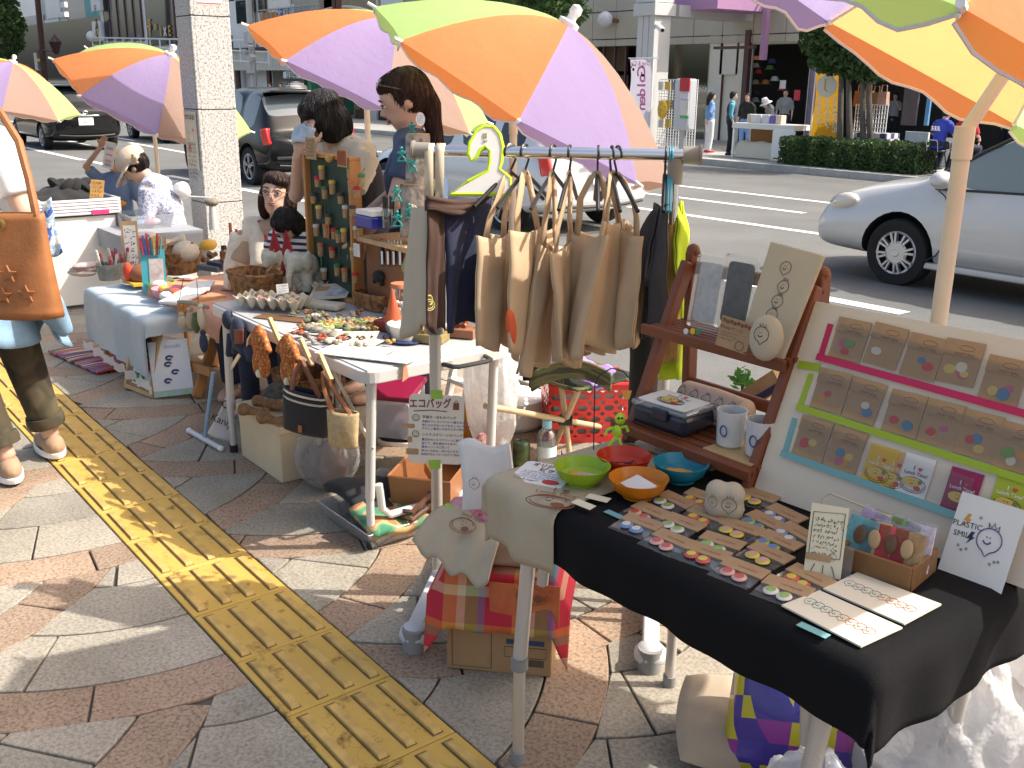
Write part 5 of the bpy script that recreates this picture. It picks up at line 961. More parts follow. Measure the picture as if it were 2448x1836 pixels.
fr=thing('picture_frame','wooden framed childlike drawing leaning against the pale tablecloth','picture',W(345,900));TL,TR_,BL=W(345,775,.30),W(400,815,.27),W(305,885,.02)
T=frame(W(342,862,.16),W(395,925,.02)-W(303,890,.02),V((-.28,.18,1)));
for(x,y,w,h)in((0,.15,.27,.02),(0,-.15,.27,.02),(-.125,0,.02,.30),(.125,0,.02,.30)):b=slab(T@tr(x,y,.012),w,h,.022);b.build('frame_bar',WOODL,fr,smooth=False,world=True)
slab(T,.24,.29,.004).build('cork_back',CARD,fr,smooth=False,world=True);slab(T@tr(.01,-.01,.003),.17,.23,.002).build('drawing',PAPER,fr,smooth=False,world=True);slab(T@tr(.01,.075,.0045),.17,.06,.001).build('blue_sky',M('paint_blue',(.03,.15,.5),.7),fr,smooth=False,world=True)
for x,y,w,h,c in((-.045,.02,.03,.05,(.8,.22,.03)),(.055,-.03,.035,.06,(.75,.08,.05)),(.0,-.08,.06,.05,(.04,.30,.06)),(-.05,-.09,.03,.04,(.05,.3,.08)),(.01,.02,.025,.05,(.78,.77,.74)),(.07,.04,.03,.04,(.05,.28,.1))):
 stroke(fr,T@tr(x,y,.0045),arc(0,0,w/2,h/2,0,360,8),.008,M('paint_%d'%int(c[0]*100+c[1]*10),c,.7),'painted_figure',True)
sk_=thing('sketch_book','white sketch book with blue splashes leaning below the wooden table','book',W(410,930));T=frame(W(408,880,.15),W(435,905,.06)-W(375,925,.02),V((-.12,.25,1)));slab(T@rot('Z',-12),.19,.27,.015).build('book',M('book_cover',(.72,.72,.73),.5,col2=(.62,.66,.70),vs=9),sk_,smooth=False,world=True)
for x,y in((-.01,.02),(.02,-.02),(-.02,-.06),(.0,.05)):stroke(sk_,T@rot('Z',-12)@tr(x,y,.001),arc(0,0,.016,.009,0,300,8),.005,M('splash_navy',(.05,.07,.16),.6),'ink_splash')
slab(T@rot('Z',-12)@tr(0,-.12,.0008),.19,.03,.001).build('grass_band',M('paint_grass',(.30,.50,.62),.7,col2=(.35,.42,.2),vs=40),sk_,smooth=False,world=True);text('donabi',.03,M('ink_lilac',(.3,.25,.5),.7),sk_,T@rot('Z',-12)@tr(.02,.105,.001))
_on=set(COL.objects)
def at(px,py,z):return W(px,py,z)
TZ=tz+.008
b=MB();p=at(320,660,TZ);frm=thing('standing_frame','small wooden frame with handwritten paper standing behind the bottles','frame',p);T=frame(p+V((0,0,.135)),(.35,1,0),(-.12,.05,1))
slab(T,.075,.25,.012).build('frame_board',WOODL,frm,smooth=False,world=True);slab(T@tr(0,0,.001),.055,.21,.002).build('paper',PAPER,frm,smooth=False,world=True);scribble(frm,T@tr(0,.08,.0015),6,.045,.03,INK,9)
b=MB();p=at(355,650,TZ);one(b.box(p+V((0,.02,.085)),(.11,.11,.17),rot('Z',30)),'snack_carton',M('carton_brown',(.20,.07,.03),.5,col2=(.55,.40,.25),vs=18),'brown printed carton standing behind the blue file','carton',smooth=False)
fl=thing('blue_file','clear turquoise file holding pens and picture cards','file',at(370,700,TZ));T=frame(at(372,702,TZ)+V((0,0,.10)),(.5,1,0),(-.15,.05,1));slab(T,.10,.19,.004).build('sleeve',M('turquoise_plastic',(.06,.36,.42),.3,coat=.4),fl,smooth=False,world=True);slab(T@tr(.012,-.01,.003),.06,.13,.001).build('picture',M('picture_grey',(.6,.58,.55),.6,col2=(.35,.25,.25),vs=30),fl,smooth=False,world=True)
for i in range(7):c_=[(.5,.03,.08),(.05,.08,.35),(.25,.03,.1),(.03,.1,.2),(.5,.45,.1),(.3,.02,.02),(.1,.3,.3)][i];b=MB();q=T@V((-.035+.011*i,.07,.006));b.cyl(q,q+V((.004*(i-3),.003*(i-3),.075+.01*(i%3))),.0042,n=6);b.build('pen',M('pen_%d'%i,c_,.4),fl,world=True)
basket('dark wicker basket behind the blue file, holding a ball of cream wool',at(420,650,TZ+.02),.12,.10,.10,WICK,1,.4);b=MB();b.ell(at(445,605,TZ+.14),(.062,.062,.05),18,12);one(b,'wool_ball',M('wool_cream',(.52,.46,.37),.95,var=.15,vs=60,bump=.8,bs=150),'ball of cream wool on the dark wicker basket','wool')
b=grid_cloth(lambda u,v:at(398,590,TZ+.14)+V((.10*(u-.5)+.02*math.sin(v*7),.16*(v-.5),.05*math.sin(u*5+v*4)*math.sin(math.pi*u)+.02)),14,14);one(b,'muslin_cloth',CL('muslin',(.62,.52,.42)),'crumpled cream muslin lying over the wicker basket','cloth',solid=.003)
cb=thing('clear_box','open clear plastic box with pastel goods below the hat woman','box',at(332,560,.50));b=MB();q=at(345,545,.52)
b.add([q+V(p)for p in((-.12,-.10,0),(.12,-.10,0),(.12,.10,0),(-.12,.10,0),(-.14,-.12,.08),(.14,-.12,.08),(.14,.12,.08),(-.14,.12,.08))],[(0,1,2,3),(0,1,5,4),(1,2,6,5),(2,3,7,6),(3,0,4,7)]);b.build('tub',CLEARB,cb,smooth=False,world=True,solid=.003)
for i in range(7):b=MB();c_=[(.1,.4,.45),(.6,.3,.35),(.5,.5,.2),(.35,.3,.5),(.6,.55,.5),(.2,.3,.5),(.55,.2,.25)][i];b.ell(q+V((-.08+.028*i,.05*math.sin(i*2.1),.03)),(.03,.035,.02),10,6);b.build('soft_toy',CL('pastel_%d'%i,c_),cb,world=True)
b=MB();b.box(q+V((.05,0,-.06)),(.5,.45,.10));one(b,'grey_riser',M('riser_grey',(.28,.30,.33),.7),'grey covered riser under the clear box','riser',smooth=False)
b=MB();q=at(368,530,.54);b.lathe([(.05,0),(.055,.05),(.05,.12),(.02,.165),(0,.17)],14,tr(q)@rot('Y',15));one(b,'paper_cone_doll',M('cone_paper',(.50,.46,.38),.8,col2=(.35,.40,.36),vs=14),'small cone shaped paper doll beside the clear box','doll')
b=MB();b.ell(at(345,580,.50),(.07,.09,.05),16,10);one(b,'wrapped_bundle',M('bundle',(.55,.47,.38),.8,col2=(.55,.35,.40),vs=22),'pink and yellow cellophane wrapped bundle behind the blue file','bundle')
for i,(x,y,c)in enumerate(((262,668,(.16,.17,.15)),(290,662,(.30,.27,.22)))):
 q=at(x,y,TZ);t=thing('fabric_bucket',['dark grey fabric bucket of hair pins at the left table end','pale patterned fabric bucket stuffed with small goods'][i],'bucket',q);b=MB();b.lathe([(.0,0),(.045,0),(.058,.075),(.052,.075),(.042,.01),(0,.01)],16);b.build('bucket',M('bucket_%d'%i,c,.9,col2=tuple(min(1,v*1.9)for v in c),vs=30),t)
 for j in range(10):a=j*.9;b=MB();b.tube([(.03*math.cos(a),.03*math.sin(a),.05),(.045*math.cos(a),.045*math.sin(a),.10+.02*(j%3))],.0065,6);b.build('hair_pin',M('pin_%d'%(j%4),[(.35,.05,.08),(.6,.55,.5),(.06,.08,.06),(.45,.2,.2)][j%4],.6),t)
q=at(205,660,TZ)
for i in range(3):b=MB();b.ell(q+V((.01*i,.02*(i-1),.018+.02*i)),(.075,.035,.018),14,8,rot('Z',40+20*i).to_3x3());one(b,'fabric_pouch',M('pouch_%d'%i,[(.5,.42,.38),(.3,.08,.1),(.45,.3,.3)][i],.9,col2=(.6,.55,.5),vs=25),['lowest','middle','topmost'][i]+' cream and red fabric pouch stacked at the left table end','pouch','pouches at the left table end')
bp=thing('white_plate','white plate under the felt burger','plate',at(352,680,TZ));b=MB();b.lathe([(0,.004),(.07,.004),(.115,.018),(.113,.021),(.07,.009),(0,.008)],26);b.build('dish',M('china',(.78,.76,.78),.25),bp)
fb=thing('felt_burger','brown felt burger bun with a red slice on the white plate','toy food',at(352,678,TZ+.012));b=MB();b.ell((.0,.01,.045),(.075,.085,.055),18,12);b.build('bun',CL('bun',(.26,.09,.035)),fb);b=MB();b.ell((-.03,-.07,.055),(.03,.022,.045),12,8);b.build('tomato',CL('tomato',(.62,.06,.02)),fb);b=MB();b.box((0,-.02,.012),(.15,.13,.012));b.build('cheese',CL('cheese',(.6,.36,.02)),fb,smooth=False)
bowl('lime green oval bowl of felt food',at(385,700,TZ),.062,.05,M('lime_plastic',(.38,.55,.05),.35));bowl('pink bowl of felt food at the table corner',at(405,718,TZ),.07,.055,M('pink_plastic',(.70,.28,.32),.35))
for i,(x,y,c,r)in enumerate(((380,685,(.7,.65,.55),.03),(392,690,(.65,.5,.1),.018),(374,688,(.6,.08,.06),.016),(398,703,(.03,.04,.10),.02),(396,708,(.75,.73,.7),.022),(418,700,(.62,.10,.05),.022),(425,706,(.6,.3,.12),.018))):b=MB();b.ell(at(x,y,TZ+.05),(r,r*1.2,r*.8),12,8);one(b,'felt_food',CL('felt_%d'%i,c),['cream felt roll','yellow felt slice','small red felt berry','navy felt rice band','white felt rice ball','red felt fruit','orange felt fruit'][i]+[' in the lime bowl',' in the pink bowl'][i>2],'toy food','felt food in the bowls')
for i in range(4):
 T=frame(at(430+i*16,712-i*10,tw_+.03+.005*i),(.6,.8,.02),(-.7,.5,.05));o=one(slab(T@rot('Z',-20+8*i),.10,.15,.012),'white_envelope',PAPER,['white padded envelope nearest the pink bowl','second white envelope fanned out by the pink bowl','third white envelope with a red corner','white envelope lying furthest right of the fan'][i],'envelope','envelopes fanned by the pink bowl',smooth=False,bevel=.004)
 if i==2:slab(T@rot('Z',-4)@tr(.03,.05,.001),.03,.03,.001).build('red_mark',REDINK,o,smooth=False,world=True)
CZ=tw_+.024
q=at(510,645,CZ);b=MB();b.box(q+V((0,.02,.012)),(.14,.12,.024),rot('Z',20));one(b,'grey_box',M('slate',(.10,.11,.12),.7),'flat slate grey box under the brown bottle','box',smooth=False,bevel=.003);b=MB();b.box(q+V((.03,.05,.034)),(.12,.10,.02),rot('Z',12));one(b,'dark_book',M('book_navy',(.03,.035,.05),.6),'dark book on the flat grey box','book',smooth=False)
bt=thing('brown_bottle','small amber glass bottle on the dark book','bottle',q+V((.05,.05,.045)));b=MB();b.lathe([(0,0),(.02,0),(.021,.05),(.012,.06),(.011,.068),(0,.068)],16);b.build('glass',M('amber',(.13,.045,.01),.1,coat=1.),bt);b=MB();b.lathe([(.0135,.062),(.0135,.078),(0,.079)],14);b.build('cap',BLKP,bt)
b=MB();q2=at(478,625,CZ);
for i in range(7):a=i*.9;b=MB();b.tube([q2+V((.05*math.cos(a),.07*math.sin(a),.012+.012*(i%3))),q2+V((.05*math.cos(a)+.05*math.cos(a*2.3),.07*math.sin(a)+.04*math.sin(a*1.7),.02+.012*(i%2)))],.012,8);one(b,'driftwood_piece',WOODD,['driftwood piece at the left of the small wood pile','driftwood piece beneath the wood pile','thin driftwood piece across the pile','short dark driftwood piece','driftwood piece leaning to the street','driftwood piece next to the slate box','front driftwood piece of the pile'][i],'driftwood','driftwood pile')
b=MB();b.tube([at(560,640,CZ),at(562,520,CZ+.02)+V((0,0,0))],.006,6)
pt=at(558,632,CZ);b=MB();b.cyl(pt,pt+V((0,0,.20)),.0075);b.cyl(pt+V((.02,.02,0)),pt+V((.018,.022,.17)),.007);one(b,'tall_pencils',M('pencil_red',(.42,.12,.06),.6),'pair of tall red pencils standing on the terracotta cloth','pencil')
basket('light round bread basket in front of the seated woman',at(605,622,CZ),.10,.075,.065,WICKL,0,.3,flare=.88)
sg_=thing('small_sign','small cream sign on a stick in the bread basket','sign',at(628,590,CZ+.05));T=frame(at(628,568,CZ+.1),(.6,.75,0),(0,0,1));slab(T,.075,.045,.005).build('board',CREAMP,sg_,smooth=False,world=True);text('手紡ぎ',.022,INK,sg_,T@tr(0,0,.001));b=MB();b.cyl(T@V((0,-.02,-.003)),T@V((0,-.075,-.003)),.004);b.build('stick',WOODL,sg_,world=True)
T=frame(at(590,690,CZ+.002),(.8,.6,0),(-.6,.8,0));o=one(slab(T,.20,.09,.004),'stamped_leather_mat',M('leather_pale',(.42,.26,.15),.7),'flat stamped leather card lying on the terracotta cloth','card',smooth=False);scribble(o,T@tr(0,.02,.001),3,.15,.025,INK,12)
b=MB();b.ell(at(498,588,CZ+.02),(.03,.05,.03),12,8);one(b,'yellow_squash',M('squash',(.62,.36,.04),.5),'small yellow ornamental squash','squash');T=frame(at(450,662,CZ+.012),(.8,.6,0),(-.6,.8,0));one(slab(T,.07,.05,.003),'white_note',PAPER,'white note on the left edge of the terracotta cloth','note',smooth=False)
bd_=thing('driftwood_bird','small bird of grey wool on a curved white branch','ornament',at(500,560,CZ));q=WD(505,500,5.2);b=MB();b.ell(q,(.022,.03,.018),12,8);b.build('bird',M('wool_grey',(.22,.2,.16),.95,var=.3,vs=60),bd_,world=True);b=MB();b.tube([q+V((0,.01,-.01)),q+V((-.02,0,.015)),q+V((-.10,-.05,.015))],.004,6);b.build('branch',WHT_C,bd_,world=True);b=MB();b.cyl(q-V((0,0,.01)),q-V((0,0,.11)),.012,.02);b.build('stand',M('wool_white',(.6,.58,.54),.95),bd_,world=True)
def rescale(o,k):
 if o.type=='EMPTY':o.scale=(k,k,k)
 else:
  vs_=[v.co for v in o.data.vertices];c=V((sum(v.x for v in vs_)/len(vs_),sum(v.y for v in vs_)/len(vs_),min(v.z for v in vs_)));o.data.transform(tr(c)@MX.Diagonal((k,k,k,1))@tr(-c))
for o in[o for o in COL.objects if o not in _on and o.parent is None]:rescale(o,1.2)
mob=thing('hanging_mobile','driftwood rod with small cloth dolls hanging at the corner of the wooden table','mobile',W(465,740,.45));m0,m1=WY(428,722,1.545),WY(496,735,1.545);b=MB();b.tube([m0,m0.lerp(m1,.4)+V((0,0,.006)),m1],.010,8);b.build('rod',M('driftwood_grey',(.30,.26,.2),.9,var=.2,vs=20),mob,world=True);mt_=WY(438,665,1.56);mt2=WY(470,668,1.56)
for a,c in((m0,mt_),(m1+(m0-m1)*.3,mt2)):b=MB();b.tube([a,c],.0018,5);b.build('string',WOODD,mob,world=True)
for i,(x,y,h,c)in enumerate(((435,770,.07,(.50,.42,.30)),(455,765,.09,(.42,.35,.25)),(468,775,.08,(.10,.13,.06)),(482,760,.10,(.55,.48,.36)),(487,820,.09,(.03,.04,.08)))):q=WY(x,y,1.53);b=MB();b.ell(q,(.022,.018,h/2),12,8);b.ell(q+V((0,0,h*.5)),.013,10,7);d=b.build('doll',CL('doll_%d'%i,c),mob,world=True);b=MB();b.tube([q+V((0,0,h*.5)),V((q.x,1.545,m0.z))],.0015,5);b.build('string',WOODD,d,world=True)
MZ=.64;MX0,MX1,MY0,MY1=-3.84,-2.60,1.475,2.06
mt=thing('white_folding_table','white aluminium folding table of craft goods in the middle','table',((MX0+MX1)/2,(MY0+MY1)/2,0));poly=[p for cx,cy,a in((MX1-.05,MY1-.05,0),(MX0+.05,MY1-.05,90),(MX0+.05,MY0+.05,180),(MX1-.05,MY0+.05,270))for p in arc(cx,cy,.05,.05,a,a+90,5)]
b=MB();b.prism(poly,MZ-.045,MZ-.004);b.build('rim',ALU,mt,smooth=False,world=True,bevel=.004);b=MB();b.box(((MX0+MX1)/2,(MY0+MY1)/2,MZ-.004),(MX1-MX0-.03,MY1-MY0-.03,.008));b.build('top_panel',M('table_grey_white',(.40,.41,.41),.5,var=.08),mt,smooth=False,world=True)
for x,fx in((MX0+.05,-3.815),(MX1-.05,-2.685)):
 for y,fy in((MY0+.05,1.525),(MY1-.05,2.02)):
  b=MB();b.cyl((x,y,MZ-.04),(fx,fy,.18),.0165);l=b.build('leg',ALU,mt,world=True);b=MB();b.cyl((fx,fy,.20),(fx,fy,.015),.0135);b.build('leg_extension',ALU,l,world=True);b=MB();b.cyl((fx,fy,.03),(fx,fy,0),.017);b.build('foot_cap',RUB,l,world=True)
 b=MB();b.tube([(fx,1.56,.22),(fx,1.57,.13),(fx,1.60,.10),(fx,1.95,.10),(fx,1.985,.13),(fx,1.99,.22)],.0135,10);b.build('cross_bar',ALU,mt,world=True)
 b=MB();b.bar((x+(.28 if x<-3 else-.28),MY0+.05,MZ-.05),(x*.9+fx*.1,1.525,.36),.004,.018);b.build('brace',ALUT,mt,smooth=False,world=True)
for x,y in((-3.7,MY0-.001),(-3.3,MY0-.001),(-2.9,MY0-.001)):b=MB();b.cyl((x,y+.004,MZ-.025),(x,y-.004,MZ-.025),.007);b.build('rivet',CHR,mt,world=True)
b=MB();b.box((MX1+.003,MY0+.30,MZ-.024),(.006,.05,.03));b.build('latch',ALUT,mt,smooth=False,world=True,bevel=.003)
b=MB();b.tube([(MX1+.005,1.76,MZ-.02),(MX1+.05,1.77,MZ-.02),(MX1+.055,1.79,MZ-.022),(MX1+.055,1.90,MZ-.022),(MX1+.05,1.92,MZ-.02),(MX1+.005,1.93,MZ-.02)],.008,8);b.build('carry_handle',BLKP,mt,world=True)
def m(x,y,z=0.):return W(x,y,MZ+.004+z)
gb=thing('green_peg_board','dark green display board in a wooden frame hung with cork figures','display board',(-3.65,1.95,MZ));GX0,GX1,GY,GZ=-3.845,-3.45,1.94,1.20;GRN=M('board_green',(.022,.05,.032),.7,var=.1)
b=MB();b.box(((GX0+GX1)/2,GY+.012,(MZ+GZ)/2),(GX1-GX0-.03,.012,GZ-MZ-.01));b.build('panel',GRN,gb,smooth=False,world=True)
for x0,x1,z0,z1 in((GX0,GX0+.018,MZ,GZ),(GX1-.018,GX1,MZ,GZ),(GX0,GX1,GZ,GZ+.016),(GX0+.018,GX1-.018,MZ,MZ+.018)):b=MB();b.box(((x0+x1)/2,GY+.005,(z0+z1)/2),(x1-x0,.05,z1-z0));b.build('frame_bar',WOOD,gb,smooth=False,world=True,bevel=.003)
CORK=M('cork',(.40,.25,.12),.9,var=.2,vs=60);cc=[(.5,.03,.03),(.06,.18,.06),(.6,.45,.08),(.05,.06,.05),(.55,.52,.45),(.5,.15,.05)]
NUM='first second third fourth fifth sixth seventh eighth ninth tenth eleventh twelfth thirteenth fourteenth fifteenth sixteenth seventeenth eighteenth nineteenth twentieth 21st 22nd 23rd 24th 25th 26th 27th 28th'.split();ck=[(765,430),(782,455),(800,440),(820,470),(832,500),(845,440),(858,455),(870,425),(768,500),(790,520),(762,545),(785,545),(805,555),(815,560),(828,555),(848,500),(858,550),(772,590),(800,600),(812,640),(850,600),(866,545),(780,650),(830,650),(855,660),(842,405),(775,405),(755,470)]
for i,(x,y)in enumerate(ck):
 q=WY(x*1.0-6,y-4,GY-.012);h=.034+.006*(i%3);t=thing('cork_figure','%s cork figure from the left and %s from the top on the green board%s'%(NUM[sorted(ck).index((x,y))],NUM[sorted(ck,key=lambda c:c[1]).index((x,y))],''),'cork figure',q,0,'cork figures on the green board');b=MB();b.lathe([(0,-h),(.011,-h),(.0125,-h*.5),(.0125,0),(0,.001)],10);b.build('cork',CORK,t);b=MB();b.lathe([(.014,-.004),(.014,.006),(.012,.009),(0,.009)],10);b.build('cap',M('cork_cap_%d'%(i%6),cc[i%6],.8),t);b=MB();b.cyl((0,0,.008),(0,.015,.03),.0012,n=5);b.build('string',WOODD,t)
 if i%4==1:b=MB();b.tube([(0,0,-h),(.003,0,-h-.03),(-.004,0,-h-.06)],.004,6);b.build('tassel',M('cork_cap_%d'%((i+2)%6),cc[(i+2)%6],.8),t)
for x,y,w,h,c,lb in((742,355,.085,.085,KRAFT,'kraft price list clipped to the top of the green board'),(815,378,.062,.055,M('label_red_brown',(.32,.08,.03),.7),'red brown label clipped on top of the green board'),(852,598,.045,.05,PAPER,'white price tag with a red edge on the right frame of the green board')):
 q=WY(x,y,GY-.03);T=frame(q,(1,0,0),(0,0,1));o=one(slab(T,w,h,.003),'label_card',c,lb,'label',smooth=False);scribble(o,T@tr(0,h*.35,.001),5,w*.8,h*.17,INK,int(x))
 if c is not KRAFT and x<840:slab(T@tr(0,0,-.004),w+.012,h+.012,.002).build('border',WOODL,o,smooth=False,world=True)
b=MB();q=WY(786,372,GY-.03);b.tube([q+V((.02*math.cos(a),0,.018*math.sin(a)))for a in[3.4+.5*i for i in range(7)]],.009,8);one(b,'leather_charm',M('leather_ochre',(.42,.25,.06),.7),'ochre curved leather charm on top of the green board','charm')
q0=m(878,715);chx0,chx1=-3.40,-3.12;chz=.90
ch=thing('wooden_chest','brown wooden display chest hung with key rings','chest',(-3.26,2.0,MZ));b=MB();b.box(((chx0+chx1)/2,2.02,(MZ+chz)/2),(chx1-chx0,.14,chz-MZ));b.build('case',M('wood_brown',(.20,.08,.03),.5,var=.25,vs=6),ch,smooth=False,world=True,bevel=.003);b=MB();b.box(((chx0+chx1)/2+.02,2.02,chz+.01),(chx1-chx0+.09,.19,.02));b.build('top_board',WOODL,ch,smooth=False,world=True,bevel=.003)
for i,(x,c)in enumerate(((912,(.02,.02,.03)),(926,(.16,.05,.03)),(940,(.14,.06,.02)),(955,(.03,.03,.06)))):q=WY(x,580,1.945);t=thing('key_ring',['black','maroon','brown','navy'][i]+' leather key ring with a white tag hanging from the chest','key ring',q,0,'key rings on the chest');b=MB();b.tube([(.012*math.cos(a),0,.012*math.sin(a))for a in[k*.52 for k in range(12)]],.0018,5,closed=True);b.build('ring',CHR,t);b=MB();b.ell((0,0,-.05),(.012,.008,.04),10,7);b.build('charm',M('key_%d'%i,c,.6),t);b=MB();b.box((.014,-.008,-.055),(.014,.001,.05));b.build('tag',PAPER,t,smooth=False)
b=MB();q=WY(905,660,1.94);b.ell(q,(.035,.02,.022),12,8);b.tube([q+V((-.02,0,0)),q+V((-.035,0,-.03))],.008,6);b.tube([q+V((.015,0,0)),q+V((.02,0,-.035))],.008,6);one(b,'felt_animal',BLK_C,'black felt animal hanging at the foot of the chest','toy');b=MB();b.ell(WY(972,640,1.94),(.02,.02,.024),12,8);one(b,'walnut_charm',CORK,'walnut charm hanging at the right of the chest','charm')
lg=thing('log_stand','two-tier bark log stand with teal toy soldiers','log',(-3.10,2.04,chz+.02));BARKP=ramp_mat('bark_pale',lambda nt,co,b:(bump_to(nt,b,(lambda v:(v.inputs['Scale'].__setattr__('default_value',26),nt.links.new(co,v.inputs['Vector']),v.outputs[0])[2])(_n(nt,'ShaderNodeTexVoronoi',feature='DISTANCE_TO_EDGE')),.9,.01),ramp(nt,noise_tex(nt,co,22,4,.7),[(.32,(.10,.07,.055)),(.5,(.34,.28,.23)),(.7,(.50,.44,.37))]))[1],.9)
lq=WD(992,570,PR((-3.10,2.04,.9))[2]);dpt=PR((-3.10,2.04,.9))[2]
for(xa_,ya,xb_,yb_,r,nm)in((990,565,992,440,.052,'lower_log'),(998,440,1000,322,.044,'upper_log')):
 a,c=WD(xa_,ya,dpt),WD(xb_,yb_,dpt);b=MB();b.grid(lambda u,v:a.lerp(c,u)+V((math.cos(v*6.283),math.sin(v*6.283),0))*(r*(1+.05*math.sin(v*44+u*3)+.03*math.sin(v*19+u*9))),14,40,cv=True);o=b.build(nm,BARKP,lg,world=True);b=MB();b.cyl(c,c+V((0,0,.004)),r*.95,n=20);b.build('cut_end',WOODL,o,world=True)
TEAL=M('toy_teal',(.02,.26,.24),.45)
def soldier(q,k,i):
 t=thing('toy_soldier','teal plastic toy soldier %s'%['standing on top of the log','climbing the left side of the upper log','striding on the front of the upper log','hanging low on the left of the lower log','clinging to the right of the lower log','at the foot of the lower log'][i],'toy soldier',q,0,'toy soldiers on the log');b=MB();b.tube([(0,0,.02),(0,0,.038)],[.006,.007],8);b.ell((0,0,.046),.006,8,6);b.tube([(0,0,.02),(-.010,0,.010),(-.012,0,0)],.0035,6);b.tube([(0,0,.02),(.010,0,.012),(.014,0,0)],.0035,6);b.tube([(-.004,0,.036),(-.014,-.004,.030),(-.004,-.010,.030)],.003,6);b.tube([(.004,0,.036),(.014,-.004,.032),(.008,-.010,.028)],.003,6);b.tube([(-.014,-.008,.028),(.018,-.010,.038)],.002,5);b.box((0,0,0),(.034,.016,.003));b.build('figure',TEAL,t);t.scale=(k,k,k);t.rotation_euler=(0,0,.9)
for i,(x,y,k,dd)in enumerate(((985,323,1.0,0),(960,385,1.0,-.05),(985,410,1.15,-.06),(948,480,1.1,-.07),(978,520,1.0,-.06),(950,540,1.1,-.06))):soldier(WD(x,y,dpt+dd),k,i)
sb_=thing('speech_card','white speech bubble card above the top toy soldier','card',WD(1003,300,dpt));T=frame(WD(1005,285,dpt-.02),RT,UP);b=MB();b.prism(arc(0,0,.017,.025,0,360,16)[:-1],-.002,0,T);b.build('card',PAPER,sb_,smooth=False,world=True);scribble(sb_,T@tr(0,.012,.001),4,.022,.008,INK,3)
jr=jar('clear jar of black pens beside the log',WD(930,545,dpt),.026,.075);
for i in range(6):b=MB();b.cyl((.012*math.cos(i),.012*math.sin(i),.006),(.02*math.cos(i*1.1),.02*math.sin(i*1.1),.115),.004,n=6);b.build('pen',BLKP,jr)
bb=thing('blue_cash_box','blue tin box with papers under the hand of the ponytail woman','box',WD(900,535,dpt+.05));q=WD(898,528,dpt+.08);b=MB();b.box(q,(.13,.11,.045));b.build('tin',M('blue_tin',(.02,.03,.28),.3,coat=.5),bb,smooth=False,world=True,bevel=.006);b=MB();b.box(q+V((0,0,.034)),(.12,.10,.018));b.build('papers',PAPER,bb,smooth=False,world=True)
basket('brown rattan basket with an arched handle at the left of the white table',m(612,700),.125,.085,.085,WICK,1,.15)
GNR=CL('gnome_red',(.32,.02,.03));GNO=CL('gnome_orange',(.45,.09,.035))
def gnome(px,py,z,k,hatm,lab):
 t=thing('felt_gnome',lab,'gnome',W(px,py,z),0,'felt gnomes on the stalls');b=MB();b.ell((0,0,.03),(.026,.024,.034),14,9);b.build('body',M('gnome_body',(.30,.28,.26),.95,var=.2,vs=40),t);b=MB();b.lathe([(.028,.045),(.024,.06),(.013,.10),(.003,.145),(0,.147)],14,rot('X',6));b.build('hat',hatm,t);b=MB()
 for j in range(9):b.ell((-.012+.003*j,-.020,.040-.004*(j%3)),(.007,.008,.016),8,6)
 remesh(b,'beard',M('beard_white',(.58,.55,.5),.95),t,.004,2);b=MB();b.ell((0,-.026,.05),.006,8,6);b.build('nose',SKIN,t);t.scale=(k,k,k);t.rotation_euler=(0,0,.9)
gnome(660,622,.72,1.0,GNR,'red hatted felt gnome left of the child');gnome(690,632,.72,1.05,GNR,'red hatted felt gnome in front of the child');gnome(681,700,MZ,.95,GNR,'red hatted felt gnome in front of the fabric elephants');gnome(942,800,MZ,1.15,GNO,'orange hatted felt gnome in front of the glass jar')
b=MB();b.box(W(690,640,.72)-V((0,0,.042)),(.34,.22,.08));one(b,'riser_box',WOODL,'light wooden riser under the two back gnomes','riser',smooth=False)
ELE=ramp_mat('elephant_print',lambda nt,co,b:ramp(nt,noise_tex(nt,co,30,3),[(.42,(.56,.51,.42)),(.5,(.40,.43,.33)),(.6,(.58,.53,.45)),(.68,(.50,.32,.28))]),.9)
for i,(x,y,k)in enumerate(((668,668,1.0),(735,690,1.25))):
 t=thing('fabric_elephant',['small floral fabric elephant in the rattan basket','large grey floral fabric elephant beside the green board'][i],'toy elephant',m(x,y,.01),math.radians(-60),'fabric elephants');b=MB();b.ell((0,0,.075),(.06,.04,.045),16,10);b.ell((.06,0,.10),(.035,.034,.036),14,9);b.tube([(.085,0,.095),(.105,0,.06),(.105,0,.02)],[.016,.012,.008],8)
 for sx in(-.035,.035):
  for sy in(-.022,.022):b.tube([(sx,sy,.06),(sx,sy,0)],[.02,.021],10)
 for sy in(-1,1):b.ell((.045,sy*.04,.105),(.022,.010,.035),12,8)
 remesh(b,'body',ELE,t,.006,2);b=MB();b.box((.04,.035,.09),(.03,.002,.04));b.build('tag',CREAMP,t,smooth=False);t.scale=(k,k,k)
EGG=M('egg_carton_pulp',(.50,.46,.37),.95,var=.08,vs=30,bump=.4,bs=90)
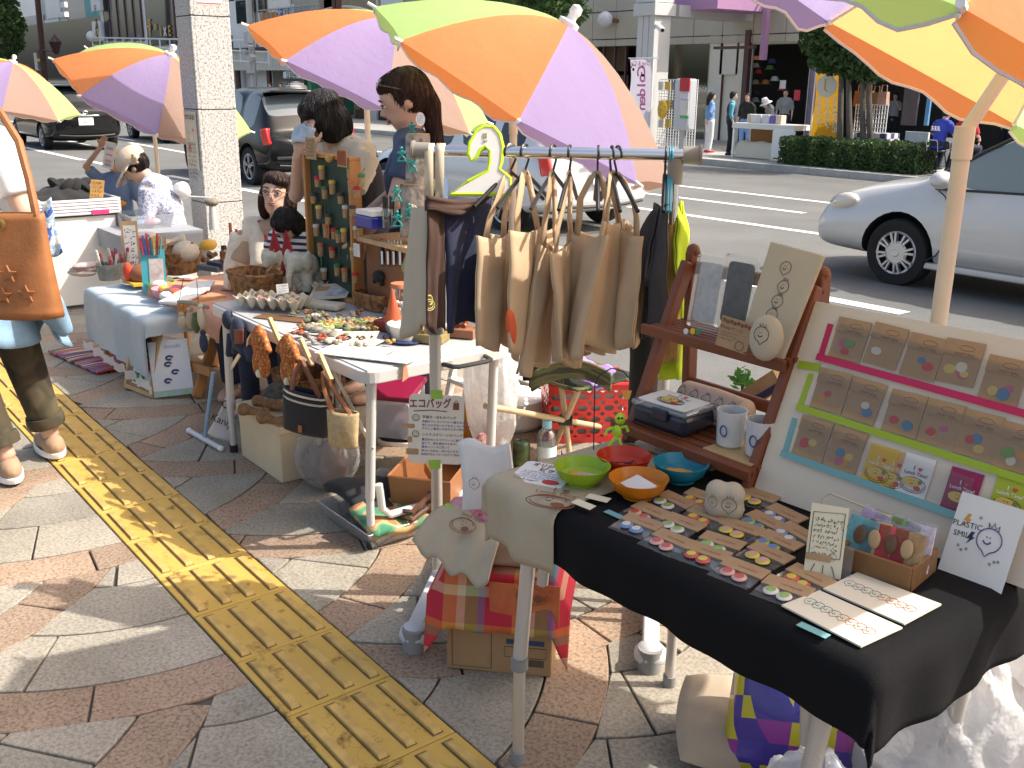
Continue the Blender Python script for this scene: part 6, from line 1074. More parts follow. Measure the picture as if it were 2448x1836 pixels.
def carton(label,q,nx,ny,rz_,goods,seed,kk=1.):
 t=thing('egg_carton',label,'egg carton',q,rz_,'egg cartons on the white table');p_=.043;b=MB();b.grid(lambda u,v:V(((u-.5)*nx*p_*1.06,(v-.5)*ny*p_*1.06,.045-.038*(.5+.5*math.cos((u*nx-.5)*6.283))**.6*(.5+.5*math.cos((v*ny-.5)*6.283))**.6+.012*((1-math.cos((u*nx)*6.283))*0+(.5-.5*math.cos((u*nx-.5)*6.283))*(.5-.5*math.cos((v*ny-.5)*6.283))))),nx*8+1,ny*8+1);b.build('cups',EGG,t,solid=.003)
 r=random.Random(seed)
 if goods:
  for i in range(nx*ny):
   x,y=(i%nx-(nx-1)/2)*p_,(i//nx-(ny-1)/2)*p_;c_=[(.55,.48,.4),(.45,.18,.06),(.12,.10,.08),(.6,.57,.52),(.35,.12,.10),(.5,.36,.15)][r.randrange(6)];b=MB()
   for _ in range(3):b.ell((x+r.uniform(-.01,.01),y+r.uniform(-.01,.01),.030+r.uniform(0,.018)),(r.uniform(.007,.014),r.uniform(.007,.013),r.uniform(.006,.012)),8,6)
   b.build('trinket',M('trinket_%d'%int(c_[0]*100+c_[2]*50),c_,.7),t)
 t.scale=(kk,kk,kk);return t
carton('egg carton full of small handmade trinkets on the white table',m(655,738),6,3,math.radians(35),True,1,1.0);carton('smaller egg carton behind the full one',m(735,700),4,2,math.radians(30),True,3,.9)
oc=thing('pulp_tray','open pulp carton lid holding small cards','tray',m(790,695));T=frame(m(790,695,.03),(.75,.66,.12),(-.6,.7,.35));slab(T,.17,.12,.006).build('lid',EGG,oc,smooth=False,world=True,bevel=.003);slab(T@tr(.03,-.015,.002),.08,.05,.001).build('photo_card',M('card_photo',(.20,.22,.25),.5,col2=(.6,.6,.6),vs=40),oc,smooth=False,world=True);slab(T@tr(-.04,.02,.002),.06,.03,.001).build('note',CARD,oc,smooth=False,world=True);b=MB();b.box(m(765,728,.012),(.20,.07,.024),rot('Z',28));b.build('base_tray',EGG,oc,smooth=False,world=True,bevel=.008)
T=frame(m(675,690,.10),(.6,.75,.1),(-.2,.1,1));o=one(slab(T,.045,.035,.002),'price_card',PAPER,'white price card with a red border above the egg carton','card',smooth=False);scribble(o,T@tr(0,.01,.0006),3,.034,.010,INK,2)
basket('low round dark basket at the right of the green board',m(905,735),.095,.07,.055,WICK,0,.2,flare=.9)
b=MB();b.box(m(950,775,.018),(.13,.11,.036),rot('Z',20));one(b,'red_box',M('box_red',(.22,.03,.02),.6),'flat red box under the glass jar','box',smooth=False,bevel=.003)
j2=jar('glass jar with a pinkish cloth lid and shells',m(958,762,.04),.036,.12,lid=M('lid_terracotta',(.45,.16,.08),.8))
for i in range(7):b=MB();b.ell((.015*math.cos(i*1.7),.015*math.sin(i*1.7),.012+.008*i),(.013,.012,.009),8,6);b.build('shell',WHT_C,j2)
for i in range(2):b=MB();b.ell(m(912+14*i,770-3*i,.014),(.02,.018,.017),12,8);one(b,'white_gourd',WHT_C,['left','right'][i]+' little white stuffed gourd before the red box','ornament','white gourds')
r=random.Random(9)
for i in range(16):
 x,y=778+7.5*i+r.uniform(-4,4),772+r.uniform(-8,12);c_=[(.20,.24,.08),(.30,.33,.13),(.42,.14,.03),(.25,.22,.10)][i%4];q=m(x,y,.012);b=MB();b.tube([q+V((.019*math.cos(a),.019*math.sin(a),.004*math.sin(a*5)))for a in[k*.57 for k in range(11)]],.008,6,closed=True);one(b,'hair_band',CL('scrunchie_%d'%(i%4),c_,var=.35,vs=60),['moss green','light green','orange','olive'][i%4]+' fabric hair band number %s from the left in the heap'%['one','two','three','four','five','six','seven','eight','nine','ten','eleven','twelve','thirteen','fourteen','fifteen','sixteen'][i],'hair band','hair bands on the white table')
for i in range(44):q=m(700+r.uniform(0,255),752+r.uniform(-10,74),.010);b=MB();[b.ell(q+V((r.uniform(-.014,.014),r.uniform(-.014,.014),r.uniform(0,.010))),(r.uniform(.006,.015),r.uniform(.006,.013),r.uniform(.005,.012)),8,6)for _ in range(3)];one(b,'felt_trinket',CL('mini_%d'%(i%7),[(.28,.06,.03),(.16,.17,.08),(.50,.44,.34),(.10,.09,.08),(.42,.24,.07),(.30,.28,.25),(.20,.09,.05)][i%7],var=.4,vs=70),'small %s felt trinket in the crowded spread on the white table'%['rust','olive','cream','black','ochre','grey','brown'][i%7],'trinket','felt trinkets')
for i in range(4):q=m(738+20*i,782+6*i,.012);t=thing('felt_turtle',['leftmost','second','third','rightmost'][i]+' speckled grey felt turtle in front of the hair bands','toy turtle',q,i*.8,'felt turtles');b=MB();b.ell((0,0,0),(.026,.021,.013),12,8);b.build('shell',M('turtle',(.12,.12,.10),.9,col2=(.34,.32,.24),vs=90),t);b=MB();b.ell((.03,0,0),.008,8,6);b.build('head',CL('turtle_head',(.15,.14,.1)),t)
for i,(x,y,w,h,m_,lb)in enumerate(((700,762,.30,.075,WOODD,'dark slate tray on the front of the white table'),(755,790,.16,.10,PAPER,'white display sheet under the felt turtles'),(718,789,.035,.03,M('note_red',(.5,.10,.05),.7),'small red price note by the turtles'),(850,838,.22,.15,PAPER,'white display sheet with a red stamp at the table corner'),(915,855,.20,.06,PAPER,'white strip of paper along the right table edge'),(845,812,.20,.09,M('dish_white',(.72,.70,.66),.4),'white rectangular dish under the brooch cards'))):T=frame(m(x,y,.001+.0015*i),(.86,.5,0),(-.5,.86,0));o=one(slab(T,w,h,.003),'display_sheet',m_,lb,'sheet',smooth=False)
for i in range(5):T=frame(m(815+17*i,806+3*(i%2),.012),(.8,.6,.1),(-.5,.8,.35));o=one(slab(T,.05,.075,.002),'brooch_card',CREAMP,['first','second','third','fourth','fifth'][i]+' cream brooch card from the left on the white dish','card','brooch cards on the white dish',smooth=False);stroke(o,T@tr(0,.0,.001),[(-.012,0),(0,.012),(.012,0),(0,-.012)],.004,[REDINK,INK,INK,WOODD,INK][i],'brooch',True)
pw=thing('white_oval_pot','white enamel pot on a navy plate at the right of the white table','pot',m(964,812));b=MB();b.lathe([(0,.006),(.05,.006),(.064,.05),(.070,.054),(.066,.056),(.058,.05),(.045,.012),(0,.011)],24,MX.Diagonal((1,.72,1,1))@rot('Z',0));b.build('pot',M('enamel_white',(.74,.72,.64),.3,coat=.5),pw);b=MB();b.lathe([(0,0),(.078,0),(.084,.006),(.078,.007),(0,.004)],24,MX.Diagonal((1,.78,1,1)));b.build('plate',M('plate_navy',(.02,.03,.12),.3,coat=.5),pw)
for i,(x,y)in enumerate(((1030,815),(1105,802))):
 q=m(x,y);t=thing('wood_block_scene',['mossy wood block with a tiny red house right of the white pot','brown wood block with a tiny house and dry leaves'][i],'ornament',q,.6);b=MB();b.box((0,0,.015),(.11,.08,.03));b.build('base',[M('moss_wood',(.22,.17,.06),.8,var=.2,vs=20),M('wood_redbrown',(.26,.11,.06),.7,var=.2,vs=12)][i],t,smooth=False,bevel=.003);b=MB();b.box((0,0,.048),(.035,.03,.035));b.prism([(-.022,0),(.022,0),(0,.022)],-.018,.018,tr(0,0,.066)@rot('X',90));b.build('house',M('house_red',(.26,.05,.03),.7),t,smooth=False);b=MB();rr_=random.Random(i)
 leaves(b,(.03*(1 if i else-1),0,.05),(.05,.04,.03),60,.008,rr_);b.build('dry_leaves',[M('dry_leaf',(.40,.25,.10),.8)]*3,t,smooth=False)
def fe(px,py,dy=0.):return WY(px,py,MY0-.025-dy)
dk=thing('donkey_plush','navy denim donkey with a brown saddle hanging at the left table corner','toy donkey',fe(565,790));b=MB();q=fe(570,800);b.ell(q,(.045,.028,.068),14,9);b.ell(fe(545,765),(.032,.022,.038),12,8)
for x,y,x2,y2 in((552,800,548,850),(565,815,562,845),(590,830,600,862),(578,825,582,850)):b.tube([fe(x,y),fe(x2,y2)],[.017,.016],8)
for x in(540,552):b.tube([fe(x+4,758),fe(x,740)],[.008,.003],6)
remesh(b,'body',CL('denim_navy',(.02,.03,.055)),dk,.006,2,world=True);b=MB();b.grid(lambda u,v:fe(572+22*u,785+35*v)+V((0,-.026+.01*abs(u-.5),0)),4,6);b.build('saddle',M('saddle_brown',(.20,.05,.02),.8),dk,world=True,solid=.004)
FLO=ramp_mat('cloth_orange_floral',lambda nt,co,b:ramp(nt,noise_tex(nt,co,85,3),[(.36,(.14,.03,.01)),(.46,(.45,.14,.02)),(.54,(.26,.06,.015)),(.64,(.55,.36,.14))]),.9)
for i,(x,y,h)in enumerate(((622,830,.16),(690,850,.15))):
 t=thing('floral_doll',['left','right'][i]+' orange floral cloth doll pegged to the table front','doll',fe(x,y),0,'pegged dolls');b=MB();q=fe(x,y,.02);b.ell(q+V((0,0,h*.1)),(.040,.028,h*.42),14,10);b.ell(q+V((-.026,0,-h*.40)),(.026,.022,h*.34),10,8);b.ell(q+V((.028,0,-h*.38)),(.026,.022,h*.32),10,8);b.tube([q+V((-.03,0,h*.3)),q+V((-.075,0,h*.0))],.016,8);b.tube([q+V((.03,0,h*.3)),q+V((.07,0,-h*.05))],.016,8);remesh(b,'dress',FLO,t,.007,2,world=True);b=MB();b.ell(q+V((0,-.012,-h*.60)),(.012,.012,.016),8,6);b.build('foot',CREAMP,t,world=True)
for i,(x,y)in enumerate(((655,790),(730,840),(775,875))):a_,c_=fe(x-12,y-28,.012),fe(x+14,y+30,.018);b=MB();b.bar(a_,c_,.010,.012,(0,1,0));b.bar(a_+V((.008,0,.004)),c_+V((.010,0,-.002)),.010,.012,(0,1,0));one(b,'clothes_peg',WOODL,['leftmost','middle','rightmost'][i]+' large wooden clothes peg on the front edge of the white table','peg','clothes pegs',smooth=False)
bk=thing('black_tote','black canvas tote with leather straps pegged below the white table','bag',fe(730,960));Tb=frame(fe(732,985,.02),V((.62,.5,-.12)),V((.15,0,1)))
def tote(t,T,w,h,d,mat,name='bag_body',tap=.9):
 b=MB();b.T=T
 for s in(-1,1):b.grid(lambda u,v:V(((u-.5)*w*(tap+(1-tap)*v),(v-.5)*h,s*d*math.sin(math.pi*min(1,max(0,u)))**.5*(.35+.65*math.sin(math.pi*(.15+.75*(1-v)))))),14,12)
 return b.build(name,mat,t,world=True,solid=.004)
tote(bk,Tb,.175,.155,.03,CL('canvas_black',(.016,.018,.022)));
for y_,c_ in((.068,(.5,.45,.36)),(.056,(.02,.02,.02)),(.046,(.5,.45,.36))):b=MB();b.T=Tb;b.tube([(-.08+.16*k/8,y_,.006+.026*math.sin(math.pi*k/8)**.5)for k in range(9)],.004,5);b.build('stripe',CL('stripe_%d'%int(c_[0]*100),c_),bk,world=True)
slab(Tb@tr(-.005,-.05,.034),.014,.026,.002).build('leather_tag',LEA,bk,smooth=False,world=True)
for s in(-1,1):b=MB();a_,c_=fe(722,862,.014),Tb@V((s*.05,.07,.012));b.tube([c_,c_.lerp(a_,.5)+V((s*.012,-.004,0)),a_],.009,6);b.build('strap',M('strap_brown',(.16,.05,.02),.5),bk,world=True)
bu=thing('jute_tote','beige jute tote with brown straps pegged below the white table','bag',fe(820,1020));Tb=frame(fe(820,1025,.02),V((.75,.62,-.05)),V((.08,0,1)));JUTE=M('jute',(.42,.32,.17),.95,var=.2,vs=70,bump=.8,bs=220);tote(bu,Tb,.105,.12,.028,JUTE)
for s in(-1,1):b=MB();a_,c_=fe(772,890,.014),Tb@V((s*.03,.055,.012));b.tube([c_,c_.lerp(a_,.5)+V((s*.01,-.004,0)),a_],.008,6);b.build('strap',M('strap_tan',(.24,.09,.03),.5),bu,world=True)
b=MB();q=WX(968,890,MX1+.01);b.prism([(-.012,-.03),(.012,-.02),(.006,.03),(-.004,.03)],-.002,.002,frame(q,(0,1,0),(0,.1,1)));one(b,'leather_tie_charm',M('leather_peach',(.50,.25,.14),.7),'peach leather charm hanging from the right table edge','charm',smooth=False)
b=MB();b.box((-3.62,2.0,.11),(.30,.26,.22));basket('wicker hamper standing under the white table',(-3.95,1.95,0),.15,.14,.24,WICK,0,0)
b=MB();b.ell((-3.75,1.72,.16),(.10,.09,.13),14,9);one(b,'black_floral_bag',M('cloth_black_floral',(.02,.02,.022),.8,col2=(.16,.15,.12),vs=40),'black floral cloth bundle on the ground under the white table','bundle');bpy.data.objects[-1]if False else None
cb=thing('cream_storage_box','cream cardboard storage box under the white table','box',(-3.6,1.65,0));A_,B_=V((-3.75,1.52,0)),V((-3.37,1.52,0));CRB=M('box_cream',(.60,.50,.33),.75,var=.08,vs=5);b=MB();b.box((-3.56,1.655,.10),(.38,.25,.20));b.build('carton',CRB,cb,smooth=False,world=True,bevel=.006);b=MB();b.box((-3.56,1.655,.215),(.395,.265,.035));b.build('lid',CRB,cb,smooth=False,world=True,bevel=.006)
for i,(x,y)in enumerate(((595,985),(640,970),(665,985),(650,1000))):b=MB();q=W(x,y,.245);b.ell(q,(.045,.025,.018),12,8,rot('Z',40*i).to_3x3());
for i,(x,y)in enumerate(((612,985),(645,965),(672,975),(658,1005))):b=MB();q=W(x,y,.25);b.tube([q+V((-.05,-.02,0)),q,q+V((.05,.02,.008))],[.022,.014,.02],8);b.ell(q+V((-.06,-.025,0)),.026,8,6);one(b,'fur_tassel',M('fur_brown',(.24,.13,.06),.95,var=.4,vs=60,bump=1.,bs=120),['leftmost','rear','right','front'][i]+' brown fur tassel lying on the cream box','tassel','fur tassels')
def sack(label,q,rx,ry,rz_,mat,seed,knot=True,inner=None,name='plastic_bag',cat='plastic bag'):
 t=thing(name,label,cat,q);b=MB();b.grid(lambda u,v:(lambda a,e:V((rx*math.cos(a)*math.sin(e),ry*math.sin(a)*math.sin(e),rz_*(.5-.5*math.cos(e)*1.0)*2*.5+rz_*.0))*(1+.12*nz((math.cos(a)*2,math.sin(a)*2,e*2),1,seed)-.12*abs(nz((math.cos(a)*3.5,math.sin(a)*3.5,e*2),1,seed+3))-.035*abs(nz((math.cos(a)*9,math.sin(a)*9,e*5),1,seed))+.05))(2*math.pi*u,math.pi*(.04+.92*v)),84,48,cu=True);b.build('film',mat,t,ang=180)
 if knot:b=MB();b.tube([(0,0,rz_*.95),(.01,0,rz_*1.06),(.03,.01,rz_*1.2)],[.03,.014,.035],8);b.build('knot',mat,t,ang=180)
 if inner:
  for i,c_ in enumerate(inner):b=MB();b.ell((rx*.4*math.cos(i*2.1),ry*.4*math.sin(i*2.1),rz_*.42),(rx*.45,ry*.45,rz_*.30),12,8);b.build('contents',CL('inner_%d'%int(c_[0]*1000),c_),t)
 return t
sack('clear plastic bag of brown goods on the paving under the white table',(-3.24,1.66,0),.13,.12,.24,BAGC,3,False,[(.20,.10,.05),(.28,.24,.2),(.12,.08,.06)])
ty=thing('clear_tray','clear plastic tray of folded bags beside the near table leg','tray',(-2.82,1.66,0));b=MB();b.add([(-.15,-.14,.006),(.15,-.14,.006),(.15,.14,.006),(-.15,.14,.006),(-.18,-.17,.07),(.18,-.17,.07),(.18,.17,.07),(-.18,.17,.07)],[(3,2,1,0),(0,1,5,4),(1,2,6,5),(2,3,7,6),(3,0,4,7)]);b.build('tub',CLEARB,ty,smooth=False,solid=.004);
b=MB();b.grid(lambda u,v:V((-.20+.26*u,-.13+.24*v,.10+.02*math.sin(u*4)+.012*math.sin(v*7))),12,12);o=one(b,'folded_black_bag',CL('canvas_black',(.016,.018,.022)),'black canvas bag lying on top of the clear tray','bag',solid=.03);o.location=ty.location
CAM2=ramp_mat('camo_green',lambda nt,co,b:ramp(nt,noise_tex(nt,co,12,1,.3),[(.36,(.05,.20,.11)),(.45,(.10,.28,.15)),(.52,(.42,.30,.14)),(.6,(.40,.15,.07)),(.68,(.12,.24,.12))],True),.9)
b=MB();b.grid(lambda u,v:V((.02+.16*u,-.15+.22*v,.095-.04*u+.01*math.sin(v*8))),10,10);o=one(b,'camo_bag',CAM2,'green and orange camouflage bag folded on the clear tray','bag',solid=.03);o.location=ty.location
for i in range(2):b=MB();b.tube([(-.02+.02*i,.05,.12),(.08,.10+.02*i,.165-.03*i),(.17,.08,.15-.04*i),(.18,.0,.11-.03*i),(.12,-.02,.10-.02*i)],.009,6);o=one(b,'leather_strap',M('strap_gloss',(.10,.035,.015),.3,coat=.5),['upper','lower'][i]+' glossy brown leather strap looping out of the clear tray','strap');o.location=ty.location
bs_=thing('cloth_banner_stand','white cloth banner on a low pipe stand at the left table leg','banner',(-3.97,1.46,0));f0,f1=W(452,1030,.012),W(528,1072,.012);b=MB();b.cyl(f0,f1,.012);b.build('foot_pipe',M('pipe_grey',(.6,.62,.64),.4),bs_,world=True)
for p_ in(f0,f1):b=MB();b.ell(p_,(.014,.014,.014),10,6);b.build('end_cap',WPL,bs_,world=True)
b=MB();b.cyl(f0.lerp(f1,.5),f0.lerp(f1,.5)+V((.03,.05,.30)),.008);b.build('upright',M('pipe_blue',(.25,.4,.55),.4),bs_,world=True);c0_,c1_,c2_,c3_=WD(548,925,PR(f1)[2]+.02),WD(556,925,PR(f1)[2]+.05),WD(556,1060,PR(f1)[2]+.05),WD(495,1035,PR(f1)[2]-.02)
b=MB();b.grid(lambda u,v:(c0_.lerp(c1_,u)).lerp(c3_.lerp(c2_,u),v)+V((0,.01*math.sin(u*5+v*3),0)),8,14);b.build('banner_cloth',WHT_C,bs_,world=True,solid=.002);fx_=(c2_-c3_).normalized();text('Kaniya',.045,INK,bs_,frame(c0_.lerp(c1_,.5).lerp(c3_.lerp(c2_,.5),.62)+V((.02,-.02,0)),fx_,c0_-c3_)@tr(.01,0,.004));text('C',.05,INK,bs_,frame(c0_.lerp(c1_,.5).lerp(c3_.lerp(c2_,.5),.3)+V((.02,-.02,0)),fx_,c0_-c3_)@tr(0,0,.004))
pb_=thing('brown_planter_box','long brown plastic planter box behind the rack pole','planter',(-3.0,2.0,0));BPL=M('planter_brown',(.28,.115,.045),.45,var=.06);P0_,P1_=V((-3.10,1.80,0)),V((-2.75,1.92,0));d_=V((-.62,.78,0)).normalized();e_=V((.78,.62,0)).normalized();q=V((-2.72,1.86,0))
def trough(t,o,d,e,L,Wd_,H,mat,fl=.03,rim=.012):
 b=MB();pts=[(0,0),(L,0),(L,Wd_),(0,Wd_)]
 lo_=[o+d*x+e*y for x,y in pts];ce=(lo_[0]+lo_[2])/2;hi_=[p+(p-ce).normalized()*fl+V((0,0,H))for p in lo_];hi2=[p+(p-ce).normalized()*rim for p in hi_]
 b.add(lo_+hi_+hi2,[(0,1,2,3),(0,1,5,4),(1,2,6,5),(2,3,7,6),(3,0,4,7),(4,5,9,8),(5,6,10,9),(6,7,11,10),(7,4,8,11)]);return b.build('trough',mat,t,smooth=False,world=True,solid=.006)
trough(pb_,V((-2.62,1.80,0)),V((-.62,.78,0)).normalized()*1.,V((-.78,-.62,0)).normalized()*1.,.62,.20,.20,BPL)
dw=thing('storage_tub','translucent storage tub with a maroon lid in the planter','storage tub',(-3.1,2.0,.2));q=W(925,985,.26);b=MB();b.box(q+V((0,.05,0)),(.17,.20,.16),rot('Z',38)@rot('X',8));b.build('tub',MT('tub_frosted',(.68,.66,.68),.4,.3,alpha=.75),dw,smooth=False,world=True,bevel=.01);b=MB();b.box(q+V((.0,.05,.09)),(.18,.21,.022),rot('Z',38)@rot('X',8));b.build('lid',M('lid_maroon',(.25,.01,.05),.4),dw,smooth=False,world=True,bevel=.006);b=MB();b.box(q+V((0,.05,-.04)),(.14,.17,.06),rot('Z',38));b.build('contents',M('contents_mauve',(.35,.22,.28),.8,var=.3,vs=20),dw,smooth=False,world=True)
b=MB();q=W(1125,1010,.16);b.box(q,(.05,.16,.26),rot('Z',40)@rot('Y',10));one(b,'amber_folder',M('amber_plastic',(.50,.24,.03),.3,coat=.3),'amber plastic file box standing in the planter','file',smooth=False,bevel=.005)
b=MB();q=W(1152,1085,.14);b.ell(q,(.035,.05,.085),14,9,rot('Z',40).to_3x3());one(b,'snack_bag',M('snack_foil',(.60,.55,.58),.3,col2=(.55,.10,.06),vs=26),'white and red foil snack bag in the planter','snack bag')
RA,RB=V((-2.302,1.512,1.322)),V((-1.79,2.005,1.324));PA,PB=V((-2.288,1.525,0)),V((-1.824,1.972,0));BD=(RB-RA).normalized();BN=V((-BD.y,BD.x,0));FD=V((.69,-.72,0)).normalized()
rk=thing('clothes_rack','chrome clothes rack with grey plastic feet and joints','clothes rack',(PA+PB)/2);b=MB();b.cyl(RA,RB,.0155,n=16);b.build('top_rail',CHR,rk,world=True)
for P,E_ in((PA,RA),(PB,RB)):
 b=MB();b.cyl(P+V((0,0,.06)),V((P.x,P.y,.85)),.0165,n=14);b.build('lower_pole',M('pole_satin',(.55,.54,.51),.35,metal=.7),rk,world=True);b=MB();b.cyl(V((P.x,P.y,.84)),V((P.x,P.y,1.31)),.0125,n=14);b.build('upper_pole',CHR,rk,world=True);b=MB();b.cyl(V((P.x,P.y,.82)),V((P.x,P.y,.875)),.023,n=14);b.box((P.x+.022,P.y-.02,.85),(.03,.03,.035));b.build('height_clamp',GPL,rk,world=True)
 b=MB();b.cyl(V((P.x,P.y,1.25)),V((P.x,P.y,1.315)),.0195,n=14);b.cyl(E_-BD*.03,E_+BD*.012,.022,n=16);b.cyl(E_+BD*(.012 if P is PB else-.035),E_+BD*(.018 if P is PB else-.029),.027,n=16);b.build('tee_joint',M('joint_taupe',(.26,.24,.20),.5),rk,world=True)
 a,c=P+FD*.30,P-FD*.30;b=MB();b.bar(a+V((0,0,.045)),c+V((0,0,.045)),.045,.05);b.ell(a+V((0,0,.04)),(.045,.045,.035),12,8);f=b.build('foot',M('foot_grey',(.52,.53,.54),.45),rk,world=True,bevel=.006);b=MB();b.tube([a+FD*.012+V((0,0,0)),a+FD*.012+V((0,0,.065))],.033,14);b.build('foot_tip',GPL,f,world=True)
for o_ in(-.05,.06):b=MB();b.cyl(PA+FD*o_+V((0,0,.10)),PB+FD*o_+V((0,0,.10)),.0105);b.build('base_rail',M('pole_satin',(.55,.54,.51),.35,metal=.7),rk,world=True)
def zb(x,y):return(950+x/2.592,260+y/2.592)
def rail(px):return WN(px,360,RA,BN)
CANV=MT('canvas_natural',(.66,.50,.32),.3,.9,tcol=(.72,.52,.30),weave=1);CANV2=MT('canvas_cream',(.62,.54,.40),.22,.9,weave=1);HANG=M('hanger_black',(.012,.012,.014),.35)
def sheet(t,c4,dep,mat,name='bag_body',th=.012,bul=.02,seed=0,fold=.012):
 P=[WD(*c,d)for c,d in zip(c4,dep)];n=(P[1]-P[0]).cross(P[3]-P[0]).normalized();b=MB()
 for s in(-1,1):
  def f(u,v):
   p=P[0].lerp(P[1],u).lerp(P[3].lerp(P[2],u),v)+V((0,0,-.012*math.sin(math.pi*u)*(1-v)+.010*math.sin(u*7+seed)*v));e=math.sin(math.pi*u)**.6;return p+n*(s*(th*.3+bul*e*math.sin(math.pi*(.12+.8*v)))*.5+fold*(math.sin(u*(5+seed%3)+seed+v*1.2)+.45*math.sin(u*13+seed*2+v*2))*(.3+v)+.006*nz((u*3,v*4,seed),1,seed))
  b.grid(f,14,18)
 return b.build(name,mat,t,world=True,solid=.003,ang=180),P,n
def hanger(t,p,hook_r=.0215,m=HANG,drop=.11,w=.13,d=None):
 d=d or FD;top=V((p.x,p.y,RA.z));pts=[top+BN*0+d*(hook_r*math.cos(a))+V((0,0,hook_r*math.sin(a)))for a in[math.radians(x)for x in range(-20,200,20)]]
 n0=top+V((0,0,-drop*.45));b=MB();b.tube(pts[::1]+[top-d*hook_r*.9+V((0,0,-.02)),n0],.0032,6);b.build('hook',m,t,world=True);b=MB();b.tube([n0-d*w+V((0,0,-drop*.75)),n0-d*w*.5+V((0,0,-drop*.35)),n0,n0+d*w*.5+V((0,0,-drop*.35)),n0+d*w+V((0,0,-drop*.75))],.0055,8);b.build('arms',m,t,world=True);return n0
bags=[(700,[(525,785),(665,775),(622,1480),(525,1490)],(-.08,.05),'leftmost of the beige canvas bags on the rack'),(790,[(720,752),(885,725),(805,1462),(705,1530)],(-.09,.05),'second beige canvas bag from the left with a red print'),(965,[(880,838),(985,885),(880,1560),(775,1655)],(-.02,.09),'third beige canvas bag, slanting to a low corner'),(1068,[(965,900),(1088,775),(1052,1590),(985,1545)],(-.07,.06),'fourth beige canvas bag, narrow with a pointed hem'),(1245,[(1082,765),(1272,785),(1125,1540),(1055,1512)],(.07,-.08),'fifth beige canvas bag, seen nearly edge on'),(1330,[(1275,695),(1372,680),(1330,1492),(1165,1482)],(-.06,.05),'sixth beige canvas bag with a straight hem'),(1368,[(1368,705),(1492,790),(1425,1478),(1372,1470)],(.05,-.06),'rightmost of the beige canvas bags on the rack')]
for i,(hx_,c4,(dl,dr),lab)in enumerate(bags):
 p=rail(zb(hx_,0)[0]);d0=PR(p)[2];t=thing('canvas_bag',lab,'bag',V((p.x,p.y,.76)),0,'beige canvas bags on the rack');xm=sum(q[0]for q in c4)/4;c=[zb(xm+(q[0]-xm)*1.28,q[1])for q in c4];o,P,n=sheet(t,c,(d0+dl,d0+dr,d0+dr,d0+dl),CANV,seed=i+1)
 sheet(t,[(q[0]+26-6*(i%3),q[1]+10*(i%2)-4)for q in c],(d0+dl+.07,d0+dr+.09,d0+dr+.09,d0+dl+.07),CANV,'back_panel',seed=i+4)
 h=thing('coat_hanger','black plastic hanger holding the '+lab.split(' beige')[0].split(' of the')[0]+' bag','hanger',V((p.x,p.y,1.32)),0,'black hangers');n0=hanger(h,p,d=(FD*(.8 if i%2 else .65)+BD*(-.5+.14*i)).normalized())
 for s,(A_,B_)in enumerate(((P[0],P[1]),(P[1],P[0]))):
  q0,q1=P[0].lerp(P[1],.18 if s==0 else .82),n0+V((0,0,.002));mid_=q0.lerp(q1,.55)+(q0-P[0].lerp(P[1],.5)).normalized()*.022+n*(.01 if s else-.01);b=MB();wv=(P[1]-P[0]).normalized()*.014;pts=[q0-V((0,0,.02)),q0.lerp(mid_,.5)+n*.004,mid_,mid_.lerp(q1,.6)+V((0,0,.012)),q1+V((0,0,.004))];vs_=[]
  for p_ in pts:vs_+=[p_-wv,p_+wv]
  b.add(vs_,[(2*k,2*k+1,2*k+3,2*k+2)for k in range(4)]);b.build('strap',CANV,t,world=True,solid=.002,ang=180)
 if i==1:b=MB();b.T=frame(P[3].lerp(P[0],.22)-n*0,P[1]-P[0],P[0]-P[3]);b.ell((.012,0,0),(.018,.05,.012),12,8);b.build('red_print',M('print_red',(.60,.10,.03),.8),t,world=True)
p=rail(1030);d0=PR(p)[2];t=thing('cream_bag','long cream canvas bag with double straps at the left end of the rack','bag',V((p.x,p.y,.8)));o,P,n=sheet(t,[zb(92,590),zb(178,590),zb(172,1330),zb(48,1430)],(d0+.10,d0-.05,d0-.05,d0+.08),CANV2,seed=3)
for x in(205,272):b=MB();a_,c_=rail(zb(x,0)[0]),WD(*zb(x-10,600),d0-.03);wv=BD*.012;b.add([a_+V((0,0,.018))-wv,a_+V((0,0,.018))+wv,a_+FD*.02-wv,a_+FD*.02+wv,c_-wv,c_+wv],[(0,1,3,2),(2,3,5,4)]);b.build('strap',CANV2,t,world=True,solid=.004)
b=MB();b.T=frame(P[3].lerp(P[0],.55)+n*.0,P[1]-P[0],P[0]-P[3]);b.ell((.004,0,.012),(.008,.022,.006),10,6);b.build('green_print',M('print_olive',(.35,.38,.08),.8),t,world=True)
t=thing('brown_navy_bag','brown and navy canvas bag with a yellow plate print on the rack','bag',V((p.x,p.y,.8)));BRC=CL('canvas_brown',(.060,.028,.018));NVC=CL('canvas_navy',(.016,.019,.05));d1=d0-.06
o,P,n=sheet(t,[zb(190,540),zb(292,560),zb(290,1378),zb(180,1370)],(d1-.03,d1,d1,d1-.03),BRC,'brown_side',seed=2,bul=.008,fold=.004);sheet(t,[zb(292,600),zb(575,540),zb(528,1310),zb(290,1376)],(d1,d1+.10,d1+.10,d1),NVC,'navy_side',seed=4,bul=.02);sheet(t,[zb(185,535),zb(590,540),zb(500,640),zb(180,650)],(d1-.045,d1+.05,d1+.03,d1-.045),BRC,'top_band',seed=1,bul=.015)
T=frame(WD(*zb(190,1215),d1-.05),P[1]-P[0],P[0]-P[3]);YPR=M('print_yellow',(.62,.55,.16),.8)
for rx,ry in((.016,.014),(.011,.009)):stroke(t,T,arc(.004,0,rx,ry,-110,110),.0012,YPR,'print')
stroke(t,T,arc(.004,.012,.008,.012,-80,120),.0022,YPR,'print')
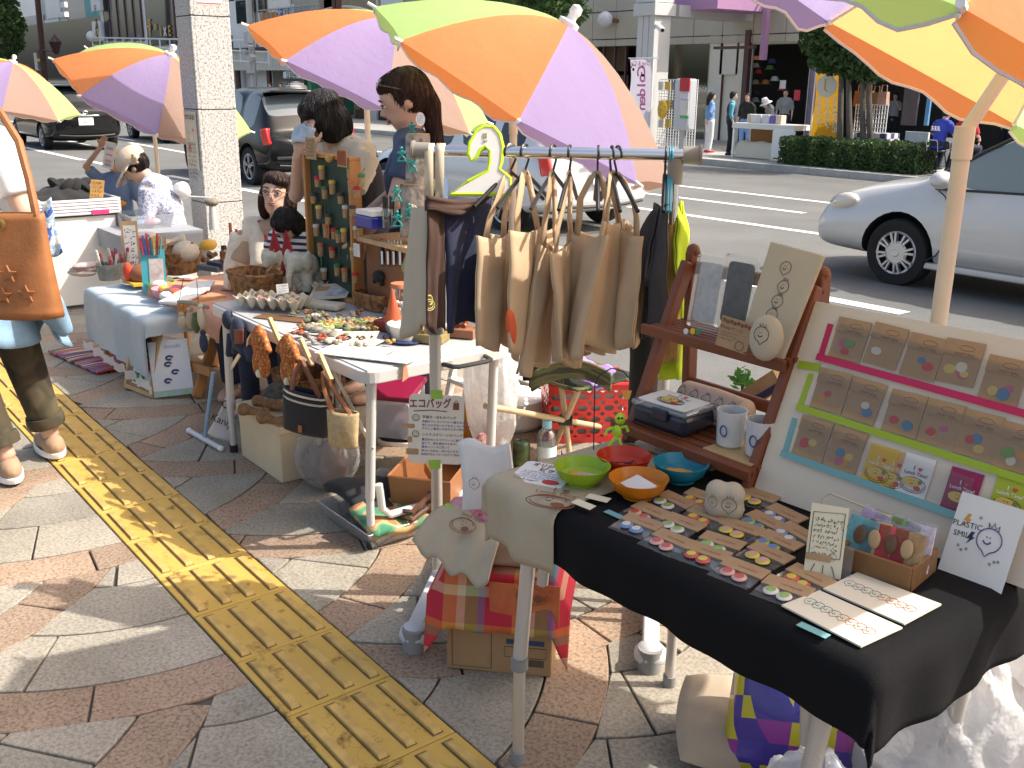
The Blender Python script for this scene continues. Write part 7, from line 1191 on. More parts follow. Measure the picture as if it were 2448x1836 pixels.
cp=thing('clip','chrome clip holding the brown and navy bag','clip',WD(*zb(300,490),d1));b=MB();b.bar(WD(*zb(302,430),d1),WD(*zb(300,560),d1),.010,.006,FD);b.build('jaw',CHR,cp,smooth=False,world=True)
LIME=M('lime_edge',(.55,.75,.02),.5);p=rail(1190);d2=PR(p)[2]-.015;lh=thing('paper_hanger','white paper hanger with a lime green edge and a smiling face on the rail','hanger',p);pg=[(440,280),(450,210),(490,140),(540,108),(595,112),(635,160),(652,235),(645,330),(632,375),(700,430),(705,530),(330,530),(440,450),(560,385),(572,330),(575,262),(545,232),(510,255),(490,300),(460,320)]
P=[WD(*zb(*q),d2)for q in pg];b=MB();b.add([q-FW*.003 for q in P]+[q+FW*.003 for q in P],[tuple(range(len(P)-1,-1,-1)),tuple(range(len(P),2*len(P)))]+[(i,(i+1)%len(P),len(P)+(i+1)%len(P),len(P)+i)for i in range(len(P))]);b.build('card',PAPER,lh,smooth=False,world=True);b=MB();b.tube(P,.0055,6,closed=True);b.build('edge',LIME,lh,world=True)
for x in(538,552):b=MB();b.tube([WD(*zb(x,150),d2-.004),WD(*zb(x,180),d2-.004)],.0018,5);b.build('eye',M('ink_olive',(.3,.33,.1),.7),lh,world=True)
b=MB();b.tube([WD(*zb(535,195),d2-.004),WD(*zb(545,203),d2-.004),WD(*zb(555,195),d2-.004)],.0018,5);b.build('mouth',M('ink_olive',(.3,.33,.1),.7),lh,world=True)
for hx_,c4,dd,mt_,lab,hm in((1665,[(1598,580),(1682,590),(1682,1400),(1450,1412)],(.06,-.05),CL('tee_charcoal',(.045,.042,.042)),'charcoal T-shirt hanging at the right end of the rack',HANG),(1690,[(1660,570),(1698,575),(1695,1560),(1660,1560)],(.10,.04),CL('tee_tan',(.48,.30,.09)),'tan T-shirt squeezed between the charcoal and lime shirts',M('hanger_blue',(.04,.28,.38),.3)),(1705,[(1690,575),(1765,570),(1795,1660),(1668,1660)],(.12,.05),CL('tee_lime',(.45,.60,.02)),'lime green T-shirt at the far right of the rack',M('hanger_blue',(.04,.28,.38),.3))):
 p=rail(zb(hx_,0)[0]);d0=PR(p)[2];t=thing('t_shirt',lab,'T-shirt',V((p.x,p.y,.7)));o,P,n=sheet(t,[zb(*q)for q in c4],(d0+dd[0],d0+dd[1],d0+dd[1],d0+dd[0]),mt_,'shirt_body',seed=hx_%7,bul=.03,fold=.015)
 if hx_==1665:sheet(t,[zb(1590,620),zb(1625,600),zb(1560,1090),zb(1472,1060)],(d0+.05,d0,d0-.03,d0-.02),mt_,'sleeve',seed=2,bul=.04)
 if hx_==1705:sheet(t,[zb(1735,590),zb(1765,600),zb(1788,1050),zb(1720,1060)],(d0+.05,d0+.08,d0+.08,d0),mt_,'sleeve',seed=2,bul=.03)
 h=thing('coat_hanger',('black'if hm is HANG else 'blue')+' hanger of the '+lab.split(' T-shirt')[0]+' T-shirt','hanger',p,0,'shirt hangers');hanger(h,p,m=hm,w=.10)
b=MB();q=WD(*zb(1545,1530),PR(rail(1540))[2]+.3);b.tube([q+V((0,0,.13)),q,q-V((0,0,.5))],[.06,.05,.045],12);o=one(b,'black_umbrella_bag',BLK_C,'black folded bag standing behind the charcoal T-shirt','bag')
sn=thing('eco_bag_sign','rounded white handwritten sign taped to the left pole of the rack','sign',V((PA.x,PA.y,.45)));dS=PR((PA.x,PA.y,.5))[2]-.035;T=frame(WD(1042,1027,dS),RT-V((0,0,RT.z)),UP*.35+V((0,0,1)))@rot('Z',-2);slab(T,.158,.205,.003,.014).build('card',M('card_offwhite',(.70,.66,.56),.7),sn,smooth=False,world=True)
text('エコバッグ',.030,BRNINK,sn,T@tr(-.018,.075,.001)@rot('Z',2),bold=.03,sx=.8);stroke(sn,T@tr(-.015,.055,.001),[(-.05,-.002),(0,.002),(.045,0)],.0014,BRNINK);b=MB();b.prism([(-.009,-.011),(.009,-.011),(.008,.009),(-.008,.009)],0,.001,T@tr(.056,.072,.0005));b.build('drawn_bag',BRNINK,sn,smooth=False,world=True);stroke(sn,T@tr(.056,.081,.001),arc(0,0,.005,.006,0,180,8),.0009,BRNINK)
for y in(.033,-.015):stroke(sn,T@tr(-.058,y,.001),arc(0,0,.0095,.0095),.0008,INK,'drawn_face',True);stroke(sn,T@tr(-.058,y-.002,.001),arc(0,0,.004,.003,200,340,6),.0007,INK);[stroke(sn,T@tr(-.058+q,y+.002,.001),[(0,.002),(0,-.001)],.0007,INK)for q in(-.003,.003)]
for s_,y,m_ in(('手描き一点ものバッグ',.036,INK),('布描きクレヨンで1つ1つ描きます!',.023,BLUEINK),('同じものがないのでおもしろいですよ。',.012,BLUEINK),('やさしい風合いのあたたかい絵が',.002,BLUEINK),('シルクスクリーンのバッグ',-.016,INK),('薬剤をぬったスクリーンに紫外線を',-.031,BLUEINK),('当てて、版を感光させます。(紙ワク)',-.042,BLUEINK),('風合いバッグに刷って',-.053,BLUEINK),('味わいのある一点になります。',-.064,BLUEINK),('絵柄がひとつずつちがう"手作り"です!!',-.075,BLUEINK)):text(s_,.0098 if m_ is INK else .0082,m_,sn,T@tr(-.040,y,.0008),align='LEFT',bold=.01)
for x,y,w,h in((-.078,.008,.035,.013),(-.074,-.032,.014,.018),(-.066,-.068,.036,.018)):slab(T@tr(x,y,.001),w,h,.0008,.004).build('tan_patch',KRAFT,sn,smooth=False,world=True)
for y in(.104,-.104):slab(T@tr(.0,y,.002)@rot('Z',4),.033,.026,.001).build('green_tape',M('tape_green',(.28,.50,.06),.5),sn,smooth=False,world=True)
t=sack('tall white carrier bag hanging behind the white table leg',(-3.02,2.28,.04),.11,.10,.56,BAGP,8,False)
st=thing('white_step_stool','white plastic step stool behind the white table','step stool',W(1075,950));q=W(1070,955);
for dx in(0,.14):b=MB();b.bar(q+V((dx,0,0)),q+V((dx-.02,.10,.36)),.025,.03);b.build('side',WPL,st,smooth=False,world=True)
for z in(.10,.22,.34):b=MB();b.box(q+V((.07,z*.28,z)),(.15,.05,.02));b.build('step',WPL,st,smooth=False,world=True)
RPL=M('crate_red',(.55,.025,.02),.35,coat=.2);rc=thing('red_crate','red plastic basket crate with oval holes behind the rack','crate',(-2.95,2.95,0));c0,c1=W(1310,1060),W(1500,1055);cxm=(c0+c1)/2;ex=(c1-c0).normalized();ey=V((-ex.y,ex.x,0));L_=(c1-c0).length;H_=.26
def holed(o,x,L,H,nx,nz_,s=.022):
 b=MB();px_,pz=L/nx,(H*.8)/nz_;N=12;z0=H*.10
 for i in range(nx):
  for j in range(nz_):
   cx,cz=(i+.5)*px_,z0+(j+.5)*pz;ring=[(cx+s*math.cos(2*math.pi*k/N),cz+s*.62*math.sin(2*math.pi*k/N))for k in range(N)];sq=[]
   for k in range(N):
    a=2*math.pi*k/N;ca,sa=math.cos(a),math.sin(a);m_=1/max(abs(ca),abs(sa));sq.append((cx+ca*m_*px_/2,cz+sa*m_*pz/2))
   P=[o+x*q[0]+V((0,0,q[1]))for q in ring]+[o+x*q[0]+V((0,0,q[1]))for q in sq];b.add(P,[(k,(k+1)%N,N+(k+1)%N,N+k)for k in range(N)])
 for z_a,z_b in((0,z0),(z0+nz_*pz,H)):b.add([o+V((0,0,z_a)),o+x*L+V((0,0,z_a)),o+x*L+V((0,0,z_b)),o+V((0,0,z_b))],[(0,1,2,3)])
 return b
for o_,x_,L in((c0,ex,L_),(c0+ey*.24,ex,L_),(c0,ey,.24),(c1,ey,.24)):holed(o_,x_,L,H_,6 if L>.25 else 5,4).build('side',RPL,rc,smooth=False,world=True,solid=.004)
b=MB();b.tube([c0+V((0,0,H_)),c1+V((0,0,H_)),c1+ey*.24+V((0,0,H_)),c0+ey*.24+V((0,0,H_))],.009,8,closed=True);b.build('rim',RPL,rc,world=True);b=MB();b.box(cxm+ey*.12+V((0,0,.12)),(L_*.85,.2,.2),rot('Z',math.degrees(math.atan2(ex.y,ex.x))));b.build('contents',CL('crate_stuff',(.30,.28,.27)),rc,smooth=False,world=True)
cs=thing('camp_stool','wooden legged folding stool with a camouflage seat behind the rack','stool',W(1365,1085));CAMG=ramp_mat('camo_seat',lambda nt,co,b:ramp(nt,noise_tex(nt,co,9,1,.3),[(.36,(.02,.025,.012)),(.46,(.07,.10,.035)),(.55,(.12,.10,.05)),(.64,(.06,.09,.03))],True),.9);hub=W(1352,1005,.16);f1,f2,f3=W(1325,1068),W(1362,1090),W(1490,1030)
for f in(f1,f2,f3):top=hub+(hub-V((f.x,f.y,0)))*1.15;b=MB();b.cyl(f,top,.012);b.build('leg',M('dowel',(.50,.37,.22),.5),cs,world=True)
b=MB();b.cyl(hub-V((.02,.02,0)),hub+V((.02,.02,.0)),.022);b.build('hub',BLKP,cs,world=True);b=MB();b.grid(lambda u,v:hub+V((-.20+.40*u,-.12+.34*v,.20-.07*math.sin(math.pi*u)*math.sin(math.pi*v))),12,12);b.build('seat',CAMG,cs,world=True,solid=.008)
b=MB();q=hub+V((0,.03,.20));b.grid(lambda u,v:q+V((-.19+.36*u+.02*math.sin(v*5),-.10+.20*v,.03+.05*math.sin(u*4.4)*math.sin(v*3)+.03*nz((u*5,v*5,2)))),22,18);one(b,'purple_towel',M('terry_purple',(.33,.21,.52),.95,var=.15,vs=40,bump=1.,bs=260),'crumpled purple towel on the camouflage stool','towel',solid=.014,ang=180)
b=MB();b.grid(lambda u,v:WD(1270+190*u,895-45*u*(1-u)*3+40*v,3.55+.25*v),12,6);one(b,'camo_chair_back',CAMG,'camouflage cloth chair back behind the hanging bags','chair',solid=.01)
b=MB();q=W(1285,890,.30);b.grid(lambda u,v:q+V((-.10+.12*u,.04*math.sin(u*5),.16-.22*v)),8,8);one(b,'navy_jacket',NAVY,'navy jacket hanging beside the camp stool','jacket',solid=.02)
bo=thing('water_bottle','clear water bottle with a pale blue cap behind the black table','bottle',W(1306,1108));b=MB();b.lathe([(0,0),(.024,0),(.027,.01),(.027,.075),(.022,.092),(.012,.102),(.011,.112)],18);b.build('body',MG('pet_plastic',(.85,.92,.96),.15),bo);b=MB();b.lathe([(.013,.104),(.013,.126),(0,.127)],16);b.build('cap',M('cap_blue',(.25,.55,.68),.4),bo);b=MB();b.lathe([(.0275,.025),(.0275,.055)],18);b.build('label',M('label_pale',(.55,.68,.72),.4),bo)
cn=thing('drink_can','black and green drink can beside the water bottle','can',W(1246,1112));b=MB();b.lathe([(0,0),(.020,0),(.024,.006),(.024,.062),(.020,.070),(.019,.068),(0,.066)],18);b.build('can',M('can_black',(.02,.025,.02),.25,metal=.4,col2=(.12,.2,.08),vs=30),cn)
for o in(bo,cn):o.scale=(1.5,1.5,1.5)
NZ_=.68;NX0,NX1,NY0,NY1=-1.60,-.70,1.235,1.79
nt1=thing('black_draped_table','aluminium folding table with telescopic legs under the black cloth','table',(-1.15,1.5,0));b=MB();b.box(((NX0+NX1)/2,(NY0+NY1)/2,NZ_-.018),(NX1-NX0,NY1-NY0,.03));b.build('table_top',ALU,nt1,smooth=False,world=True,bevel=.006)
for x,fx in((NX0+.075,-1.525),(NX1-.07,-.79)):
 for y,fy in((NY0+.03,1.232),(NY1-.05,1.735)):
  b=MB();b.cyl((x,y,NZ_-.03),(fx,fy,.26),.0165,n=14);l=b.build('leg',ALUT,nt1,world=True);b=MB();b.cyl((fx,fy,.28),(fx,fy,.02),.0135,n=14);b.build('leg_extension',ALUT,l,world=True);b=MB();b.cyl((fx,fy,.245),(fx,fy,.275),.0195,n=14);b.build('collar',GPL,l,world=True);b=MB();b.cyl((fx,fy,0),(fx,fy,.03),.0175,n=14);b.build('foot_cap',GPL,l,world=True)
  b=MB();b.tube([(x+(.16 if x<-1 else-.16),y,NZ_-.03),(x+(.05 if x<-1 else-.05),y,NZ_-.07),(x+(.034 if x<-1 else-.034),y,NZ_-.22)],.013,10);b.build('fold_arm',ALUT,l,world=True)
  for z in(.6,.52):b=MB();b.cyl((x,y-.018,z-.05),(x,y-.023,z-.05),.006,n=8);b.build('rivet',CHR,l,world=True)
BLKF=M('black_felt',(.007,.007,.008),.95,bump=.4,bs=320,spec=.2);one(drape(NX0+.20,NX1+.015,NY0-.008,NY1+.01,NZ_+.004,(.0,.15,.13,.05),60,46,3,.010),'black_tablecloth',BLKF,'black cloth draped over the near table','tablecloth',solid=.003,ang=180)
def n_(x,y,z=0.):return W(x,y,NZ_+.008+z)
LIN=M('linen_natural',(.44,.37,.26),.92,var=.06,vs=12,bump=.5,bs=350)
def plate_print(t,T,k,ink=BRNINK,word=True,cols=None):
 stroke(t,T,arc(0,0,.034*k,.020*k),.0009*k,ink,closed=True);stroke(t,T,arc(0,.001*k,.029*k,.016*k,180,365),.0008*k,ink)
 if cols:
  for(x,y,rx,ry,c)in((-.006,.006,.024,.013,cols[0]),(.013,-.006,.009,.006,cols[1]),(.017,.010,.006,.006,cols[2])):b=MB();b.prism(arc(x*k,y*k,rx*k,ry*k,0,360,12)[:-1],0,.0004,T@tr(0,0,.0003));b.build('print',c,t,smooth=False,world=True)
 else:b=MB();b.prism(arc(.012*k,-.005*k,.010*k,.007*k,0,360,12)[:-1],0,.0004,T);b.build('print',ink,t,smooth=False,world=True);stroke(t,T,arc(-.004*k,.008*k,.024*k,.014*k,10,175),.0009*k,ink)
 for x in(-.008,.0):stroke(t,T@tr(0,0,.001),[(x*k,.012*k),(x*k,.009*k)],.0008*k,INK if cols else ink)
 stroke(t,T@tr(0,0,.001),arc(-.004*k,.005*k,.004*k,.003*k,200,340,5),.0007*k,INK if cols else ink)
 if word:text('Lunch Time!',.0125*k,word if word is not True else ink,t,T@tr(0,.029*k,.0006),bold=.015);text('I',.015*k,word if word is not True else ink,t,T@tr(-.008*k,.043*k,.0006),bold=.03);heart(t,T@tr(.008*k,.043*k,.0006),.0065*k,REDINK if cols else ink)
def heart(t,T,s,m_):b=MB();b.prism([(s*.9*math.sin(a)**3,s*(.8*math.cos(a)-.3*math.cos(2*a)-.1*math.cos(3*a)))for a in[2*math.pi*k/16 for k in range(16)]],0,.0004,T);b.build('heart',m_,t,smooth=False,world=True)
tw1=thing('linen_towel','natural linen towel with a brown plate print over the left table corner','towel',(NX0,NY0,NZ_));o=drape(NX0-.004,NX0+.215,NY0-.014,NY0+.36,NZ_+.008,(.10,.0,.155,.0),30,34,1,.02).build('cloth',LIN,tw1,solid=.002,ang=180,world=True);plate_print(tw1,frame(n_(1315,1200,.006),V((.86,.5,0)),V((-.5,.86,0))),1.5);b=MB();b.prism(arc(0,0,.006,.006,0,360,10)[:-1],0,.001,frame(V((NX0+.19,NY0-.034,NZ_-.03)),(1,0,0),(0,0,1)));b.build('yellow_dot',M('dot_yellow',(.65,.52,.03),.6),tw1,smooth=False,world=True)
for x,y,c,nm,r in((1391,1140,(.36,.56,.02),'lime green',.060),(1490,1114,(.62,.045,.01),'red',.060),(1626,1132,(.03,.30,.40),'turquoise',.060),(1525,1170,(.72,.25,.01),'orange',.062)):
 q=n_(x,y+16);t=bowl('%s plastic bowl of small picks and packets'%nm,q,r,.042,MT('bowl_'+nm[:4],c,.25,.3),'plastic bowls on the near table');b=MB()
 if nm in('lime green','turquoise'):
  for i in range(4):b=MB();b.prism([(.018*math.cos(a)*(1.1 if k else 1),.013*math.sin(a))for k,a in enumerate([2*math.pi*j/10 for j in range(10)])],0,.002,tr(-.02+.013*i,.008*math.sin(i*3),.014+.002*i)@rot('Z',50*i)@rot('X',14*math.sin(i)));b.build('guitar_pick',M('pick_orange',(.62,.30,.03),.4),t,smooth=False)
 if nm=='orange':slab(tr(0,0,.026)@rot('Z',-10)@rot('X',14),.07,.045,.002).build('white_card',PAPER,t,smooth=False)
 if nm=='red':b=MB();b.tube([(.02*math.cos(a)*(1+.3*math.sin(a*2.3)),.022*math.sin(a*1.3),.018+.008*math.sin(a*1.7))for a in[k*.6 for k in range(22)]],.0012,5);b.build('cord',INK,t)
 if nm=='lime green':slab(tr(.02,.0,.02)@rot('Z',40)@rot('X',20),.05,.03,.002).build('film_packet',CLEAR,t,smooth=False)
pc=thing('guitar_pick_sign','rounded white handwritten guitar pick sign behind the lime bowl','sign',n_(1300,1130));T=frame(n_(1300,1133,.004),V((.90,.42,.02)),V((-.45,.9,.06)));slab(T,.125,.105,.003,.012).build('card',PAPER,pc,smooth=False,world=True);text('オリジナル',.017,BRNINK,pc,T@tr(0,.038,.001),bold=.03);text('ピック',.020,BRNINK,pc,T@tr(.01,.018,.001),bold=.03);scribble(pc,T@tr(0,.002,.001),4,.10,.010,BLUEINK,5);text('Rock & magic!!',.010,INK,pc,T@tr(-.025,-.04,.001));b=MB();b.prism(arc(.032,-.035,.020,.011,0,360,14)[:-1],0,.001,T);b.build('pick_drawing',REDINK,pc,smooth=False,world=True)
for i,(x,y)in enumerate(((1430,1190),(1395,1205))):T=frame(n_(x,y,.008+.003*i),V((.9,.3,.02)),V((-.3,.9,.1)))@rot('Z',-12*i);one(slab(T,.05,.02,.001),'yellow_note',CREAMP,['upper','lower'][i]+' pale yellow note in front of the lime bowl','note',smooth=False)
sk=thing('skeleton_charm','lime green plastic skeleton charm hanging behind the red bowl','charm',n_(1478,1085));SG=M('skeleton_lime',(.45,.68,.03),.35);d_=PR(n_(1478,1085))[2];K=lambda x,y:WD(x,y,d_);b=MB();b.ell(K(1483,1001),(.013,.013,.014),12,8);b.ell(K(1475,1032),(.014,.008,.016),12,8)
for pts in(((1466,1022),(1452,1028),(1447,1040)),((1484,1022),(1497,1020),(1502,1032)),((1472,1045),(1460,1060),(1450,1080)),((1478,1045),(1484,1062),(1490,1082)),((1475,1025),(1473,1050))):b.tube([K(*q)for q in pts],.0038,6)
b.build('figure',SG,sk,world=True)
for x in(1479,1487):b=MB();b.ell(WD(x,1000,d_-.012),.003,8,6);b.build('eye',INK,sk,world=True)
ws=thing('wire_stand','bent black wire stand with an orange pick hanging from it','stand',n_(1420,1075));b=MB();b.tube([K(1419,1075),K(1422,920),K(1435,895),K(1462,880),K(1490,888),K(1510,910)],.0016,5);b.build('wire',INK,ws,world=True);b=MB();b.prism([(-.012,.008),(.012,.008),(.006,-.012),(-.006,-.012)],-.001,.001,frame(K(1498,942),RT,UP));b.build('pick',M('pick_orange',(.62,.30,.03),.4),ws,smooth=False,world=True)
b=MB();b.prism([(-.012,.008),(.012,.008),(.006,-.012),(-.006,-.012)],-.001,.001,frame(K(1508,1077),RT,UP));one(b,'orange_pick',M('pick_deep',(.65,.16,.01),.4),'orange guitar pick standing by the foot of the skeleton','pick',smooth=False)
sh=thing('wooden_shelf','reddish wooden two-tier folding shelf on the near table','shelf',(-1.40,1.7,NZ_));SX0,SX1=-1.585,-1.225
for x in(SX0,SX1):
 b=MB();b.bar((x,1.602,NZ_+.006),(x,1.775,1.10),.022,.034,(0,1,0));b.build('front_leg',WOODR,sh,smooth=False,world=True,bevel=.005);b=MB();b.bar((x,1.81,NZ_+.006),(x,1.79,1.125),.022,.034,(0,1,0));b.ell((x,1.79,1.125),(.017,.017,.017),10,6);b.build('back_leg',WOODR,sh,smooth=False,world=True,bevel=.005)
for z,y0 in((.955,1.66),(.735,1.575)):
 for k in range(7):yy=y0+(1.79-y0)*(k+.5)/7;b=MB();b.box(((SX0+SX1)/2,yy,z),(SX1-SX0+.03,(1.79-y0)/7*.72,.011));b.build('slat',WOODR,sh,smooth=False,world=True,bevel=.002)
 b=MB();b.box(((SX0+SX1)/2,y0-.004,z-.004),(SX1-SX0+.05,.012,.024));b.build('front_rail',WOODR,sh,smooth=False,world=True,bevel=.003)
for z in(1.085,.80):b=MB();b.box(((SX0+SX1)/2,1.80,z),(SX1-SX0,.012,.03));b.build('back_rail',WOODR,sh,smooth=False,world=True,bevel=.003)
def sp(x,y,Y):return WY(x,y,Y)
for i,(x,c)in enumerate(((1690,(.52,.51,.50)),(1765,(.03,.03,.035)))):
 t=thing('phone_case_pack',['grey patterned phone case in a clear pack on the upper shelf','black phone case in a clear pack on the upper shelf'][i],'phone case',sp(x,790,1.70));T=frame(sp(x,700,1.72)-V((0,.01*i,0)),(1,.02,0),(.0,.16,.98));slab(T,.088,.165,.012,.008).build('clear_pack',CLEAR,t,smooth=False,world=True);slab(T@tr(0,0,-.004),.066,.135,.006,.010).build('case',M('case_%d'%i,c,.4,col2=tuple(min(1,q*1.3+.03)for q in c),vs=60),t,smooth=False,world=True)
for i,(x,c)in enumerate(((1640,(.75,.74,.7)),(1656,(.68,.52,.02)),(1670,(.03,.25,.08)))):b=MB();b.prism(arc(0,0,.007,.007,0,360,12)[:-1],0,.001,frame(sp(x,792,1.665),(1,0,0),(0,.16,1)));one(b,'round_sticker',M('dot_%d'%i,c,.6),['white','yellow','green'][i]+' round price dot on the upper shelf','sticker',smooth=False)
T=frame(sp(1755,800,1.655),(1,.05,0),(0,.2,.98))@rot('Z',-4);t=thing('kraft_card','kraft card with drawn flowers and a cat on the upper shelf','card',T.translation);slab(T,.082,.066,.002).build('card',KRAFT,t,smooth=False,world=True);text('iPhone ケース',.010,BRNINK,t,T@tr(-.01,.01,.001));scribble(t,T@tr(-.01,0,.001),3,.05,.007,BRNINK,8)
for i in range(8):b=MB();b.prism(arc(0,0,.0045,.0045,0,360,7)[:-1],0,.0006,T@tr(-.033+.0095*i,.025-.002*(i%2),.0003));b.build('flower',BRNINK,t,smooth=False,world=True)
stroke(t,T@tr(.02,-.02,.001),arc(0,0,.011,.010),.0006,BRNINK,closed=True)
def balloon(t,T,k,m_=INK,face=True,crown=True):
 stroke(t,T,arc(0,0,k,k,-70,250,16)+[(0,-1.35*k)]+arc(0,0,k,k,-70,-70,1),.045*k,m_);
 if face:stroke(t,T,arc(-.15*k,-.05*k,.30*k,.28*k,190,350,6),.06*k,m_);stroke(t,T,[(-.25*k,.28*k),(-.25*k,.18*k)],.05*k,m_);stroke(t,T,[(.02*k,.28*k),(.02*k,.18*k)],.05*k,m_)
 if crown:stroke(t,T,[(-.3*k,1.0*k),(-.4*k,1.4*k),(-.1*k,1.08*k),(.05*k,1.5*k),(.25*k,1.05*k),(.5*k,1.35*k),(.5*k,.9*k)],.04*k,m_)
hb=thing('printed_panel_bag','flat cream bag with four drawn balloons leaning on the shelf','bag',sp(1840,840,1.70));P_=[sp(1845,578,1.745),sp(1972,612,1.75),sp(1868,872,1.675),sp(1770,820,1.67)];b=MB();n=(P_[1]-P_[0]).cross(P_[3]-P_[0]).normalized();b.add([q+n*.006 for q in P_]+[q-n*.006 for q in P_],[(0,1,2,3),(7,6,5,4),(0,4,5,1),(1,5,6,2),(2,6,7,3),(3,7,4,0)]);b.build('bag_body',CANV2,hb,smooth=False,world=True,bevel=.003);fr_=frame(P_[0],P_[1]-P_[0],P_[0]-P_[3])
if fr_.col[2].xyz.dot(CAM-P_[0])<0:n=-n
for i,(x,y)in enumerate(((1878,640),(1872,685),(1858,720),(1845,752))):q=WN(x,y,P_[0]+(CAM-P_[0]).normalized()*.009,n);balloon(hb,frame(q,P_[1]-P_[0],P_[0]-P_[3]),.013,crown=i>0)
rc_=thing('round_cushion','small round cream cushion with a drawn balloon face on the shelf','cushion',sp(1832,855,1.64));T=frame(sp(1832,808,1.635),(1,.2,0),(0,.12,1));b=MB();b.T=T;b.ell((0,0,0),(.037,.048,.019),20,12);b.build('pad',CANV2,rc_,world=True);balloon(rc_,T@tr(-.003,.008,.019),.016,INK)
lb=thing('lunch_box','dark blue lunch box with a printed white lid on the lower shelf','lunch box',sp(1620,1000,1.62));LBN=M('lunch_navy',(.012,.016,.035),.35,coat=.3);T=tr(-1.495,1.655,.745)@rot('Z',4);b=MB();b.T=T;b.box((0,0,.022),(.155,.115,.044));b.build('base',LBN,lb,smooth=False,world=True,bevel=.010);b=MB();b.T=T;b.box((0,0,.050),(.160,.120,.014));b.build('lid',CLEARB,lb,smooth=False,world=True,bevel=.006);slab(T@tr(0,0,.0585),.138,.100,.002,.008).build('lid_print',PAPER,lb,smooth=False,world=True);plate_print(lb,T@tr(.0,-.012,.0595),1.05,cols=(M('rice_yellow',(.68,.48,.10),.6),REDINK,M('leaf_green',(.2,.22,.12),.6)),word=INK);b=MB();b.T=T;b.box((.01,-.062,.04),(.045,.008,.028));b.build('latch',LBN,lb,smooth=False,world=True,bevel=.003)
ro=thing('roll_cushion','pink beige bolster cushion with drawn balloons behind the lunch box','cushion',sp(1690,930,1.74));b=MB();a_,c_=V((-1.545,1.752,.785)),V((-1.36,1.745,.785));b.tube([a_-(c_-a_)*.05,a_,a_.lerp(c_,.5),c_,c_+(c_-a_)*.05],[.012,.036,.039,.036,.012],16);b.build('pad',M('cushion_pink',(.56,.43,.34),.9),ro,world=True)
for i in range(5):balloon(ro,frame(a_.lerp(c_,.08+.21*i)+V((0,-.034,.020)),(1,0,0),(0,.5,.85)),.012)
for i,x in enumerate((-1.325,-1.245)):t=thing('mug',['white mug with a drawn wreath on the lower shelf','white mug with a drawn balloon at the shelf end'][i],'mug',(x,1.655,.741));b=MB();b.lathe([(0,.004),(.026,.004),(.030,.009),(.033,.085),(.031,.085),(.0275,.012),(0,.009)],24);b.build('cup',M('mug_white',(.62,.62,.60),.25,coat=.4),t);b=MB();b.tube([(.031*math.cos(.6),.031*math.sin(.6),.07),(.058*math.cos(.6),.058*math.sin(.6),.06),(.058*math.cos(.6),.058*math.sin(.6),.035),(.03*math.cos(.6),.03*math.sin(.6),.022)],.005,8);b.build('handle',M('mug_white',(.62,.62,.60),.25,coat=.4),t);T=tr(x,1.655,.785)@frame((.006,-.0325,0),(1,.0,0),(0,0,1));stroke(t,T,arc(0,0,.009,.012),.0018,M('ink_slate',(.08,.10,.22),.6),closed=True)
b=MB();b.box((-1.285,1.66,.7425),(.13,.13,.003));one(b,'wood_coaster',WOODL,'thin light wooden board under the mugs','board',smooth=False)
b=MB();q=n_(1733,1195,.036);[b.ell(q+V((.013*x,.008*x,.014*z)),(.026,.022,.026),14,10)for x in(-1,1)for z in(-1,1)];t=remesh(b,'plump_cushion',CANV2,None,.005,5);tag(t,'plump cream cushion toy with two drawn faces at the foot of the shelf','cushion');q=n_(1733,1195,.048);balloon(t,frame(q+V((.022,-.014,0)),(.8,.6,0),(0,0,1)),.014);balloon(t,frame(q+V((-.008,-.026,0)),(.9,.1,0),(0,0,1)),.010)
b=MB();rr=random.Random(3);leaves(b,sp(1775,905,1.95),(.03,.03,.03),70,.012,rr,.2);pp=thing('small_plant','small leafy green plant behind the shelf','plant',sp(1770,930,1.95));b.build('leaves',[MT('leaf_bright',(.10,.28,.06),.3)]*3,pp,smooth=False,world=True);b=MB();b.cyl(sp(1775,1010,1.95),sp(1775,900,1.95),.004);b.build('stem',LEAF[1],pp,world=True)
b=MB();b.bar(sp(1770,965,1.88),sp(1865,905,1.88),.02,.05);o=one(b,'pale_wood_plank',WOODL,'pale plank with a navy stripe leaning behind the mugs','plank',smooth=False);b=MB();b.bar(sp(1778,972,1.866),sp(1868,918,1.866),.004,.015);b.build('navy_stripe',M('stripe_navy',(.03,.04,.12),.6),o,smooth=False)
b=MB();b.box((-1.42,1.655,NZ_+.013),(.17,.09,.008));one(b,'film_stack',CLEAR,'stack of clear packets lying under the lower shelf','packet',smooth=False)
dbn=thing('display_board','large cream display board leaning on the near table with taped pockets','display board',(-.85,1.62,NZ_));BO=V((-1.215,1.60,NZ_+.008));BX=V((.998,.06,0)).normalized();BY=V((0,.158,.385)).normalized();BNn=BX.cross(BY).normalized();BNn=-BNn if BNn.dot(CAM-BO)<0 else BNn
T=frame(BO+BX*.45+BY*.208,BX,BY);slab(T,.90,.416,.012,.008).build('panel',M('board_cream',(.68,.60,.48),.7,var=.04,vs=2),dbn,smooth=False,world=True)
def z2(x,y):return(1828+x/2.911,680+y/2.911)
def bw(x,y,h=.001):return WN(*z2(x,y),BO+BNn*h,BNn)
def tape(a,c,w,m_,h):A_,C_=bw(*a,h),bw(*c,h);d=(C_-A_).normalized();e=BNn.cross(d)*w/2;b=MB();b.add([A_-e,C_-e,C_+e,A_+e,A_-e+BNn*.0006,C_-e+BNn*.0006,C_+e+BNn*.0006,A_+e+BNn*.0006],[(0,1,2,3),(4,5,6,7),(0,1,5,4),(2,3,7,6)]);b.build('tape',m_,dbn,smooth=False,world=True)
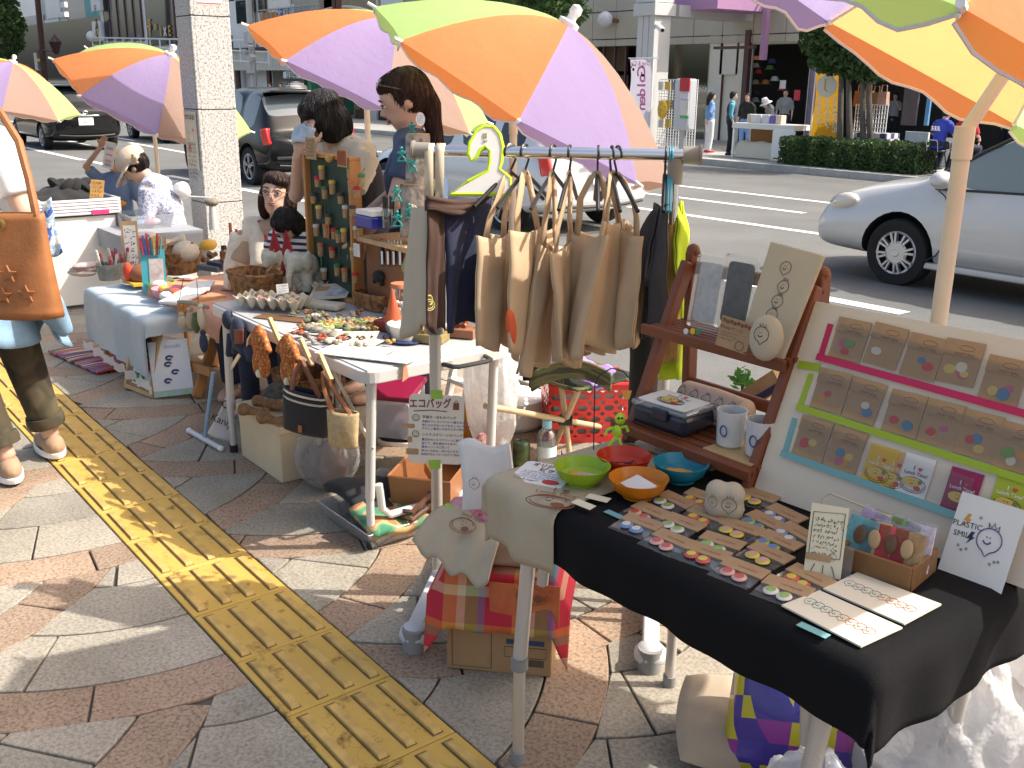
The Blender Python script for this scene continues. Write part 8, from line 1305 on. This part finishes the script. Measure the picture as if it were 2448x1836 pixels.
TP,TG,TB=MT('tape_pink',(.55,.015,.10),.1,.5),MT('tape_lime',(.36,.50,.02),.1,.5),MT('tape_aqua',(.22,.48,.50),.1,.5,alpha=.85)
tape((460,275),(390,500),.013,TP,.0012);tape((360,500),(1900,925),.014,TP,.0062);tape((325,622),(245,850),.012,TG,.0012);tape((220,848),(1900,1390),.014,TG,.0062);tape((210,930),(140,1170),.012,TB,.0012);tape((112,1170),(1400,1635),.014,TB,.0062);tape((232,555),(385,580),.016,TG,.0012)
for a,c,hgt in(((470,430),(1900,820),.05),((330,760),(1900,1270),.05),((210,1090),(1400,1540),.05)):A_,C_=bw(*a,.0072),bw(*c,.0072);b=MB();b.add([A_-BY*.012,C_-BY*.012,C_+BY*hgt,A_+BY*hgt],[(0,1,2,3)]);b.build('clear_pocket',MG('pocket_film',(.97,.97,.97),.0,.2,base=(.8,.78,.75),bmix=.03),dbn,smooth=False,world=True)
STK=[M('stk_%d'%i,c,.6)for i,c in enumerate(((.55,.42,.12),(.5,.06,.05),(.08,.20,.32),(.16,.30,.06),(.6,.55,.45),(.45,.12,.20),(.55,.25,.05)))]
prow=[(590,385),(840,430),(1100,505),(1360,545),(1660,670),(460,740),(690,810),(970,900),(1230,970),(1490,1050),(1760,1140),(330,1075),(560,1150)];rw=['upper','middle','lower'];od=['first','second','third','fourth','fifth','sixth']
rs=random.Random(5)
for i,(x,y)in enumerate(prow):
 r_=0 if i<5 else 1 if i<11 else 2;q=bw(x,y,.0040);T=frame(q,BX,BY)@rot('Z',rs.uniform(-3,1));t=thing('sticker_pack','%s kraft sticker pack from the left in the %s row of the display board'%(od[i-(0,5,11)[r_]],rw[r_]),'sticker pack',q,0,'sticker packs on the board');slab(T,.070,.082,.0016).build('pack',M('pack_kraft',(.40,.26,.14),.85,var=.1,vs=20),t,smooth=False,world=True);slab(T@tr(0,.027,.0016),.072,.030,.0014).build('header',KRAFT,t,smooth=False,world=True);text('CRAFT SEAL',.0068,BRNINK,t,T@tr(.004,.016,.002),bold=.01);stroke(t,T@tr(.006,.028,.0018),arc(0,0,.014,.005),.0004,BRNINK,closed=True)
 for k in range(rs.choice((2,3,4))):a=rs.uniform(0,6.28);b=MB();rr_=rs.uniform(.008,.012);b.prism(arc(.015*math.cos(a+k*1.8),-.016+.009*math.sin(a+k*1.8),rr_,rr_*rs.uniform(.7,1),0,360,9)[:-1],0,.0006+.0003*k,T@tr(0,0,.0002));b.build('sticker',STK[rs.randrange(7)],t,smooth=False,world=True)
for i,(x,y,c,wd,nm)in enumerate(((800,1262,(.66,.42,.02),SIGW,'yellow'),(905,1300,(.62,.26,.04),SIGW,'orange'),(1050,1330,(.72,.71,.68),M('ink_plum',(.2,.03,.08),.7),'white'),(1372,1435,(.30,.01,.08),SIGW,'maroon'),(1705,1475,(.38,.44,.02),SIGW,'lime'))):
 q=bw(x,y,.0035-.0008*(i==1));T=frame(q,BX,BY);t=thing('lunch_card',nm+' I love Lunch Time card with a smiling plate on the display board','card',q,0,'lunch time cards');slab(T,.058,.076,.0016).build('card',M('card_'+nm,c,.6),t,smooth=False,world=True);plate_print(t,T@tr(0,-.018,.0006),.72,cols=(M('rice_yellow',(.68,.48,.10),.6),REDINK,M('leaf_green',(.2,.22,.12),.6)),word=wd)
def z5(x,y):return(1748+x/2.4186,1150+y/2.4186)
ps_=thing('plastic_smile_print','white sheet with a drawn balloon lettered Plastic Smile, at right','print',n_(2340,1420));q=WN(*z5(1440,370),BO+BNn*.035,BNn);T=frame(q,BX,BY)@rot('Z',0);slab(T,.112,.160,.001).build('sheet',PAPER,ps_,smooth=False,world=True);balloon(ps_,T@tr(.012,.012,.001),.021,M('ink_violet',(.09,.04,.16),.6));text('PLASTIC',.014,INK,ps_,T@tr(-.030,.026,.001)@rot('Z',4),bold=.0);text('SMILE',.014,INK,ps_,T@tr(-.032,.008,.001)@rot('Z',4))
for x,y,c in((-.034,.034,'pick_orange'),(-.02,.006,'stripe_navy')):b=MB();b.prism([(0,.012),(.006,.012),(.003,.003),(.008,.003),(-.004,-.012),(0,-.001),(-.005,-.001)],0,.0004,T@tr(x,y,.0003));b.build('bolt',MATS[c],ps_,smooth=False,world=True)
for x,y in((-.035,-.012),(-.028,-.018),(-.02,-.014),(.036,-.018),(.024,-.026),(-.012,.045),(.03,-.02)):stroke(ps_,T@tr(x,y,.0008),[(.003*math.cos(k*2.513),.003*math.sin(k*2.513))for k in range(5)],.0004,INK,'star',True)
tr_=thing('wooden_tray','brown wooden tray holding spoon packets on the near table','tray',n_(2120,1400));q0,q1,q2=n_(*z5(625,500)),n_(*z5(1030,640)),n_(*z5(1195,560));ex=(q1-q0).normalized();ey=V((-ex.y,ex.x,0));L_,D_=(q1-q0).length,.105;WT=M('tray_wood',(.20,.095,.03),.55,var=.2,vs=8)
for o_,d,L in((q0,ex,L_),(q0+ey*D_,ex,L_),(q0,ey,D_),(q1,ey,D_)):b=MB();b.bar(o_+V((0,0,.022)),o_+d*L+V((0,0,.022)),.008,.044);b.build('side',WT,tr_,smooth=False,world=True,bevel=.002)
b=MB();b.add([q0+V((0,0,.004)),q1+V((0,0,.004)),q1+ey*D_+V((0,0,.004)),q0+ey*D_+V((0,0,.004))],[(0,1,2,3)]);b.build('bottom',WT,tr_,smooth=False,world=True)
pk_=[(.12,.30,.32),(.50,.30,.14),(.50,.05,.07),(.30,.18,.08),(.42,.30,.42),(.55,.50,.2),(.2,.4,.15),(.6,.5,.55)]
for i in range(8):q=q0+ex*(L_*(.14+.72*(i%4)/3.2))+ey*(.028+.042*(i//4))+V((0,0,.05));T=frame(q,ex,V((0,0,1))+ey*.35)@rot('Z',rs.uniform(-8,8));t=thing('spoon_packet','%s printed packet in the %s row of the wooden tray'%(['teal dotted','kraft','red dotted','brown','lilac','yellow','green','pink'][i],['front','back'][i//4]),'packet',q,0,'packets in the wooden tray');slab(T,.052,.080,.004).build('paper',M('packet_%d'%i,pk_[i],.6,col2=tuple(min(1,v*1.7)for v in pk_[i]),vs=90),t,smooth=False,world=True);slab(T@tr(0,.002,-.005),.058,.088,.001).build('sleeve',CLEAR,t,smooth=False,world=True);b=MB();b.T=T@tr(0,.01,.004);b.ell((0,0,0),(.011,.017,.002),12,6);b.build('wooden_spoon',[WOODD,WOODL][i%2],t,world=True)
b=MB();w0=n_(*z5(480,330));b.tube([w0,w0+V((-.005,.02,.075)),w0+V((.005,.03,.085)),w0+ex*.10+V((0,.03,.075)),w0+ex*.11+V((0,.03,.0))],.0022,6);one(b,'wire_easel',M('wire_cream',(.55,.48,.36),.4),'cream wire easel behind the small sign','easel')
sg=thing('table_sign','cream handwritten sign in a clear acrylic stand before the wooden tray','sign',n_(1960,1370));T=frame(n_(*z5(490,540))+V((.005,.012,.062)),V((.8,.45,0)),V((-.08,.22,1)));slab(T,.062,.125,.0016).build('card',CREAMP,sg,smooth=False,world=True);stroke(sg,T@tr(0,.012,.0006),[(-.026,-.045),(.026,-.04),(.026,.04),(-.026,.036)],.0006,INK,closed=True);scribble(sg,T@tr(0,.036,.0008),7,.044,.010,INK,15);balloon(sg,T@tr(.014,-.026,.0008),.006);slab(T@tr(-.010,-.03,.0015),.042,.012,.001).build('kraft_strip',KRAFT,sg,smooth=False,world=True);slab(T@tr(.012,-.035,-.006),.07,.06,.003).build('acrylic_stand',CLEAR,sg,smooth=False,world=True)
for x in(-.014,.0,.014):stroke(sg,T@tr(x,-.048,.0008),[(0,.006),(x*.5,-.012)],.0006,INK)
for i,c4 in enumerate((((530,630),(730,535),(1215,720),(1000,835)),((290,725),(510,640),(990,855),(750,965)))):
 P_=[n_(*z5(*c),.002)for c in c4];b=MB();b.add(P_+[p+V((0,0,.003))for p in P_],[(3,2,1,0),(4,5,6,7)]+[(k,(k+1)%4,4+(k+1)%4,4+k)for k in range(4)]);t=one(b,'balloon_print',M('print_cream',(.68,.64,.52),.6),['rear','front'][i]+' cream print with a row of coloured balloons on the black cloth','print','balloon prints',smooth=False);dx=(P_[3]-P_[0]).normalized();dy=(P_[1]-P_[0]).normalized()
 for k in range(8):q=P_[0].lerp(P_[3],.12+.105*k)+(P_[1]-P_[0])*.52+V((0,0,.0036));balloon(t,frame(q,dx,dy),.010,M('blln_%d'%k,[(.18,.28,.30),(.12,.22,.32),(.10,.25,.28),(.12,.2,.22),(.5,.22,.06),(.5,.10,.06),(.45,.08,.06),(.35,.08,.08)][k],.7),crown=False)
for i,(x,y)in enumerate((z5(475,855),(1300+475/2.765,1100+355/2.765))):T=frame(n_(x,y+2,.001),V((1,.05,0)),V((0,1,0)));one(slab(T,.052,.016,.001),'blue_tape',TB,['strip of pale blue tape in front of the prints','strip of pale blue tape by the orange bowl'][i],'tape',smooth=False)
bdg=[(880,255),(1065,232),(1185,300),(1425,222),(1605,345),(715,325),(930,402),(1090,350),(1470,390),(1310,432),(655,400),(862,512),(1182,525),(1085,592),(1565,522),(1500,605),(1690,470),(1330,705),(1615,825),(1765,757)]
bc=[(.62,.60,.56),(.5,.08,.06),(.25,.42,.10),(.62,.48,.06),(.14,.24,.45),(.6,.35,.3)]
for i,(x,y)in enumerate(bdg):
 q=n_(1300+x/2.765,1100+y/2.765,.006);T=frame(q,V((1,.02,0)),V((-.02,1,.10)))@rot('Z',rs.uniform(-15,11));t=thing('badge_pack','kraft topped badge pack, %s in row %s of the badges from the bowls'%(['front','middle','back'][i%3],['one','two','three','four','five','six','seven'][i//3]),'badge pack',q,0,'badge packs on the black cloth');slab(T,.084,.034,.004).build('header',KRAFT,t,smooth=False,world=True,bevel=.001);slab(T@tr(0,-.036,-.001),.080,.048,.003).build('film',CLEAR,t,smooth=False,world=True);text('CAN BADGE',.0068,BRNINK,t,T@tr(.008,-.004,.0006))
 for k in range(2):b=MB();b.lathe([(0,.004),(.010,.0035),(.0135,.001),(.0135,0)],16,T@tr(-.014+.026*k,-.034-.004*k,.0015));bb_=b.build('badge',M('badge_%d'%(i%6),bc[i%6],.25,coat=.5),t,world=True);b=MB();b.lathe([(0,.0046),(.0085,.0042)],12,T@tr(-.014+.026*k,-.034-.004*k,.0015));b.build('badge_face',M('badge_%d'%((i+2)%6),bc[(i+2)%6],.25,coat=.5),bb_,world=True)
PLAID=ramp_mat('plaid',lambda nt,co,b:(lambda sx:mixc(nt,.5,ramp(nt,sx('X',5.5),[(0,(.50,.02,.03)),(.3,(.62,.24,.04)),(.5,(.60,.50,.28)),(.62,(.10,.26,.06)),(.8,(.05,.16,.30)),(.9,(.50,.02,.04))],True),ramp(nt,sx('Z',6.),[(0,(.45,.02,.05)),(.4,(.60,.45,.30)),(.55,(.50,.03,.05)),(.75,(.08,.2,.1)),(.88,(.55,.2,.03))],True)))(lambda ax,s:(lambda m1:(nt.links.new((lambda sp_,mp:(nt.links.new(co,mp.inputs['Vector']),mp.inputs['Rotation'].__setattr__('default_value',(0,0,-.764)),nt.links.new(mp.outputs[0],sp_.inputs[0]),sp_.outputs[ax])[3])(_n(nt,'ShaderNodeSeparateXYZ'),_n(nt,'ShaderNodeMapping')),m1.inputs[0]),m1.inputs[1].__setattr__('default_value',s),(lambda fr2:(nt.links.new(m1.outputs[0],fr2.inputs[0]),fr2.outputs[0])[1])(_n(nt,'ShaderNodeMath',operation='FRACT')))[2])(_n(nt,'ShaderNodeMath',operation='MULTIPLY'))),.9)
mb=thing('mineral_water_carton','brown corrugated carton with printed panels under the folded towels','carton',(-1.9,1.5,0));c0,c1=W(1068,1597),W(1318,1620);ex=(c1-c0).normalized();ey=V((-ex.y,ex.x,0));L_=(c1-c0).length;D_,H_=.26,.285;T=MX((ex,ey,V((0,0,1)))).transposed().to_4x4();T.translation=c0;b=MB();b.T=T;b.box((L_/2,D_/2,H_/2),(L_,D_,H_));b.build('carton',CARD,mb,smooth=False,world=True,bevel=.004);F=T@frame((L_/2,-.0005,H_/2),(1,0,0),(0,0,1));DKI=M('ink_carton',(.10,.07,.05),.8);BLI=M('ink_carton_blue',(.03,.06,.14),.8)
text('MWE',.030,BLI,mb,F@tr(-.09,.105,.001),bold=.03)
for y,s_ in((.078,'軽量'),(.060,'環境')):text(s_,.013,DKI,mb,F@tr(-.05,y,.001))
text('ペットボトル',.014,DKI,mb,F@tr(-.075,.042,.001),bold=.02);text('天然水',.030,BLI,mb,F@tr(-.07,.004,.001),bold=.02)
for x,y,w,h,m_ in((.07,-.015,.10,.016,BLI),(.07,-.045,.10,.014,BLI),(.085,-.105,.07,.020,DKI)):slab(F@tr(x,y,.001),w,h,.0006).build('print_bar',m_,mb,smooth=False,world=True)
for pts in([(-.125,-.13),(-.02,-.13),(-.02,.055),(-.125,.055)],[(.015,.02),(.125,.02),(.125,.10),(.015,.10)],[(.015,-.09),(.125,-.09),(.125,-.06),(.015,-.06)]):stroke(mb,F@tr(0,0,.0006),pts,.0009,DKI,'print_frame',True)
b=MB();b.T=T
b.grid(lambda u,v:(lambda x,y:V((x,y,H_+.006-(max(0,-y)*.9+max(0,x-L_)*.9+max(0,-x)*.8)+.004*math.sin(x*50)))+V((-max(0,x-L_)*.55-min(0,x)*.5,max(0,-y)*.82,0))+V((0,-.02*min(1,max(0,-y)*8),0)))(-.10+(L_+.20)*u,-.16+(D_+.16)*v),40,30);one(b,'plaid_cloth',PLAID,'red, green and blue plaid cloth spread over the carton','cloth',solid=.003,ang=180)
b=MB();b.T=T@tr(L_*.50,-.033,H_-.045);b.grid(lambda u,v:V((-.02+.18*u,-.004*math.sin(u*6),.045-.12*v)),10,10);t=one(b,'red_towel',M('towel_red_check',(.52,.04,.03),.9,col2=(.60,.34,.10),vs=4),'red checked towel with a plate print hanging in front of the carton','towel',solid=.003);plate_print(t,T@tr(L_*.5+.09,-.04,H_-.03)@frame((0,0,0),(1,0,0),(0,0,1)),1.2)
t=thing('folded_linen_towel','natural linen towel with a plate print lying on the pile by the carton','towel',c0+V((0,0,H_)));P_=[W(1075,1205,.40),W(1205,1265,.40),W(1165,1385,.34),W(985,1300,.345)];b=MB();b.grid(lambda u,v:P_[0].lerp(P_[1],u).lerp(P_[3].lerp(P_[2],u),v)+V((0,0,.012*math.sin(u*4+v*2)+.02*math.sin(math.pi*v)-.03*v*v*math.sin(u*9)**2)),16,16);b.build('cloth',LIN,t,world=True,solid=.005,ang=180);plate_print(t,frame((P_[0]+P_[1]+P_[2]+P_[3])/4+V((0,0,.035)),P_[1]-P_[0],P_[0]-P_[3]),1.25);slab(frame(P_[0].lerp(P_[3],.3)+V((.02,.02,.03)),P_[1]-P_[0],P_[0]-P_[3]),.03,.012,.001).build('green_tape',MATS['tape_green'],t,smooth=False,world=True)
P_=[W(1090,1195,.41),W(1190,1215,.41),W(1230,1285,.39),W(1060,1225,.39)];b=MB();b.grid(lambda u,v:P_[0].lerp(P_[1],u).lerp(P_[3].lerp(P_[2],u),v)+V((0,0,.012*math.sin(u*3))),8,8);one(b,'pink_plaid_towel',M('plaid_pink',(.52,.06,.14),.9,col2=(.62,.40,.40),vs=9),'folded pink plaid towel on top of the pile by the carton','towel',solid=.02)
b=MB();q=W(1160,1210,.42);b.grid(lambda u,v:q+V((-.05+.10*u+.02*math.sin(v*3),-.05+.09*u,.18-.24*v+.01*math.sin(u*7))),10,14);t=one(b,'white_drawstring_bag',WHT_C,'white cotton bag with a drawing hanging by the left table end','bag',solid=.02);balloon(t,frame(q+V((.012,-.045,.08)),(.74,.66,0),(0,0,1)),.014)
b=MB();b.box(T@V((L_/2,D_/2,H_+.045)),(.22,.2,.07),rot('Z',math.degrees(math.atan2(ex.y,ex.x))));one(b,'towel_stack',M('stack_cloth',(.46,.38,.28),.9,col2=(.40,.08,.08),vs=9),'stack of folded cloths on the carton','cloth',smooth=False,bevel=.012)
HRL=ramp_mat('harlequin',lambda nt,co,b:(b.inputs['Coat Weight'].__setattr__('default_value',.5),ramp(nt,(lambda v:(v.inputs['Scale'].__setattr__('default_value',21),v.inputs['Randomness'].__setattr__('default_value',.0),nt.links.new((lambda m_:(nt.links.new(co,m_.inputs['Vector']),m_.inputs['Rotation'].__setattr__('default_value',(.5,.4,.78)),m_.outputs[0])[2])(_n(nt,'ShaderNodeMapping')),v.inputs['Vector']),(lambda s:(nt.links.new(v.outputs['Color'],s.inputs[0]),s.outputs[0])[1])(_n(nt,'ShaderNodeSeparateColor')))[3])(_n(nt,'ShaderNodeTexVoronoi')),[(0,(.05,.03,.30)),(.36,(.60,.52,.02)),(.62,(.30,.03,.30)),(.8,(.06,.04,.34))],True))[1],.35)
hb2=thing('harlequin_bag','purple, yellow and blue harlequin plastic bag under the near table','bag',W(1890,1760));q=W(1895,1695,.16);T=frame(q,V((.86,.5,0)),V((-.22,.30,.93)));tote(hb2,T,.27,.29,.07,HRL,tap=1.05)
cp_=thing('cream_pillow','cream pillow leaning against the harlequin bag on the paving','pillow',W(1760,1800));T=frame(W(1760,1775,.06)+V((-.02,.07,0)),V((.75,.66,-.05)),V((-.55,.55,.30)));b=MB();b.T=T
for s in(-1,1):b.grid(lambda u,v:(lambda x,y:V((.17*x*(1-.10*y*y),.13*y*(1-.10*x*x),s*.045*(max(0,(1-x**4)*(1-y**4)))**.5+.004*nz((x*4,y*4,s)))))(2*u-1,2*v-1),26,22)
b.build('pad',M('pillow_cream',(.46,.37,.27),.9,var=.06,bump=.3,bs=60),cp_,world=True,ang=180)
sack('large white carrier bag standing under the right end of the near table',(-.86,1.84,0),.17,.15,.44,BAGP,4,True,[(.6,.6,.62),(.45,.3,.4)]);sack('crumpled clear carrier bag at the bottom edge under the near table',(-.93,1.52,0),.12,.10,.22,MT('carrier_thin',(.75,.77,.80),.4,.3,alpha=.7),6,False,[(.45,.52,.62),(.6,.6,.6)]);sack('white carrier bag in the sun behind the right table leg',(-.66,2.05,0),.17,.16,.5,BAGP,9,True)
b=MB();b.ell((-.86,1.63,.09),(.07,.05,.09),12,8);one(b,'blue_packet',M('packet_blue',(.02,.10,.42),.4),'bright blue packet beside the clear carrier bag','packet')
def far(x,y,dz=0.):d=ray(x,y);return CAM+d*((FP+dz-CH)/d.z)
gb_=thing('golden_banner','white banner seen from behind with reversed pink lettering Golden','banner',far(1560,370));Yb=19.6;x0,x1,z0,z1=rect(1503,142,1556,300,Yb);b=MB();b.grid(lambda u,v:V((x0+(x1-x0)*u+.06*v,Yb+.05*math.sin(u*5+v*6),z1-(z1-z0)*v)),8,20);b.build('cloth',MT('banner_white',(.66,.64,.74),.4),gb_,world=True);b=MB();b.cyl((x1+.03,Yb,FP),(x1+.03,Yb,z1+.05),.02);b.build('pole',WPL,gb_,world=True);b=MB();b.cyl((x0-.05,Yb,z1+.03),(x1+.2,Yb,z1+.03),.012);b.build('cross_bar',WPL,gb_,world=True)
PKI=M('letter_pink',(.62,.18,.38),.6);fm=lambda px,py,Y:frame(WY(px,py,Y),(-1,0,0),(0,0,1))@rot('Y',180)@MX.Diagonal((-1,1,1,1))
for i,c in enumerate('Golden'):text(c,.42,PKI,gb_,tr(WY(1534,170+17*i,Yb-.08))@rot('X',90)@MX.Diagonal((-1,1,1,1))@rot('Z',-90),bold=.02)
text('Dog & Cat',.16,PKI,gb_,tr(WY(1530,152,Yb-.08))@rot('X',90)@MX.Diagonal((-1,1,1,1)),bold=.01)
for dx,dz in((0,0),(-.07,.06),(-.02,.11),(.06,.10)):b=MB();b.ell(WY(1514,166,Yb-.08)+V((dx,0,dz)),(.045 if not dx else .022,.01,.04 if not dx else .025),10,6);b.build('paw_mark',INK,gb_,world=True)
yb_=thing('yellow_banner','tall yellow banner with white reversed lettering and a round emblem','banner',far(1975,375));Yb=20.4;x0,x1,z0,z1=rect(1943,176,2012,340,Yb);b=MB();b.grid(lambda u,v:V((x0+(x1-x0)*u+.05*v,Yb+.05*math.sin(u*4+v*5),z1-(z1-z0)*v*(1-.03*math.sin(u*3.1)))),8,20);b.build('cloth',MT('banner_yellow',(.60,.33,.02),.4),yb_,world=True);b=MB();b.cyl((x0,Yb,FP),(x0,Yb,z1+.15),.02);b.build('pole',WPL,yb_,world=True);b=MB();b.cyl((x0-.03,Yb,z1+.02),(x1+.03,Yb,z1+.06),.012);b.build('cross_bar',WPL,yb_,world=True)
b=MB();b.prism(arc(0,0,.27,.25,0,360,24)[:-1],0,.01,frame(WY(1977,205,Yb-.09),(1,0,0),(0,0,1)));b.build('round_emblem',M('emblem_cream',(.70,.66,.56),.6),yb_,smooth=False,world=True);stroke(yb_,frame(WY(1972,205,Yb-.1),(1,0,0),(0,0,1)),[(0,.15),(0,-.08),(.08,-.12)],.02,GOLD,'emblem_note')
for x,s_ in((1958,'やまぐち'),(1978,'ミュージック'),(1996,'フェスティバル')):
 for i,c in enumerate(s_):text(c,.17,SIGW,yb_,tr(WY(x,240+(12 if len(s_)>5 else 17)*i,Yb-.1))@rot('X',90)@MX.Diagonal((-1,1,1,1)),bold=.02)
st_=thing('white_stall_table','white stall table with cloth covered boxes below across the street','table',far(1830,385));Yb=19.9;x0,x1,z0,z1=rect(1750,298,1900,312,Yb);b=MB();b.box(((x0+x1)/2,Yb+.35,z1-.05),(x1-x0,.7,.12));b.build('top',PW if 'PW'in globals()else WHI,st_,smooth=False,world=True)
for x in(x0+.05,x0+(x1-x0)*.68,x1-.03):
 for y in(Yb+.03,Yb+.66):b=MB();b.box((x,y,(FP+z1)/2-.06),(.05,.05,z1-FP-.12));b.build('leg',WPL,st_,smooth=False,world=True)
b=MB();b.box((x0+(x1-x0)*.84,Yb+.01,(FP+z1)/2),((x1-x0)*.30,.03,z1-FP-.15));b.build('end_panel',WHI,st_,smooth=False,world=True);b=MB();b.box((x0+(x1-x0)*.35,Yb+.66,(FP+z1)/2),((x1-x0)*.62,.03,z1-FP-.15));b.build('back_panel',M('wood_panel',(.34,.16,.05),.6),st_,smooth=False,world=True)
b=MB();b.grid(lambda u,v:V((x0+.1+(x1-x0)*.6*u,Yb+.02+.5*v,FP+.02+.38*(1-(2*v-1)**4*.5)*math.sin(math.pi*v)**.3+.03*math.sin(u*14)*v)),24,10);one(b,'dust_sheet',M('sheet_cream',(.60,.55,.44),.9),'cream dust sheet over boxes under the white stall table','sheet')
bs2=thing('blue_folding_stool','small blue folding stool in front of the white stall table','stool',far(1810,380));q=far(1812,378)
for s in(-1,1):b=MB();b.cyl(q+V((s*.16,0,0)),q+V((-s*.14,.05,.34)),.018);b.build('leg',M('stool_blue',(.04,.10,.35),.5),bs2,world=True)
b=MB();b.box(q+V((0,.05,.35)),(.32,.28,.03));b.build('seat',MATS['stool_blue'],bs2,smooth=False,world=True)
for i,(x,c,w)in enumerate(((1795,(.6,.5,.4),.10),(1806,(.7,.68,.66),.16),(1818,(.65,.62,.6),.14),(1835,(.6,.6,.62),.22),(1852,(.15,.12,.4),.16),(1866,(.6,.5,.4),.16))):q=WY(x,296,Yb+.3);b=MB();b.box(V((q.x,Yb+.3,z1+.01+.11)),(w,.2,.20));one(b,'stall_item',M('stall_item_%d'%i,c,.7),['tan box','white book stack','pale book stack','white paper bag','violet box','cream bag'][i]+' on the white stall table across the street','goods',smooth=False,bevel=.01)
mr=thing('mesh_rack','white wire mesh rack hung with small goods across the street','rack',far(1620,365));Yb=21.2;x0,x1,z0,z1=rect(1574,190,1664,360,Yb);b=MB()
for k in range(15):b.box((x0+(x1-x0)*k/14,Yb,(FP+z1)/2),(.02,.02,z1-FP))
for k in range(24):b.box(((x0+x1)/2,Yb,FP+.1+(z1-FP-.1)*k/23),(x1-x0,.02,.015))
tag(b.build('wire_mesh',WIRE,mr,smooth=False,world=True),kind='stuff')
for i in range(14):x,y=1580+(i%5)*16,205+(i//5)*45;b=MB();b.box(WY(x,y,Yb-.06),(.16,.04,.22));b.build('hung_goods',M('hung_%d'%(i%5),[(.55,.52,.48),(.5,.36,.05),(.2,.2,.24),(.5,.3,.35),(.3,.36,.2)][i%5],.8),mr,smooth=False,world=True)
ip=thing('information_post','grey information post with a red sign and timetables across the street','sign post',far(1628,362));Yb=20.2;fbox(ip,'cabinet',M('post_grey',(.50,.52,.54),.5),(1610,188,1646,312),Yb,.3,bevel=.05);fbox(ip,'red_sign',M('sign_red2',(.45,.02,.03),.5),(1625,186,1648,218),Yb-.03,.03)
for px,c in(((1626,222,1645,237),(.6,.55,.6)),((1625,240,1645,276),(.62,.58,.54)),((1625,276,1645,283),(.1,.4,.12))):fbox(ip,'timetable',M('tt_%d'%px[1],c,.6),px,Yb-.02,.02)
b=MB();q=WY(1628,330,Yb+.1);b.cyl((q.x,Yb+.15,FP),(q.x,Yb+.15,FP+.6),.09);b.build('post',STEEL,ip,world=True)
b=MB();b.ell(WY(1584,262,20.9),(.17,.1,.26),12,8);one(b,'yellow_bag',M('bag_yellow',(.55,.36,.03),.5,var=.3,vs=12),'yellow printed bag hanging on the mesh rack','bag')
for i,(x,y,c,w,h)in enumerate(((2056,236,(.30,.12,.05),.26,.34),(2075,236,(.34,.18,.06),.26,.34),(2094,238,(.28,.15,.06),.24,.3),(2112,236,(.45,.28,.22),.24,.3))):t=thing('straw_bag',['dark','brown','small tan','pinkish'][i]+' straw handbag standing on the wire shelf across the street','bag',WY(x,y,21.));b=MB();b.box(WY(x,y,21.),(w,.14,h),taper=.85);b.build('bag_body',M('straw_%d'%i,c,.9,var=.3,vs=40),t,smooth=False,world=True);b=MB();q=WY(x,y,21.)+V((0,0,h/2));b.tube([q+V((-.07,0,0)),q+V((-.06,0,.14)),q+V((.06,0,.14)),q+V((.07,0,0))],.012,6);b.build('handle',MATS['straw_%d'%i],t,world=True)
ws2=thing('wire_shelf','white wire display shelf behind the hedge','shelf',WY(2085,330,21.));x0,x1,z0,z1=rect(2044,250,2120,315,20.85);b=MB()
for k in range(13):b.box((x0+(x1-x0)*k/12,20.85,(FP+z1)/2),(.018,.018,z1-FP))
for k in range(9):b.box(((x0+x1)/2,20.85,z0-.2+(z1-z0+.2)*k/8),(x1-x0,.018,.014))
tag(b.build('wire_mesh',WIRE,ws2,smooth=False,world=True),kind='stuff')
gt=thing('gingham_table','table under a dark blue gingham cloth behind the hedge','table',WY(2075,330,20.4));fbox(gt,'cloth_front',ramp_mat('gingham',lambda nt,co,b:ramp(nt,(lambda c:(nt.links.new(co,c.inputs['Vector']),c.inputs['Scale'].__setattr__('default_value',7),c.outputs['Fac'])[2])(_n(nt,'ShaderNodeTexChecker')),[(.4,(.05,.06,.14)),(.6,(.55,.55,.55))],True)),(2040,318,2120,345),20.4,.5,lo=FP)
for i,(px,c,nm)in enumerate((((2213,215,2222,300),(.12,.30,.55),'blue banner'),((2160,315,2215,400),(.62,.62,.62),'white cloth panel'),((2255,330,2300,400),(.6,.6,.6),'pale table front'),((2060,175,2090,200),(.10,.28,.32),'teal goods sign'),((2160,170,2195,300),(.09,.08,.09),'rail of grey clothes'))):o=fbox(None,['blue_banner','cloth_screen','pale_counter','teal_sign','clothes_rail'][i],M('panel_%d'%i,c,.8,var=.12,vs=6),px,21.6+.2*i if i!=1 else 20.3,.06,lo=FP if px[3]>350 else None);tag(o,nm+' among the shop goods across the street at right','panel')
